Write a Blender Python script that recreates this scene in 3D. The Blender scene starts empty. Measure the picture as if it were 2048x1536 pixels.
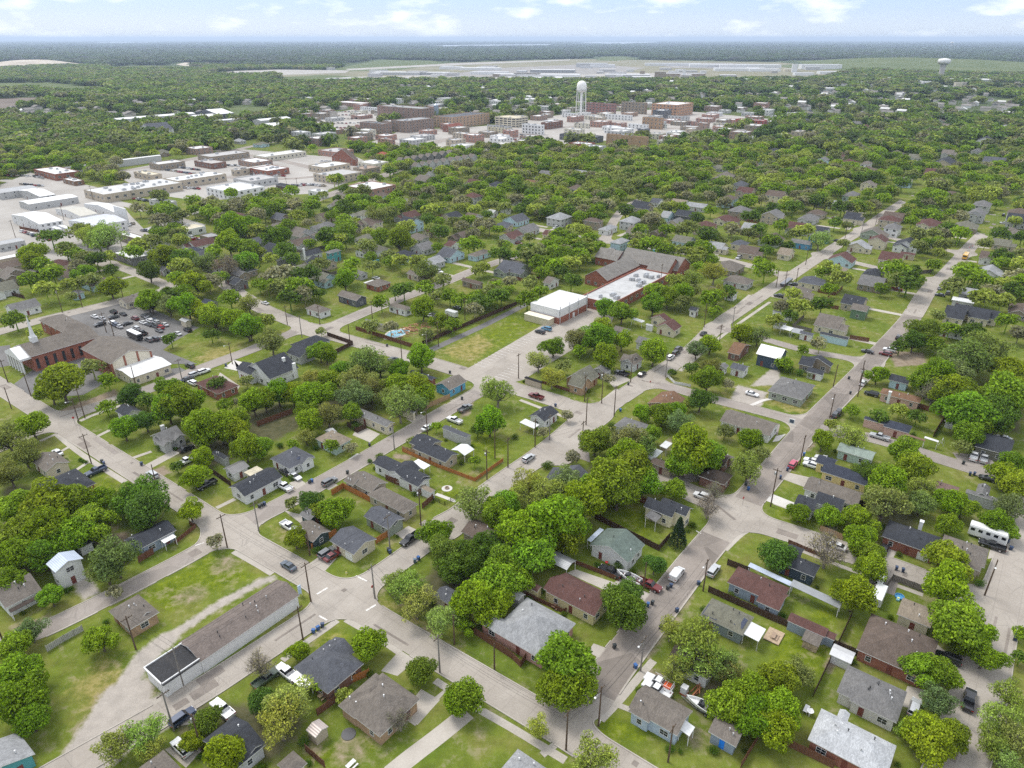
import bpy, math, random
import numpy as np
from math import radians, sin, cos, pi, hypot
rnd = random.Random(7)
S = bpy.context.scene
COL = S.collection

# ------------------------------------------------------------------ camera, sky, sun, exposure
FPX, CAMH = 1421.0, 112.0
PITCH = math.atan((768-77)/FPX)
cam = bpy.data.cameras.new("camera"); cam.sensor_width = 36.0; cam.lens = 36.0*FPX/2048
cam.clip_start = 1.0; cam.clip_end = 120000
cob = bpy.data.objects.new("camera", cam); COL.objects.link(cob)
cob.location = (0, 0, CAMH); cob.rotation_euler = (pi/2-PITCH, 0, 0)
S.camera = cob
SUN_EL, SUN_AZ = radians(58), radians(-50)      # azimuth measured from +Y towards +X
W = bpy.data.worlds.new("World"); S.world = W; W.use_nodes = True
nt = W.node_tree; nt.nodes.clear(); L_ = nt.links.new
def N(t, nt=None, **k):
    n = nt.nodes.new(t)
    for a, b in k.items():
        if a.startswith('i_'): n.inputs[a[2:].replace('_', ' ')].default_value = b
        else: setattr(n, a, b)
    return n
sky = N('ShaderNodeTexSky', nt, sky_type='NISHITA', sun_disc=False, sun_elevation=SUN_EL, sun_rotation=SUN_AZ,
        altitude=200, air_density=1.0, dust_density=1.2, ozone_density=1.0)
tc = N('ShaderNodeTexCoord', nt)
sep = N('ShaderNodeSeparateXYZ', nt); L_(tc.outputs['Generated'], sep.inputs[0])
# cloud deck seen in true perspective: direction projected on a plane overhead
mz = N('ShaderNodeMath', nt, operation='MAXIMUM'); L_(sep.outputs[2], mz.inputs[0]); mz.inputs[1].default_value = 0.0
mz2 = N('ShaderNodeMath', nt, operation='ADD'); L_(mz.outputs[0], mz2.inputs[0]); mz2.inputs[1].default_value = 0.012
dx = N('ShaderNodeMath', nt, operation='DIVIDE'); L_(sep.outputs[0], dx.inputs[0]); L_(mz2.outputs[0], dx.inputs[1])
dy = N('ShaderNodeMath', nt, operation='DIVIDE'); L_(sep.outputs[1], dy.inputs[0]); L_(mz2.outputs[0], dy.inputs[1])
cv = N('ShaderNodeCombineXYZ', nt); L_(dx.outputs[0], cv.inputs[0]); L_(dy.outputs[0], cv.inputs[1])
vm = N('ShaderNodeMapping', nt); vm.inputs['Scale'].default_value = (13, 13, 44); vm.inputs['Location'].default_value = (3.1, 1.7, 0.4); L_(tc.outputs['Generated'], vm.inputs[0])
n1 = N('ShaderNodeTexNoise', nt); n1.inputs['Scale'].default_value = 1.0; n1.inputs['Detail'].default_value = 7; n1.inputs['Roughness'].default_value = 0.55
L_(vm.outputs[0], n1.inputs['Vector'])
r1 = N('ShaderNodeValToRGB', nt); r1.color_ramp.elements[0].position = 0.50; r1.color_ramp.elements[1].position = 0.76
L_(n1.outputs[0], r1.inputs[0])
# the deck closes overhead (overcast light), opens towards the horizon
ov = N('ShaderNodeMapRange', nt); ov.inputs[1].default_value = 0.03; ov.inputs[2].default_value = 0.22
ov.inputs[3].default_value = 0.0; ov.inputs[4].default_value = 0.92; L_(sep.outputs[2], ov.inputs[0])
mx = N('ShaderNodeMath', nt, operation='MAXIMUM'); L_(r1.outputs[0], mx.inputs[0]); L_(ov.outputs[0], mx.inputs[1])
mul = N('ShaderNodeMath', nt, operation='MULTIPLY'); L_(mx.outputs[0], mul.inputs[0]); mul.inputs[1].default_value = 0.85
ccol = N('ShaderNodeRGB', nt); ccol.outputs[0].default_value = (6.8, 6.9, 7.1, 1)
tint = N('ShaderNodeMix', nt, data_type='RGBA'); tint.inputs[0].default_value = 0.8
er = N('ShaderNodeValToRGB', nt); er.color_ramp.elements[0].position = 0.0; er.color_ramp.elements[0].color = (.545, .605, .690, 1); er.color_ramp.elements[1].position = 0.05; er.color_ramp.elements[1].color = (.255, .405, .700, 1)
L_(sep.outputs[2], er.inputs[0]); es = N('ShaderNodeVectorMath', nt, operation='SCALE'); es.inputs['Scale'].default_value = 7.3; L_(er.outputs[0], es.inputs[0])
L_(sky.outputs[0], tint.inputs[6]); L_(es.outputs[0], tint.inputs[7])
mixc = N('ShaderNodeMix', nt, data_type='RGBA'); L_(mul.outputs[0], mixc.inputs[0]); L_(tint.outputs[2], mixc.inputs[6]); L_(ccol.outputs[0], mixc.inputs[7])
bg = N('ShaderNodeBackground', nt); bg.inputs['Strength'].default_value = 0.09
L_(mixc.outputs[2], bg.inputs[0])
wo = N('ShaderNodeOutputWorld', nt); L_(bg.outputs[0], wo.inputs[0])
sd = bpy.data.lights.new("sun", 'SUN'); sd.energy = 1.2; sd.angle = radians(20); sd.color = (1.0, 0.96, 0.90)
so = bpy.data.objects.new("sun", sd); COL.objects.link(so)
so.rotation_euler = (pi/2-SUN_EL, 0, pi-SUN_AZ); so.location = (0, 0, 400)
VS = S.view_settings; VS.view_transform = 'Standard'; VS.look = 'None'; VS.gamma = 1; VS.exposure = 1.3
S.render.resolution_x, S.render.resolution_y = 1024, 768
S.cycles.use_denoising = False; S.cycles.max_bounces = 6; S.cycles.diffuse_bounces = 3; S.cycles.glossy_bounces = 2
S.cycles.transmission_bounces = 3; S.cycles.transparent_max_bounces = 4; S.cycles.volume_bounces = 0
S.cycles.sample_clamp_indirect = 6

# ------------------------------------------------------------------ from a photo point to the place on the ground
_cp, _sp = cos(PITCH), sin(PITCH)
def G(x, y, z=0.0):
    u = (x-1024)/FPX; v = (768-y)/FPX
    t = (z-CAMH)/(-_sp+v*_cp)
    return (u*t, (_cp+v*_sp)*t)
def PX(x, y, z=0.0):                     # back again, used for the wording of labels and for clearings only
    d = y*_cp-(z-CAMH)*_sp; h = y*_sp+(z-CAMH)*_cp
    return (1024+FPX*x/d, 768-FPX*h/d)
ANG = 52.5
UA = radians(ANG)
def uv(p, rot=ANG):
    a = radians(rot); return (p[0]*cos(a)+p[1]*sin(a), -p[0]*sin(a)+p[1]*cos(a))
def xy(q, rot=ANG):
    a = radians(rot); return (q[0]*cos(a)-q[1]*sin(a), q[0]*sin(a)+q[1]*cos(a))

# ------------------------------------------------------------------ materials
def newmat(name):
    m = bpy.data.materials.new(name); m.use_nodes = True
    t = m.node_tree; t.nodes.clear()
    o = t.nodes.new('ShaderNodeOutputMaterial'); b = t.nodes.new('ShaderNodeBsdfPrincipled')
    t.links.new(b.outputs[0], o.inputs[0])
    return m, t, b
def noise(t, vec, scale, detail=4, rough=0.55, dims='3D'):
    n = t.nodes.new('ShaderNodeTexNoise'); n.inputs['Scale'].default_value = scale
    n.inputs['Detail'].default_value = detail; n.inputs['Roughness'].default_value = rough
    if vec is not None: t.links.new(vec, n.inputs['Vector'])
    return n.outputs[0]
def ramp(t, fac, stops):
    r = t.nodes.new('ShaderNodeValToRGB'); e = r.color_ramp.elements
    while len(e) < len(stops): e.new(0.5)
    for k, (p, c) in enumerate(stops):
        e[k].position = p; e[k].color = (c, c, c, 1) if isinstance(c, (int, float)) else (*c, 1)
    t.links.new(fac, r.inputs[0]); return r.outputs[0]
def mixc_(t, a, b, f, mode='MIX'):
    m = t.nodes.new('ShaderNodeMix'); m.data_type = 'RGBA'; m.blend_type = mode
    for s, v in ((0, f), (6, a), (7, b)):
        if isinstance(v, (int, float)): m.inputs[s].default_value = v if s == 0 else (v, v, v, 1)
        elif isinstance(v, tuple): m.inputs[s].default_value = (*v, 1) if len(v) == 3 else v
        else: t.links.new(v, m.inputs[s])
    return m.outputs[2]
def math_(t, op, a, b=0.0, c=None):
    m = t.nodes.new('ShaderNodeMath'); m.operation = op
    for k, v in enumerate((a, b) if c is None else (a, b, c)):
        if isinstance(v, (int, float)): m.inputs[k].default_value = v
        else: t.links.new(v, m.inputs[k])
    return m.outputs[0]
def ocoord(t, kind='Object'):
    return t.nodes.new('ShaderNodeTexCoord').outputs[kind]
def wcoord(t):
    return t.nodes.new('ShaderNodeNewGeometry').outputs['Position']
def mapping(t, vec, scale=(1, 1, 1), rot=(0, 0, 0)):
    m = t.nodes.new('ShaderNodeMapping'); m.inputs['Scale'].default_value = scale; m.inputs['Rotation'].default_value = rot
    t.links.new(vec, m.inputs[0]); return m.outputs[0]
def objcol(t):
    return t.nodes.new('ShaderNodeObjectInfo').outputs['Color']
def bump(t, b, h, s=0.3, d=0.02):
    n = t.nodes.new('ShaderNodeBump'); n.inputs['Strength'].default_value = s; n.inputs['Distance'].default_value = d
    t.links.new(h, n.inputs['Height']); t.links.new(n.outputs[0], b.inputs['Normal'])
def setp(b, rough=0.8, spec=0.3, metal=0.0):
    b.inputs['Roughness'].default_value = rough; b.inputs['Specular IOR Level'].default_value = spec; b.inputs['Metallic'].default_value = metal
M = {}
def m_tinted(name, lo=0.8, hi=1.15, scale=1.2, rough=0.8, spec=0.25, metal=0.0, stain=0.0):
    m, t, b = newmat(name); setp(b, rough, spec, metal)
    v = ramp(t, noise(t, ocoord(t), scale, 6, 0.65), [(0.28, lo), (0.72, hi)])
    c = mixc_(t, objcol(t), v, 1.0, 'MULTIPLY')
    if stain:
        s = ramp(t, noise(t, mapping(t, ocoord(t), (0.5, 0.12, 0.3)), 1.0, 5, 0.7), [(0.5, 0.0), (0.75, stain)])
        c = mixc_(t, c, (0.09, 0.08, 0.07), s)
    t.links.new(c, b.inputs['Base Color']); M[name] = m; return m, t, b
# shingles: courses, mottled tabs, faint stains
m, t, b = newmat('shingle'); setp(b, 0.92, 0.15); oc = ocoord(t)
geo = t.nodes.new('ShaderNodeNewGeometry')
br = t.nodes.new('ShaderNodeTexBrick'); br.inputs['Scale'].default_value = 1.0
br.inputs['Brick Width'].default_value = 0.33; br.inputs['Row Height'].default_value = 0.16; br.inputs['Mortar Size'].default_value = 0.012
br.inputs['Color1'].default_value = (0.72, 0.72, 0.72, 1); br.inputs['Color2'].default_value = (1.12, 1.12, 1.12, 1); br.inputs['Mortar'].default_value = (0.5, 0.5, 0.5, 1)
t.links.new(oc, br.inputs['Vector'])
v = ramp(t, noise(t, oc, 0.45, 6, 0.7), [(0.3, 0.78), (0.7, 1.18)])
v2 = ramp(t, noise(t, oc, 9.0, 3, 0.7), [(0.25, 0.8), (0.75, 1.2)])
st = ramp(t, noise(t, mapping(t, oc, (0.9, 0.9, 0.2)), 0.35, 6, 0.75), [(0.55, 0.0), (0.8, 0.4)])
c = mixc_(t, objcol(t), br.outputs[0], 0.8, 'MULTIPLY'); c = mixc_(t, c, v, 1.0, 'MULTIPLY'); c = mixc_(t, c, v2, 0.8, 'MULTIPLY')
c = mixc_(t, c, (0.07, 0.065, 0.06), st)
t.links.new(c, b.inputs['Base Color']); bump(t, b, br.outputs[1], 0.4, 0.02); M['shingle'] = m
# ribbed metal sheet
m, t, b = m_tinted('metal_roof', 0.82, 1.1, 0.6, 0.45, 0.4, 0.25)
wv = t.nodes.new('ShaderNodeTexWave'); wv.bands_direction = 'X'; wv.inputs['Scale'].default_value = 0.8; t.links.new(ocoord(t), wv.inputs[0]); bump(t, b, wv.outputs[1], 0.5, 0.04)
m_tinted('membrane', 0.8, 1.08, 0.3, 0.8, 0.2, stain=0.35)
m, t, b = m_tinted('siding', 0.88, 1.06, 0.8, 0.7, 0.25)
wv = t.nodes.new('ShaderNodeTexWave'); wv.bands_direction = 'Z'; wv.wave_profile = 'SAW'; wv.inputs['Scale'].default_value = 1.6; t.links.new(ocoord(t), wv.inputs[0]); bump(t, b, wv.outputs[1], 0.5, 0.03)
m, t, b = newmat('brick'); setp(b, 0.9, 0.15)
br = t.nodes.new('ShaderNodeTexBrick'); br.inputs['Scale'].default_value = 1.0; br.inputs['Brick Width'].default_value = 0.24; br.inputs['Row Height'].default_value = 0.08
br.inputs['Mortar Size'].default_value = 0.008; br.inputs['Color1'].default_value = (0.7, 0.7, 0.7, 1); br.inputs['Color2'].default_value = (1.2, 1.15, 1.1, 1); br.inputs['Mortar'].default_value = (1.4, 1.5, 1.6, 1)
sx = t.nodes.new('ShaderNodeSeparateXYZ'); t.links.new(ocoord(t), sx.inputs[0])
cb = t.nodes.new('ShaderNodeCombineXYZ'); t.links.new(math_(t, 'ADD', sx.outputs[0], sx.outputs[1]), cb.inputs[0]); t.links.new(sx.outputs[2], cb.inputs[1])
t.links.new(cb.outputs[0], br.inputs['Vector'])
v = ramp(t, noise(t, ocoord(t), 0.7, 5, 0.6), [(0.3, 0.8), (0.7, 1.15)])
c = mixc_(t, objcol(t), br.outputs[0], 1.0, 'MULTIPLY'); c = mixc_(t, c, v, 1.0, 'MULTIPLY'); t.links.new(c, b.inputs['Base Color']); M['brick'] = m
m_tinted('paint', 0.92, 1.05, 1.5, 0.55, 0.3)
m_tinted('plastic', 0.9, 1.08, 3.0, 0.4, 0.4)
m_tinted('bare_metal', 0.85, 1.1, 2.0, 0.35, 0.5, 0.7)
m, t, b = m_tinted('wood', 0.7, 1.2, 2.5, 0.85, 0.15)
wv = t.nodes.new('ShaderNodeTexWave'); wv.bands_direction = 'X'; wv.inputs['Scale'].default_value = 1.7; wv.inputs['Distortion'].default_value = 1.5; wv.inputs['Detail'].default_value = 2
t.links.new(ocoord(t), wv.inputs[0]); c = mixc_(t, b.inputs['Base Color'].links[0].from_socket, ramp(t, wv.outputs[1], [(0.0, 0.55), (0.35, 1.05)]), 1.0, 'MULTIPLY'); t.links.new(c, b.inputs['Base Color'])
m_tinted('concrete_block', 0.82, 1.1, 0.7, 0.9, 0.15, stain=0.25)
m, t, b = newmat('trim'); setp(b, 0.6, 0.3); b.inputs['Base Color'].default_value = (0.62, 0.61, 0.59, 1); M['trim'] = m
m, t, b = newmat('soffit'); setp(b, 0.8, 0.2); b.inputs['Base Color'].default_value = (0.5, 0.49, 0.47, 1); M['soffit'] = m
m, t, b = newmat('window_glass'); setp(b, 0.08, 0.6); b.inputs['Base Color'].default_value = (0.025, 0.03, 0.035, 1); M['glass'] = m
m, t, b = newmat('car_glass'); setp(b, 0.06, 0.6); b.inputs['Base Color'].default_value = (0.012, 0.014, 0.017, 1); M['car_glass'] = m
m, t, b = newmat('car_paint'); setp(b, 0.3, 0.5); t.links.new(objcol(t), b.inputs['Base Color']); b.inputs['Coat Weight'].default_value = 0.6; b.inputs['Coat Roughness'].default_value = 0.08
b.inputs['Metallic'].default_value = 0.15; M['car_paint'] = m
m, t, b = newmat('rubber'); setp(b, 0.8, 0.2); b.inputs['Base Color'].default_value = (0.015, 0.015, 0.016, 1); M['rubber'] = m
m, t, b = newmat('rim'); setp(b, 0.35, 0.5, 0.7); b.inputs['Base Color'].default_value = (0.45, 0.45, 0.47, 1); M['rim'] = m
m, t, b = newmat('lamp_glass'); setp(b, 0.15, 0.6); b.inputs['Base Color'].default_value = (0.75, 0.76, 0.78, 1); M['lamp'] = m
m, t, b = newmat('tail_glass'); setp(b, 0.2, 0.6); b.inputs['Base Color'].default_value = (0.30, 0.012, 0.01, 1); M['tail'] = m
m, t, b = newmat('solar_cells'); setp(b, 0.12, 0.6); b.inputs['Base Color'].default_value = (0.012, 0.02, 0.05, 1)
br = t.nodes.new('ShaderNodeTexBrick'); br.offset = 0; br.inputs['Brick Width'].default_value = 0.17; br.inputs['Row Height'].default_value = 0.17; br.inputs['Mortar Size'].default_value = 0.006
br.inputs['Scale'].default_value = 1; br.inputs['Color1'].default_value = (0.010, 0.016, 0.045, 1); br.inputs['Color2'].default_value = (0.014, 0.022, 0.055, 1); br.inputs['Mortar'].default_value = (0.12, 0.13, 0.15, 1)
t.links.new(ocoord(t), br.inputs['Vector']); t.links.new(br.outputs[0], b.inputs['Base Color']); M['solar'] = m
m, t, b = newmat('pool_water'); setp(b, 0.05, 0.5); b.inputs['Base Color'].default_value = (0.14, 0.34, 0.42, 1); M['pool'] = m
m, t, b = newmat('lake_water'); setp(b, 0.25, 0.5); b.inputs['Base Color'].default_value = (0.30, 0.34, 0.36, 1); M['lake'] = m
# bark
m, t, b = newmat('bark'); setp(b, 0.95, 0.1)
t.links.new(ramp(t, noise(t, mapping(t, ocoord(t), (3, 3, 0.6)), 2.0, 5, 0.7), [(0.3, (0.05, 0.04, 0.032)), (0.7, (0.15, 0.125, 0.10))]), b.inputs['Base Color']); M['bark'] = m
m, t, b = newmat('pale_bark'); setp(b, 0.95, 0.1)
t.links.new(ramp(t, noise(t, mapping(t, ocoord(t), (3, 3, 0.6)), 2.0, 5, 0.7), [(0.3, (0.10, 0.085, 0.07)), (0.7, (0.27, 0.24, 0.205))]), b.inputs['Base Color']); M['pale_bark'] = m
# leaves: colour of the tree, varied leaf by leaf and clump by clump
def leafmat(name, inst):
    m, t, b = newmat(name); setp(b, 0.6, 0.15)
    if inst:
        a = t.nodes.new('ShaderNodeAttribute'); a.attribute_type = 'INSTANCER'; a.attribute_name = 'tint'; base = a.outputs['Color']
    else: base = objcol(t)
    g_ = t.nodes.new('ShaderNodeNewGeometry')
    v = ramp(t, g_.outputs['Random Per Island'], [(0.0, 0.45), (0.55, 1.0), (1.0, 1.65)])
    c = mixc_(t, base, v, 1.0, 'MULTIPLY')
    hv = ramp(t, noise(t, ocoord(t), 0.45, 3, 0.6), [(0.3, (0.76, 0.82, 0.9)), (0.7, (1.22, 1.18, 0.95))])
    c = mixc_(t, c, hv, 1.0, 'MULTIPLY')
    t.links.new(c, b.inputs['Base Color'])
    tr = t.nodes.new('ShaderNodeBsdfTranslucent'); t.links.new(mixc_(t, c, (1.0, 1.05, 0.5), 1.0, 'MULTIPLY'), tr.inputs[0])
    ms = t.nodes.new('ShaderNodeMixShader'); ms.inputs[0].default_value = 0.46
    t.links.new(b.outputs[0], ms.inputs[1]); t.links.new(tr.outputs[0], ms.inputs[2])
    o = [n for n in t.nodes if n.type == 'OUTPUT_MATERIAL'][0]; t.links.new(ms.outputs[0], o.inputs[0]); M[name] = m
leafmat('leaf', False); leafmat('leaf_inst', True)
# concrete street: slabs with joints, cracks, stains, worn wheel paths
def streetmat(name, lo, hi, joints=True, crack=0.6, stain=0.35, patch=0.0):
    m, t, b = newmat(name); setp(b, 0.9, 0.2)
    wp = mapping(t, wcoord(t), (1, 1, 1), (0, 0, -UA))
    c = ramp(t, noise(t, wp, 0.09, 6, 0.7), [(0.3, lo), (0.7, hi)])
    c = mixc_(t, c, ramp(t, noise(t, wp, 3.0, 4, 0.7), [(0.2, 0.86), (0.8, 1.1)]), 1.0, 'MULTIPLY')
    if patch:
        vo = t.nodes.new('ShaderNodeTexVoronoi'); vo.inputs['Scale'].default_value = 0.10; t.links.new(wp, vo.inputs['Vector'])
        pv = ramp(t, vo.outputs['Color'], [(0.2, 0.68), (0.45, 1.0), (0.8, 1.08)])
        c = mixc_(t, c, pv, patch, 'MULTIPLY')
    s = t.nodes.new('ShaderNodeSeparateXYZ'); t.links.new(wp, s.inputs[0])
    if joints:
        for ax, per in ((0, 5.2), (1, 4.6)):
            f = math_(t, 'ABSOLUTE', math_(t, 'SUBTRACT', math_(t, 'FRACT', math_(t, 'DIVIDE', s.outputs[ax], per)), 0.5))
            c = mixc_(t, c, ramp(t, f, [(0.0, 0.66), (0.014, 0.7), (0.022, 1.0)]), 0.36, 'MULTIPLY')
    vo = t.nodes.new('ShaderNodeTexVoronoi'); vo.feature = 'DISTANCE_TO_EDGE'; vo.inputs['Scale'].default_value = 0.27
    wd = mixc_(t, wp, noise(t, wp, 0.5, 4), 0.5, 'ADD'); t.links.new(wd, vo.inputs['Vector'])
    gate = ramp(t, noise(t, wp, 0.035, 3), [(0.48, 0.0), (0.62, 0.8)])
    ck = math_(t, 'MULTIPLY', ramp(t, vo.outputs['Distance'], [(0.0, 1.0), (0.026, 0.0)]), gate)
    c = mixc_(t, c, (0.12, 0.11, 0.10), math_(t, 'MULTIPLY', ck, crack))
    sp = ramp(t, noise(t, mapping(t, wp, (0.5, 1.0, 1)), 0.22, 6, 0.75), [(0.56, 0.0), (0.78, stain)])
    c = mixc_(t, c, (0.13, 0.12, 0.11), sp)
    t.links.new(c, b.inputs['Base Color']); M[name] = m
streetmat('street', (0.285, 0.252, 0.215), (0.37, 0.335, 0.292), True, .6, .5, .22)
streetmat('worn_street', (0.175, 0.152, 0.132), (0.285, 0.247, 0.215), False, 0.8, 0.5, 0.7)
streetmat('grey_street', (0.235, 0.205, 0.18), (0.31, 0.275, 0.245), False, 0.7, 0.5, 0.35)
streetmat('asphalt_lot', (0.125, 0.12, 0.116), (0.185, 0.178, 0.17), False, 0.6, 0.3, 0.3)
streetmat('dark_asphalt', (0.07, 0.068, 0.066), (0.12, 0.115, 0.11), False, 0.3, 0.2, 0.3)
streetmat('pale_concrete', (0.33, 0.297, 0.255), (0.43, 0.395, 0.345), False, 0.3, 0.3, 0.2)
streetmat('white_concrete', (0.47, 0.445, 0.41), (0.58, 0.555, 0.52), False, 0.2, 0.2, 0.1)
m, t, b = newmat('road_paint'); setp(b, 0.8, 0.2)
c = ramp(t, noise(t, wcoord(t), 2.0, 5, 0.7), [(0.35, (0.40, 0.36, 0.32)), (0.6, (0.70, 0.68, 0.64))]); t.links.new(c, b.inputs['Base Color']); M['road_paint'] = m
# the ground: grass of several conditions, bare dirt, gravel and painted tree shade where the attributes say so
m, t, b = newmat('ground'); setp(b, 0.95, 0.1); wp = wcoord(t)
def attr(name):
    a = t.nodes.new('ShaderNodeAttribute'); a.attribute_name = name; s = t.nodes.new('ShaderNodeSeparateColor'); t.links.new(a.outputs['Color'], s.inputs[0]); return s.outputs
A = attr('soil_shade'); B = attr('turf')
big = noise(t, wp, 0.055, 6, 0.65); mid = noise(t, wp, 0.45, 6, 0.7); fine = noise(t, wp, 5.0, 3, 0.7)
grass = ramp(t, big, [(0.30, (0.076, 0.118, 0.013)), (0.50, (0.122, 0.155, 0.022)), (0.70, (0.185, 0.175, 0.050))])
lush = ramp(t, mid, [(0.3, (0.076, 0.118, 0.007)), (0.7, (0.150, 0.180, 0.013))])
dry = ramp(t, mid, [(0.3, (0.175, 0.165, 0.036)), (0.7, (0.27, 0.225, 0.09))])
def soft(a, k=0.9): 
    return ramp(t, math_(t, 'ADD', a, math_(t, 'MULTIPLY', math_(t, 'SUBTRACT', mid, 0.5), k)), [(0.35, 0.0), (0.65, 1.0)])
c = mixc_(t, grass, lush, soft(B[0])); c = mixc_(t, c, dry, soft(B[1]))
c = mixc_(t, c, ramp(t, mid, [(0.25, 0.62), (0.5, 0.98), (0.75, 1.32)]), 0.9, 'MULTIPLY')
c = mixc_(t, c, ramp(t, fine, [(0.2, 0.72), (0.8, 1.25)]), 0.8, 'MULTIPLY')
bare = ramp(t, math_(t, 'MULTIPLY', mid, noise(t, wp, 0.16, 5, 0.7)), [(0.285, 0.0), (0.37, 0.8)])
c = mixc_(t, c, (0.25, 0.205, 0.145), math_(t, 'MULTIPLY', bare, 0.6))
dirt = ramp(t, mid, [(0.3, (0.16, 0.122, 0.085)), (0.7, (0.29, 0.235, 0.172))])
grav = ramp(t, fine, [(0.2, (0.28, 0.25, 0.215)), (0.8, (0.42, 0.38, 0.335))]); grav = mixc_(t, grav, ramp(t, mid, [(0.3, 0.8), (0.7, 1.08)]), 1.0, 'MULTIPLY')
tree_shade = ramp(t, mid, [(0.3, (0.045, 0.050, 0.020)), (0.7, (0.115, 0.105, 0.055))])  # dark olive for the shade under trees, put into the ground colour
c = mixc_(t, c, dirt, soft(A[0])); c = mixc_(t, c, grav, soft(A[1])); c = mixc_(t, c, tree_shade, soft(A[2]))
far = ramp(t, noise(t, wp, 0.0022, 8, 0.65), [(0.35, (0.042, 0.062, 0.020)), (0.6, (0.062, 0.085, 0.030)), (0.72, (0.12, 0.14, 0.055))])
c = mixc_(t, c, far, B[2])
t.links.new(c, b.inputs['Base Color']); bump(t, b, fine, 0.35, 0.05); M['ground'] = m
def flatfield(name, c0, c1, sc):
    m, t, b = newmat(name); setp(b, 0.95, 0.1)
    t.links.new(ramp(t, noise(t, wcoord(t), sc, 6, 0.65), [(0.3, c0), (0.7, c1)]), b.inputs['Base Color']); M[name] = m
flatfield('field_green', (0.075, 0.105, 0.034), (0.125, 0.145, 0.058), 0.01)
flatfield('field_plough', (0.12, 0.10, 0.085), (0.19, 0.155, 0.125), 0.01)
flatfield('field_tan', (0.15, 0.15, 0.085), (0.27, 0.245, 0.18), 0.006)
flatfield('quarry', (0.36, 0.31, 0.25), (0.52, 0.47, 0.39), 0.012)
flatfield('apron', (0.28, 0.26, 0.235), (0.41, 0.39, 0.36), 0.02)
flatfield('tarmac', (0.20, 0.19, 0.18), (0.34, 0.32, 0.30), 0.02)

# ------------------------------------------------------------------ mesh helpers
class MB:
    def __init__(s): s.v = []; s.f = []; s.m = []
    def add(s, vs, fs, mi=0):
        o = len(s.v); s.v += [tuple(v) for v in vs]; s.f += [tuple(i+o for i in f) for f in fs]; s.m += [mi]*len(fs); return s
    def box(s, x0, x1, y0, y1, z0, z1, mi=0, nobottom=False):
        vs = [(x0, y0, z0), (x1, y0, z0), (x1, y1, z0), (x0, y1, z0), (x0, y0, z1), (x1, y0, z1), (x1, y1, z1), (x0, y1, z1)]
        fs = [(4, 5, 6, 7), (0, 1, 5, 4), (1, 2, 6, 5), (2, 3, 7, 6), (3, 0, 4, 7)]
        if not nobottom: fs.append((3, 2, 1, 0))
        return s.add(vs, fs, mi)
    def obox(s, p, ax, hx, hy, z0, z1, mi=0):         # box centred on p, long axis at angle ax
        c, n = cos(ax), sin(ax); q = [(p[0]+a*hx*c-b*hy*n, p[1]+a*hx*n+b*hy*c) for a, b in ((-1, -1), (1, -1), (1, 1), (-1, 1))]
        vs = [(a, b, z0) for a, b in q]+[(a, b, z1) for a, b in q]
        return s.add(vs, [(4, 5, 6, 7), (0, 1, 5, 4), (1, 2, 6, 5), (2, 3, 7, 6), (3, 0, 4, 7), (3, 2, 1, 0)], mi)
    def tube(s, pts, rad, n=6, mi=0, cap=True):
        k = len(pts); rad = rad if isinstance(rad, (list, tuple)) else [rad]*k; o = len(s.v)
        for i, p in enumerate(pts):
            a = pts[max(i-1, 0)]; b2 = pts[min(i+1, k-1)]; d = np.array(b2, float)-np.array(a, float); d /= (np.linalg.norm(d)+1e-9)
            up = np.array((0, 0, 1.0)) if abs(d[2]) < 0.9 else np.array((1.0, 0, 0))
            x = np.cross(up, d); x /= np.linalg.norm(x); y = np.cross(d, x)
            for j in range(n):
                q = np.array(p)+rad[i]*(x*cos(2*pi*j/n)+y*sin(2*pi*j/n)); s.v.append(tuple(q))
        fs = [(o+i*n+j, o+i*n+(j+1) % n, o+(i+1)*n+(j+1) % n, o+(i+1)*n+j) for i in range(k-1) for j in range(n)]
        if cap: fs += [tuple(o+j for j in reversed(range(n))), tuple(o+(k-1)*n+j for j in range(n))]
        s.f += fs; s.m += [mi]*len(fs); return s
    def lathe(s, prof, n=16, c=(0, 0, 0), mi=0):
        o = len(s.v)
        for r, z in prof:
            for j in range(n): s.v.append((c[0]+r*cos(2*pi*j/n), c[1]+r*sin(2*pi*j/n), c[2]+z))
        k = len(prof); fs = [(o+i*n+j, o+i*n+(j+1) % n, o+(i+1)*n+(j+1) % n, o+(i+1)*n+j) for i in range(k-1) for j in range(n)]
        fs += [tuple(o+j for j in reversed(range(n))), tuple(o+(k-1)*n+j for j in range(n))]
        s.f += fs; s.m += [mi]*len(fs); return s
    def mesh(s, name, mats, smooth=False):
        me = bpy.data.meshes.new(name); me.from_pydata(s.v, [], s.f)
        for m in (mats if isinstance(mats, (list, tuple)) else [mats]): me.materials.append(M[m] if isinstance(m, str) else m)
        if any(s.m): me.polygons.foreach_set('material_index', s.m)
        if smooth: me.polygons.foreach_set('use_smooth', [True]*len(s.f))
        me.update(); return me
def link(name, me, parent=None, loc=None, rz=None, col=None, sc=None, kind=None):
    o = bpy.data.objects.new(name, me); COL.objects.link(o)
    if parent is not None: o.parent = parent
    if loc is not None: o.location = loc
    if rz is not None: o.rotation_euler = (0, 0, rz)
    if col is not None: o.color = (*col, 1)
    if sc is not None: o.scale = (sc, sc, sc) if isinstance(sc, (int, float)) else sc
    if kind: o['kind'] = kind
    return o
def root(name, loc, rz=0.0): return link(name, None, None, (loc[0], loc[1], loc[2] if len(loc) > 2 else 0), rz)
USED = {}; MARKS = []               # labels already given; things other labels may refer to: (photo x, photo y, wording)
def tag(o, label, cat, group=None):
    o['label'] = label; o['category'] = cat; USED[label.lower()] = o
    if group: o['group'] = group
    return o
def nwords(s): return len(s.replace('-', ' ').split())
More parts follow.
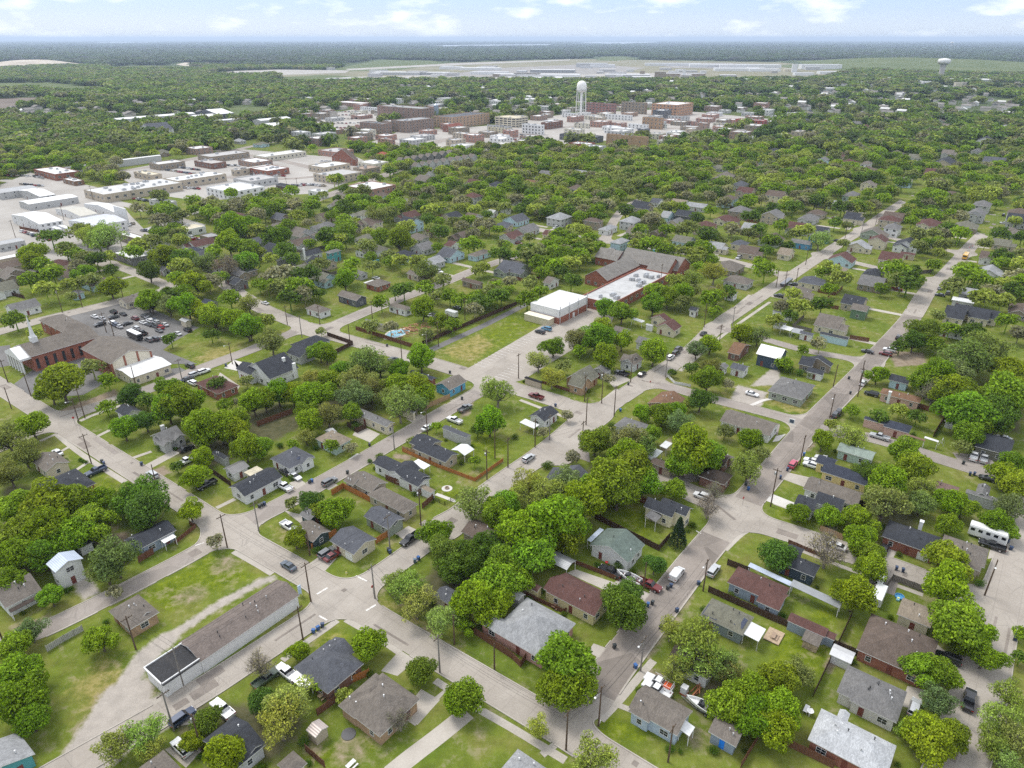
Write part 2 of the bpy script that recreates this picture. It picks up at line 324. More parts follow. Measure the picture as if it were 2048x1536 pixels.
RELS = {'beside': 1, 'behind': 1, 'front': 1}
def say(base, p, group=None, dist=1e9):
    """a label made from a description and from what stands nearest, kept unique"""
    x, y = PX(p[0], p[1]); sc = max(0.25, (y-60)/700)
    near = sorted(((hypot((a-x), (b-y)*1.6)/sc, a, b, w) for a, b, w in MARKS))[:12]
    def rel(a, b):
        ddx, ddy = abs(x-a), y-b
        if ddx > abs(ddy)*1.5: return 'beside'
        return 'in front of' if ddy > 0 else 'behind'
    for k in range(min(len(near), 5)):
        d_, a, b, w = near[k]; lab = f'{base} {rel(a, b)} the {w}'
        if nwords(lab) <= 16 and lab.lower() not in USED: return lab
    for i in range(min(7, len(near))):
        for j in range(i+1, min(9, len(near))):
            lab = f'{base} between the {near[i][3]} and the {near[j][3]}'
            if nwords(lab) <= 16 and lab.lower() not in USED: return lab
    for k in range(len(near)):
        for pre in ('farther', 'further out', 'next'):
            d_, a, b, w = near[k]; lab = f'{base} {pre} {rel(a, b)} the {w}'.replace('farther beside', 'a little way from').replace('next beside', 'next along from').replace('next behind', 'second row behind').replace('next in front of', 'out in front of').replace('further out beside', 'some way from').replace('further out ', 'well ').replace('farther ', 'farther ')
            if nwords(lab) <= 16 and lab.lower() not in USED: return lab
    return f'{base} among the trees of the far blocks'
def inpoly(x, y, poly):
    x = np.asarray(x); y = np.asarray(y); ins = np.zeros(x.shape, bool); n = len(poly); j = n-1
    for i in range(n):
        xi, yi = poly[i]; xj, yj = poly[j]
        with np.errstate(divide='ignore', invalid='ignore'):
            c = ((yi > y) != (yj > y)) & (x < (xj-xi)*(y-yi)/(yj-yi+1e-12)+xi)
        ins ^= c; j = i
    return ins
def sdpoly(X, Y, poly):              # signed distance, negative inside
    d = segdist(X, Y, list(poly)+[poly[0]]); return np.where(inpoly(X, Y, poly), -d, d)
def segdist(X, Y, pts):
    d = None
    for (x0, y0), (x1, y1) in zip(pts[:-1], pts[1:]):
        vx, vy = x1-x0, y1-y0; L2 = vx*vx+vy*vy+1e-9
        s = np.clip(((X-x0)*vx+(Y-y0)*vy)/L2, 0, 1); q = np.hypot(X-x0-s*vx, Y-y0-s*vy)
        d = q if d is None else np.minimum(d, q)
    return d
def GP(*p): return [G(p[i], p[i+1]) for i in range(0, len(p), 2)]
# ------------------------------------------------------------------ streets: centre lines and widths -> signed distance -> sheet + kerbs
STREETS = [   # (width m, photo points along the centre line)
 (6.5, (-160,672, -60,735, 123,850, 200,899, 350,993, 455,1062, 560,1121, 690,1196, 750,1236, 832,1285, 1024,1399, 1100,1444, 1250,1538, 1420,1645)),
 (5.2, (-90,1352, 33,1276, 80,1264, 187,1212, 267,1172, 400,1102, 455,1064)),
 (6.3, (455,1062, 560,1012, 690,940, 780,888, 860,840, 960,783, 1000,757)),
 (6.3, (60,1580, 150,1528, 367,1405, 512,1311, 622,1238, 690,1195, 735,1168, 805,1119, 889,1056)),
 (7.4, (889,1056, 990,974, 1090,905, 1184,832, 1291,763, 1357,722, 1391,697, 1434,650, 1499,607, 1561,566, 1636,516, 1676,489, 1726,459, 1756,437, 1796,410, 1850,376)),
 (7.6, (1185,1395, 1215,1352, 1265,1286, 1335,1195, 1385,1130, 1437,1068, 1470,1030, 1536,955, 1619,853, 1664,807, 1729,742, 1753,713, 1796,667, 1826,632, 1856,577, 1886,555, 1926,510, 1948,485, 1998,437, 2026,412, 2080,360)),
 (8.2, (440,560, 512,612, 562,634, 640,664, 740,692, 880,730, 985,765, 1100,797, 1184,828)),
 (5.4, (1291,763, 1317,768, 1374,784, 1427,799, 1536,826, 1619,850)),
 (8.2, (1184,832, 1130,900, 1120,915)),
 (7.6, (1300,953, 1334,967, 1391,990, 1441,1010, 1470,1033, 1560,1060, 1640,1087, 1740,1121, 1800,1141, 1900,1180, 1990,1218)),
 (8.6, (1900,1570, 1938,1458, 1966,1357, 1978,1290, 1989,1241, 2030,1130, 2075,1000, 2110,920)),
 (5.6, (1619,850, 1700,866, 1750,878, 1800,892, 1869,915, 1936,936, 1999,955, 2090,985)),
 (4.6, (1434,655, 1480,664, 1560,688, 1616,703, 1696,716, 1740,728)),
 (6.2, (110,842, 187,815, 297,780, 400,737, 512,697, 600,658, 640,664)),
 (4.4, (-40,915, 40,880, 100,850)),
 (7.6, (640,664, 682,645, 752,615, 862,575, 902,560, 960,535, 1024,515, 1099,485, 1135,472)),
 (8.0, (1060,455, 1135,472, 1209,482, 1261,490, 1339,501, 1444,517, 1561,548)),
 (6.6, (1209,482, 1225,445, 1250,412, 1294,394, 1345,380)),
 (6.5, (1721,459, 1820,486, 1905,503, 1940,508)),
 (6.5, (1636,508, 1776,541, 1870,562)),
 (8.0, (-30,672, 75,642, 155,623, 250,600, 355,576, 430,552)),
 (7.5, (-30,562, 65,542, 125,525, 175,515, 215,527)),
 (7.0, (215,527, 265,542, 332,570, 365,582)),
]
def dens(pts, step=6):
    out = [pts[0]]
    for a, b in zip(pts[:-1], pts[1:]):
        n = max(1, int(hypot(b[0]-a[0], b[1]-a[1])/step)); out += [(a[0]+(b[0]-a[0])*k/n, a[1]+(b[1]-a[1])*k/n) for k in range(1, n+1)]
    return out
STR = [(w, GP(*p)) for w, p in STREETS]
def smooth(pts):                     # ease the kinks of a centre line
    for _ in range(2):
        q = [pts[0]]
        for a, b in zip(pts[:-1], pts[1:]): q += [(a[0]*.75+b[0]*.25, a[1]*.75+b[1]*.25), (a[0]*.25+b[0]*.75, a[1]*.25+b[1]*.75)]
        pts = q+[pts[-1]]
    return pts
STR = [(w, smooth(p)) for w, p in STR]
GX = np.arange(-260, 300, 0.5); GY = np.arange(55, 560, 0.5)
XX, YY = np.meshgrid(GX, GY)
XX = XX.astype(np.float32); YY = YY.astype(np.float32)
SDF = np.full(XX.shape, 40.0, np.float32); KF = 6.0
for w, pts in STR:
    P = np.array(pts); x0, y0 = P.min(0)-45; x1, y1 = P.max(0)+45
    i0, i1 = np.searchsorted(GX, (x0, x1)); j0, j1 = np.searchsorted(GY, (y0, y1))
    if i1 <= i0 or j1 <= j0: continue
    sub = (slice(j0, j1), slice(i0, i1)); d = segdist(XX[sub], YY[sub], pts)-w/2
    a = SDF[sub]; h = np.maximum(KF-np.abs(a-d), 0)/KF; SDF[sub] = np.minimum(a, d)-h*h*KF*0.25
def sdf_at(x, y):
    i = int((x-GX[0])/0.5); j = int((y-GY[0])/0.5)
    if 0 <= i < len(GX) and 0 <= j < len(GY): return float(SDF[j, i])
    return min(float(segdist(np.float64(x), np.float64(y), p))-w/2 for w, p in STR)
def march(F, iso, z):
    """filled area F<iso as a mesh, plus its boundary segments with outward normals"""
    D = F-iso; ins = D < 0; full = ins[:-1, :-1] & ins[1:, :-1] & ins[:-1, 1:] & ins[1:, 1:]
    anyc = ins[:-1, :-1] | ins[1:, :-1] | ins[:-1, 1:] | ins[1:, 1:]
    mb = MB(); segs = []
    for j in range(full.shape[0]):
        r = full[j]
        if r.any():
            e = np.flatnonzero(np.diff(np.concatenate(([0], r.view(np.int8), [0]))))
            for a, b in zip(e[::2], e[1::2]):
                mb.add([(GX[a], GY[j], z), (GX[b], GY[j], z), (GX[b], GY[j+1], z), (GX[a], GY[j+1], z)], [(0, 1, 2, 3)])
    js, is_ = np.nonzero(anyc & ~full)
    for j, i in zip(js, is_):
        c = [(i, j), (i+1, j), (i+1, j+1), (i, j+1)]; v = [D[b, a] for a, b in c]; poly = []; cut = []
        for k in range(4):
            a, b = c[k], c[(k+1) % 4]; va, vb = v[k], v[(k+1) % 4]
            if va < 0: poly.append((GX[a[0]], GY[a[1]], z))
            if (va < 0) != (vb < 0):
                s = va/(va-vb); q = (GX[a[0]]+(GX[b[0]]-GX[a[0]])*s, GY[a[1]]+(GY[b[1]]-GY[a[1]])*s, z); poly.append(q); cut.append(q)
        if len(poly) >= 3: mb.add(poly, [tuple(range(len(poly)))])
        if len(cut) == 2: segs.append((cut[0], cut[1], i, j))
    return mb, segs
mb, SEGS = march(SDF, 0.0, 0.06)
link('street', mb.mesh('street', 'street'), kind='structure')

# ------------------------------------------------------------------ paved and bare patches
def strip(pts, w):
    L, R = [], []
    for i, p in enumerate(pts):
        a = pts[max(0, i-1)]; b = pts[min(len(pts)-1, i+1)]; dx_, dy_ = b[0]-a[0], b[1]-a[1]; l = hypot(dx_, dy_)+1e-9
        L.append((p[0]-dy_/l*w/2, p[1]+dx_/l*w/2)); R.append((p[0]+dy_/l*w/2, p[1]-dx_/l*w/2))
    return L, R
def add_strip(mb, pts, w, z):
    L, R = strip(pts, w); n = len(pts)
    mb.add([(*p, z) for p in L]+[(*p, z) for p in R], [(i, n+i, n+i+1, i+1) for i in range(n-1)])
def area(poly): return 0.5*sum(poly[i-1][0]*poly[i][1]-poly[i][0]*poly[i-1][1] for i in range(len(poly)))
PAVED = []                           # polygons and strips already paved: no kerb, no tree
def slab(name, matn, polys, strips, z0):
    mb = MB(); z = z0
    for p in polys:
        q = GP(*p); q = q if area(q) > 0 else q[::-1]; PAVED.append(q); mb.add([(*a, z) for a in q], [tuple(range(len(q)))]); z += 0.0045 if z < z0+0.03 else -0.027
    for w, p in strips:
        q = smooth(GP(*p)); l, r = strip(q, w); PAVED.append(l+r[::-1]); add_strip(mb, q, w, z); z += 0.0045 if z < z0+0.03 else -0.027
    return link(name, mb.mesh(name, matn), kind='structure')
slab('driveway', 'pale_concrete', [
 (617,1128, 650,1142, 674,1116, 655,1102), (800,1300, 832,1320, 795,1352, 762,1342), (842,1378, 880,1400, 835,1450, 800,1432),
 (905,1366, 884,1392, 830,1452, 812,1440), (1134,1146, 1152,1139, 1237,1168, 1222,1186), (1226,1166, 1240,1158, 1320,1198, 1296,1216),
 (1187,1287, 1226,1301, 1203,1319, 1176,1304), (790,1068, 817,1052, 842,1064, 812,1082), (1770,1092, 1800,1096, 1772,1135, 1742,1122),
 (1815,1300, 1866,1282, 1915,1322, 1880,1340), (1980,1100, 2015,1092, 2008,1112, 1975,1118), (1563,942, 1620,955, 1608,974, 1556,955),
 (560,1015, 580,1024, 620,1034, 600,1046), (1300,1186, 1330,1200, 1345,1178, 1318,1170), (440,745, 480,772, 470,790, 430,768),
 (1815,1372, 1850,1380, 1838,1420, 1800,1412), (720,850, 760,868, 740,885, 705,870), (812,838, 842,828, 870,845, 846,858),
 (1228,775, 1262,760, 1240,748, 1205,752), (600,985, 622,975, 600,958, 578,966), (340,1440, 362,1452, 420,1440, 410,1424),
 (330,1500, 378,1474, 405,1500, 372,1536), (1545,1008, 1560,995, 1590,1006, 1578,1020)],
 [(1.7, (113,868, 147,897, 187,925, 250,964)), (1.5, (467,1103, 512,1128, 545,1148)), (1.5, (307,1408, 335,1389, 364,1368)),
  (1.5, (692,1239, 740,1266, 779,1291, 800,1306)), (1.5, (675,1241, 640,1266, 609,1287, 565,1321)), (1.5, (870,1361, 895,1377)),
  (1.6, (955,1417, 1024,1456, 1080,1490, 1131,1521)), (1.6, (1307,1321, 1275,1358, 1240,1400, 1201,1440)), (1.2, (1230,1408, 1262,1420)),
  (1.3, (1084,1510, 1110,1490)), (1.2, (140,893, 118,905)), (1.2, (180,922, 145,945)), (1.4, (266,916, 303,903)), (3.2, (295,934, 353,903)),
  (1.4, (433,1016, 470,998)), (1.3, (80,882, 113,868)), (1.4, (1450,1100, 1480,1070, 1497,1060)), (1.4, (1200,806, 1235,778)),
  (1.5, (950,768, 1010,790)), (1.3, (1480,985, 1462,1000)), (3.4, (650,976, 668,966)), (1.3, (1600,1100, 1700,1140, 1780,1166, 1846,1190)),
  (1.6, (160,842, 190,828, 300,792)), (1.4, (1040,800, 1140,838)), (1.5, (1360,742, 1410,702, 1450,666, 1540,604)), (1.5, (1400,690, 1440,640, 1500,590)),
  (1.6, (2040,1200, 2020,1290, 2000,1350)), (1.4, (180,880, 240,850))], 0.012)
slab('white_driveway', 'white_concrete', [(1528,1000, 1545,988, 1590,1006, 1580,1019), (1262,1150, 1300,1160, 1320,1172, 1300,1180),
  (1536,795, 1548,800, 1590,808, 1588,803), (490,745, 448,736, 468,720, 500,728, 478,752), (1552,872, 1572,868, 1558,882, 1545,884)],
  [(1.4, (700,920, 718,908)), (1.4, (1500,812, 1536,796, 1575,802)), (1.5, (1905,502, 1940,512)), (1.2, (872,988, 912,1003))], 0.018)
slab('gravel_lane', 'pale_concrete', [], [(3.4, (935,1425, 880,1470, 820,1515, 780,1548))], 0.010)
slab('parking_lot', 'street', [(925,742, 948,730, 1092,646, 1110,640, 1125,628, 1200,612, 1232,622, 1222,648, 1160,690, 1046,760, 1004,770)], [], 0.045)
slab('church_lot', 'asphalt_lot', [(28,768, 66,797, 166,790, 250,745, 248,722, 160,702, 76,732), (125,632, 160,617, 262,592, 300,615, 352,640, 398,655, 345,685, 326,700, 395,728, 345,728, 300,712, 200,690, 150,650),
   (-60,700, 20,690, 26,730, -60,745), (310,742, 360,735, 382,745, 330,772)], [], 0.022)
slab('alley', 'asphalt_lot', [], [(3.6, (845,708, 905,680, 960,655, 1012,629, 1062,604))], 0.026)
slab('side_yard_drive', 'grey_street', [(1700,860, 1742,866, 1772,872, 1760,884, 1690,874), (1436,905, 1430,955, 1330,975, 1310,952), (1460,842, 1560,850, 1555,870, 1450,860), (1905,905, 1980,912, 1990,930, 1925,935),
   (1125,905, 1180,925, 1178,905, 1150,892)], [(5.0, (1700,872, 1640,862)), (6.5, (1757,1180, 1770,1140)), (3.0, (1640,964, 1700,980))], 0.030)
slab('worn_street', 'worn_street', [], [(7.2, (1194,1385, 1215,1352, 1265,1286, 1335,1195, 1385,1130, 1432,1074)), (7.2, (1496,1003, 1536,955, 1619,853, 1664,807, 1729,742, 1753,713, 1796,667, 1826,632))], 0.066)
slab('side_street', 'grey_street', [], [(5.6, (500,1040, 560,1012, 690,940, 780,888, 860,840, 960,785)), (5.0, (1310,769, 1374,784, 1427,799, 1536,826, 1600,845)), (4.4, (20,1281, 80,1264, 187,1212, 267,1172, 380,1112)), (4.2, (1450,659, 1480,664, 1560,688, 1616,703, 1696,716, 1722,722)),
   (5.4, (187,815, 297,780, 400,737, 512,697, 590,662)), (5.0, (1640,856, 1700,866, 1750,878, 1800,892, 1869,915, 1936,936, 1999,955, 2090,985)), (5.6, (682,645, 752,615, 862,575, 902,560, 960,535, 1024,515))], 0.0745)
slab('asphalt_patch', 'grey_street', [(1290,1240, 1296,1217, 1310,1212, 1300,1230, 1285,1250), (1340,1180, 1352,1168, 1362,1170, 1348,1184), (185,878, 192,874, 238,905, 228,909), (838,1048, 850,1040, 858,1044, 846,1054)], [], 0.0895)
# industrial and downtown ground
slab('industrial_yard', 'apron', [(-60,560, -60,395, 60,345, 220,380, 262,432, 300,470, 250,520, 200,512, 120,522, 20,540)], [(9, (0,360, 67,367, 120,382, 192,397, 275,414, 345,436, 400,452)), (7.5, (150,510, 250,472, 320,452, 375,427, 445,414, 512,402, 587,387, 650,372)), (8, (-20,470, 40,500, 130,522))], 0.03)
slab('town_street', 'grey_street', [], [(12, (580,420, 640,396, 760,355, 830,325, 900,300)), (10, (220,345, 330,330, 470,300, 600,272, 700,262)), (10, (430,300, 560,320, 640,340)), (12, (700,262, 790,288, 860,300)), (14, (820,300, 930,268, 1040,262, 1120,290)), (9, (400,352, 560,360, 640,352)), (10, (1040,262, 1180,250, 1330,256, 1480,262))], 0.05)
slab('town_paving', 'apron', [(300,352, 330,330, 470,308, 560,318, 560,352, 400,385), (220,345, 480,298, 640,312, 700,308, 765,338, 640,386, 400,402, 300,388), (740,285, 800,262, 1000,250, 1130,228, 1330,218, 1540,238, 1480,262, 1200,282, 1000,300, 880,305), (620,262, 640,232, 740,212, 760,240, 720,262)], [], 0.02)

# kerbs, left out where a drive or a lot runs through
kb = MB(); paved_near = [p for p in PAVED]
boxes = [(min(a[0] for a in p), max(a[0] for a in p), min(a[1] for a in p), max(a[1] for a in p), p) for p in paved_near]
gy_, gx_ = np.gradient(SDF, 0.5)
def grad(x, y):
    fx = (x-GX[0])/0.5; fy = (y-GY[0])/0.5; i, j = int(fx), int(fy); i = min(max(i, 0), len(GX)-2); j = min(max(j, 0), len(GY)-2); a, b = fx-i, fy-j
    g = [(A_[j, i]*(1-a)+A_[j, i+1]*a)*(1-b)+(A_[j+1, i]*(1-a)+A_[j+1, i+1]*a)*b for A_ in (gx_, gy_)]; l = hypot(*g)+1e-6; return g[0]/l, g[1]/l
for p, q, i, j in SEGS:
    mx_, my_ = (p[0]+q[0])/2, (p[1]+q[1])/2
    if my_ > 330 or i < 3 or j < 3 or i > len(GX)-4: continue
    if any(x0 < mx_ < x1 and y0 < my_ < y1 and bool(inpoly(mx_, my_, pl)) for x0, x1, y0, y1, pl in boxes): continue
    if math.sin(mx_*0.37)*math.sin(my_*0.29+mx_*.05) > 0.9: continue          # worn gaps
    gp, gq = grad(p[0], p[1]), grad(q[0], q[1]); w = 0.24
    a0, a1 = (p[0], p[1]), (q[0], q[1]); b0, b1 = (p[0]+gp[0]*w, p[1]+gp[1]*w), (q[0]+gq[0]*w, q[1]+gq[1]*w)
    kb.add([(*a0, .05), (*a1, .05), (*a0, .17), (*a1, .17), (*b0, .17), (*b1, .17), (*b0, -.02), (*b1, -.02)], [(0, 1, 3, 2), (2, 3, 5, 4), (4, 5, 7, 6)])
link('kerb', kb.mesh('kerb', 'pale_concrete'), kind='structure')

# mended slabs in the streets
rp = random.Random(12); pt = MB(); z_ = .0835
for w, pts in STR:
    if min(p[1] for p in pts) > 330: continue
    for a, b in zip(pts[:-1], pts[1:]):
        l = hypot(b[0]-a[0], b[1]-a[1]); an = math.atan2(b[1]-a[1], b[0]-a[0])
        for k in range(int(l/16)+(rp.random() < (l/16) % 1)):
            f = rp.random(); s_ = rp.uniform(-.36, .36)*w; x, y = a[0]+(b[0]-a[0])*f-sin(an)*s_, a[1]+(b[1]-a[1])*f+cos(an)*s_
            hx, hy = rp.choice(((.5, .5), (1.3, .8), (2.5, 1.1), (3.5, .35), (.35, .35), (5, .25))); pt.obox((x, y), an, hx, hy, .04, z_); z_ = .0800 if z_ > .0885 else z_+.0009
pm_ = link('street_patch', pt.mesh('street_patch', 'worn_street'), kind='structure')
# painted markings: stop lines, parking bays
pm = MB()
def bar(x0, y0, x1, y1, w, z=0.0935): add_strip(pm, GP(x0, y0, x1, y1), w, z)
for b_ in ((634,1189, 655,1176, .5), (732,1222, 752,1210, .5), (638,1232, 654,1241, .4), (712,1152, 734,1163, .4), (1196,1452, 1201,1440, .3), (1392,1062, 1402,1068, .3), (390,1092, 408,1086, .35)): bar(*b_)
def bays(a, b, n, dep, w=0.14):       # bay lines set across the line a-b, dep metres deep
    A_, B_ = G(*a), G(*b); l = hypot(B_[0]-A_[0], B_[1]-A_[1]); t_ = ((B_[0]-A_[0])/l, (B_[1]-A_[1])/l); nn = (t_[1], -t_[0])
    for k in range(n+1):
        p = (A_[0]+t_[0]*l*k/n, A_[1]+t_[1]*l*k/n); add_strip(pm, [p, (p[0]+nn[0]*dep, p[1]+nn[1]*dep)], w, 0.0935)
bays((948,728), (1112,640), 26, 5.4, 0.22); bays((1000,768), (1050,736), 8, -5.2, 0.2)
bays((205,640), (310,648), 16, 5.0); bays((215,632), (300,640), 14, -5.0); bays((240,660), (330,675), 12, 5.0)
link('road_marking', pm.mesh('road_marking', 'road_paint'), kind='structure')

# ------------------------------------------------------------------ the ground sheet, out to the horizon
def axis(lo, hi, step, far_lo, far_hi):
    a = list(np.arange(lo, hi+.01, step)); s = step; x = lo
    while x > far_lo: s *= 1.35; x -= s; a.insert(0, x)
    s = step; x = hi
    while x < far_hi: s *= 1.35; x += s; a.append(x)
    return np.array(a)
ax_ = axis(-230, 250, 0.9, -60000, 60000); ay_ = axis(60, 440, 0.9, -2000, 62000)
AX, AY = np.meshgrid(ax_, ay_); nx, ny = len(ax_), len(ay_)
soil_shade = np.zeros((ny, nx, 4), np.float32); turf = np.zeros((ny, nx, 4), np.float32); soil_shade[..., 3] = 1; turf[..., 3] = 1
dist_ = np.hypot(AX, AY); turf[..., 2] = np.clip((dist_-700)/900, 0, 1)
def paint(arr, ch, kind, p, w=1.0, s=1.0, soft=1.6):
    q = GP(*p)
    P = np.array(q); m = w+8; sel = (AX > P[:, 0].min()-m) & (AX < P[:, 0].max()+m) & (AY > P[:, 1].min()-m) & (AY < P[:, 1].max()+m)
    if not sel.any(): return
    X, Y = AX[sel], AY[sel]
    d = sdpoly(X, Y, q) if kind == 'p' else (segdist(X, Y, q)-w/2 if len(q) > 1 else np.hypot(X-q[0][0], Y-q[0][1])-w)
    v = np.clip(0.5-d/(2*soft), 0, 1)*s; a = arr[..., ch]; a[sel] = np.maximum(a[sel], v)
for p, w in (((540,1158, 512,1168, 433,1212, 383,1245, 333,1279), 2.3), ((333,1279, 290,1314, 262,1356, 240,1405), 4.6), ((250,1395, 225,1440, 195,1485, 175,1515), 9.5), ((330,1420, 240,1470, 180,1520), 9)):
    paint(soil_shade, 1, 'l', p, w)
paint(soil_shade, 0, 'l', (512,1170, 433,1214, 340,1280, 282,1326, 256,1370, 232,1420), 6, 0.5, 3); paint(soil_shade, 0, 'l', (250,1400, 200,1480), 14, 0.55, 3)
for p in ((147,1166, 182,1154, 200,1186, 165,1200), (1475,770, 1536,785, 1520,815, 1460,800), (1540,740, 1560,735, 1560,770, 1500,772)): paint(soil_shade, 1, 'p', p)
for p in ((10,1255, 80,1235, 100,1225, 105,1240, 30,1275), (96,828, 230,778, 262,800, 150,830, 120,835), (1770,700, 1850,705, 1855,730, 1790,735), (1610,870, 1640,880, 1620,905, 1600,900), (1290,1330, 1330,1345, 1360,1360, 1300,1372),
          (280,945, 330,930, 345,945, 300,965), (170,1075, 265,1060, 260,1090, 200,1100), (1415,1430, 1440,1390, 1450,1370, 1410,1360), (790,905, 830,912, 820,925, 780,915), (780,975, 850,990, 860,1000, 800,975),
          (1640,1330, 1676,1300, 1690,1320, 1660,1350), (930,800, 955,790, 940,830, 915,840), (1700,1260, 1712,1240, 1700,1290, 1690,1300), (1330,880, 1350,870, 1340,900, 1310,910)): paint(soil_shade, 0, 'p', p, s=0.8)
for x, y, r in ((625,1490,4), (700,1500,5), (960,1470,3), (1000,1430,2.5), (1395,1480,4), (1600,1060,3), (385,1190,5), (365,1195,4), (1280,1150,3), (1240,1000,4), (330,915,3), (520,1005,3), (980,1420,3), (740,1462,3), (450,1130,5), (570,1055,3), (850,1270,4), (1060,1300,3)): paint(soil_shade, 0, 'b', (x, y), r, 0.52, 3)
for w, p, s_ in ((2.6, (1330,1215, 1372,1160, 1400,1125, 1425,1085), .75), (2.4, (1285,1260, 1320,1215), .6), (2.6, (1296,1310, 1345,1245, 1382,1190), .7), (2, (700,690, 820,722), .4), (3, (880,990, 960,935), .5), (2, (1500,985, 1560,900, 1640,815, 1700,760), .5), (3, (760,1190, 790,1150), .6), (3, (850,1100, 900,1080), .6)): paint(soil_shade, 0, 'l', p, w, s_, 2)
for p in ((1005,1085, 1040,1050, 1130,1010, 1180,1020, 1150,1090, 1050,1130), (820,1190, 880,1110, 1010,1090, 1030,1160, 940,1230, 870,1250), (0,960, 150,985, 235,1020, 260,1060, 160,1090, 60,1150, 0,1170), (300,900, 480,830, 560,800, 620,850, 520,900, 420,940),
          (590,820, 720,760, 760,820, 650,860), (1290,1400, 1450,1360, 1490,1450, 1420,1440), (1860,760, 2048,770, 2048,870, 1880,850), (1400,920, 1470,930, 1450,990, 1390,960), (1110,950, 1190,930, 1230,990, 1150,1000), (335,1400, 520,1400, 620,1440, 560,1536, 420,1536, 350,1480),
          (1715,1150, 1760,1080, 1740,1000, 1780,960, 1850,990, 1840,1060)): paint(soil_shade, 2, 'p', p, s=0.75, soft=3)  # shade beneath the tree clusters, painted into the ground
paint(turf, 0, 'p', (868,706, 1022,627, 1098,648, 945,732), s=0.62, soft=5)
for p in ((420,1110, 520,1150, 330,1230, 270,1190), (870,970, 935,985, 885,1010, 868,985), (560,1520, 800,1440, 760,1500, 690,1536), (1536,1240, 1670,1300, 1625,1390, 1540,1330), (1240,1010, 1310,1030, 1300,1085, 1200,1040),
          (535,840, 590,828, 610,860, 560,870), (1130,1410, 1240,1430, 1350,1480, 1200,1490), (960,850, 1020,890, 1000,930, 930,900), (200,945, 245,965, 230,990, 190,975), (1560,1000, 1640,1050, 1540,1050), (1800,1125, 1850,1150, 1800,1170), (460,700, 520,690, 510,715, 430,735),
          (1650,1210, 1685,1230, 1670,1262, 1600,1240), (1680,905, 1760,915, 1740,935), (600,1310, 660,1250, 720,1280, 680,1300), (1020,625, 1040,640)): paint(turf, 0, 'p', p, s=0.85, soft=3)
for p in ((240,1420, 300,1340, 210,1300, 120,1380, 180,1480), (700,1170, 820,1200, 1000,1350, 960,1380), (560,1040, 610,1090, 600,1110, 530,1060), (370,720, 440,690, 500,705, 420,735), (1440,780, 1540,800, 1480,830, 1440,815), (1530,770, 1640,770, 1620,840, 1500,800), (1640,1080, 1700,1100, 1680,1110), (620,1270, 700,1250, 690,1275, 620,1310), (880,1290, 1000,1350, 1180,1460, 1060,1400), (868,706, 960,660, 1000,690, 945,732)): paint(turf, 1, 'p', p, s=0.62, soft=4)
vs = np.stack([AX, AY, np.zeros_like(AX)], -1).reshape(-1, 3)
ii, jj = np.meshgrid(np.arange(nx-1), np.arange(ny-1)); a = (jj*nx+ii).ravel(); fs = np.stack([a, a+1, a+nx+1, a+nx], 1)
me = bpy.data.meshes.new('ground'); me.vertices.add(len(vs)); me.vertices.foreach_set('co', vs.ravel().astype(np.float32))
me.loops.add(fs.size); me.polygons.add(len(fs)); me.loops.foreach_set('vertex_index', fs.ravel().astype(np.int32))
me.polygons.foreach_set('loop_start', np.arange(0, fs.size, 4, dtype=np.int32)); me.update(calc_edges=True)
for nm, arr in (('soil_shade', soil_shade), ('turf', turf)):
    at = me.color_attributes.new(nm, 'FLOAT_COLOR', 'POINT'); at.data.foreach_set('color', arr.reshape(-1).astype(np.float32))
me.materials.append(M['ground']); link('ground', me, kind='structure')

# ------------------------------------------------------------------ far fields, quarry, airfield, lakes
FARP = []
def field(name, matn, polys, z):
    mb = MB()
    for p in polys:
        q = GP(*p); q = q if area(q) > 0 else q[::-1]; FARP.append(q); mb.add([(*a, z) for a in q], [tuple(range(len(q)))])
    link(name, mb.mesh(name, matn), kind='structure')
field('field', 'field_green', [(-200,168, 90,165, 235,177, 235,181, 130,190, 60,180, -200,186), (430,216, 520,214, 560,226, 530,238, 470,236), (205,136, 260,131, 360,132, 420,137, 380,140, 240,140),
   (545,165, 560,155, 640,150, 840,158, 770,164, 620,168), (655,140, 760,120, 870,122, 890,127, 800,140, 700,143), (1720,128, 1780,123, 1880,123, 1970,139, 1900,143, 1740,136), (1190,121, 1205,113, 1250,113, 1275,118, 1230,122), (1985,200, 2040,196, 2030,206, 1980,208)], 0.30)
field('airfield', 'field_tan', [(540,151, 690,139, 900,126, 1150,118, 1560,125, 1720,140, 1640,160, 1300,164, 860,163, 640,161)], 0.22)
field('ploughed_field', 'field_plough', [(-260,205, -40,198, 70,195, 120,199, 85,208, 0,224, -250,236)], 0.34)
field('stubble_field', 'field_tan', [(115,200, 200,200, 190,207, 120,209), (700,253, 740,249, 735,256, 700,258)], 0.36)
field('quarry', 'quarry', [(-150,131, -20,128, 20,124, 75,121, 108,127, 122,132, 60,136, 0,140, -150,146), (352,129, 370,125, 418,126, 410,131, 368,132), (432,127, 470,124, 478,128, 440,130), (268,186, 300,183, 326,188, 300,191, 275,190)], 0.32)
field('runway', 'apron', [(400,150, 470,142, 560,139, 700,141, 690,146, 560,150, 470,154), (690,138, 900,127, 1140,119, 1140,121, 900,131, 700,141), (640,158, 700,154, 860,150, 1010,144, 1140,140, 1280,146, 1400,148, 1420,156, 1200,160, 1000,162, 860,160)], 0.38)
field('airport_apron', 'tarmac', [(900,148, 1000,136, 1100,132, 1180,128, 1290,136, 1240,146, 1100,152, 960,156), (1300,128, 1440,126, 1540,130, 1500,138, 1350,136)], 0.42)
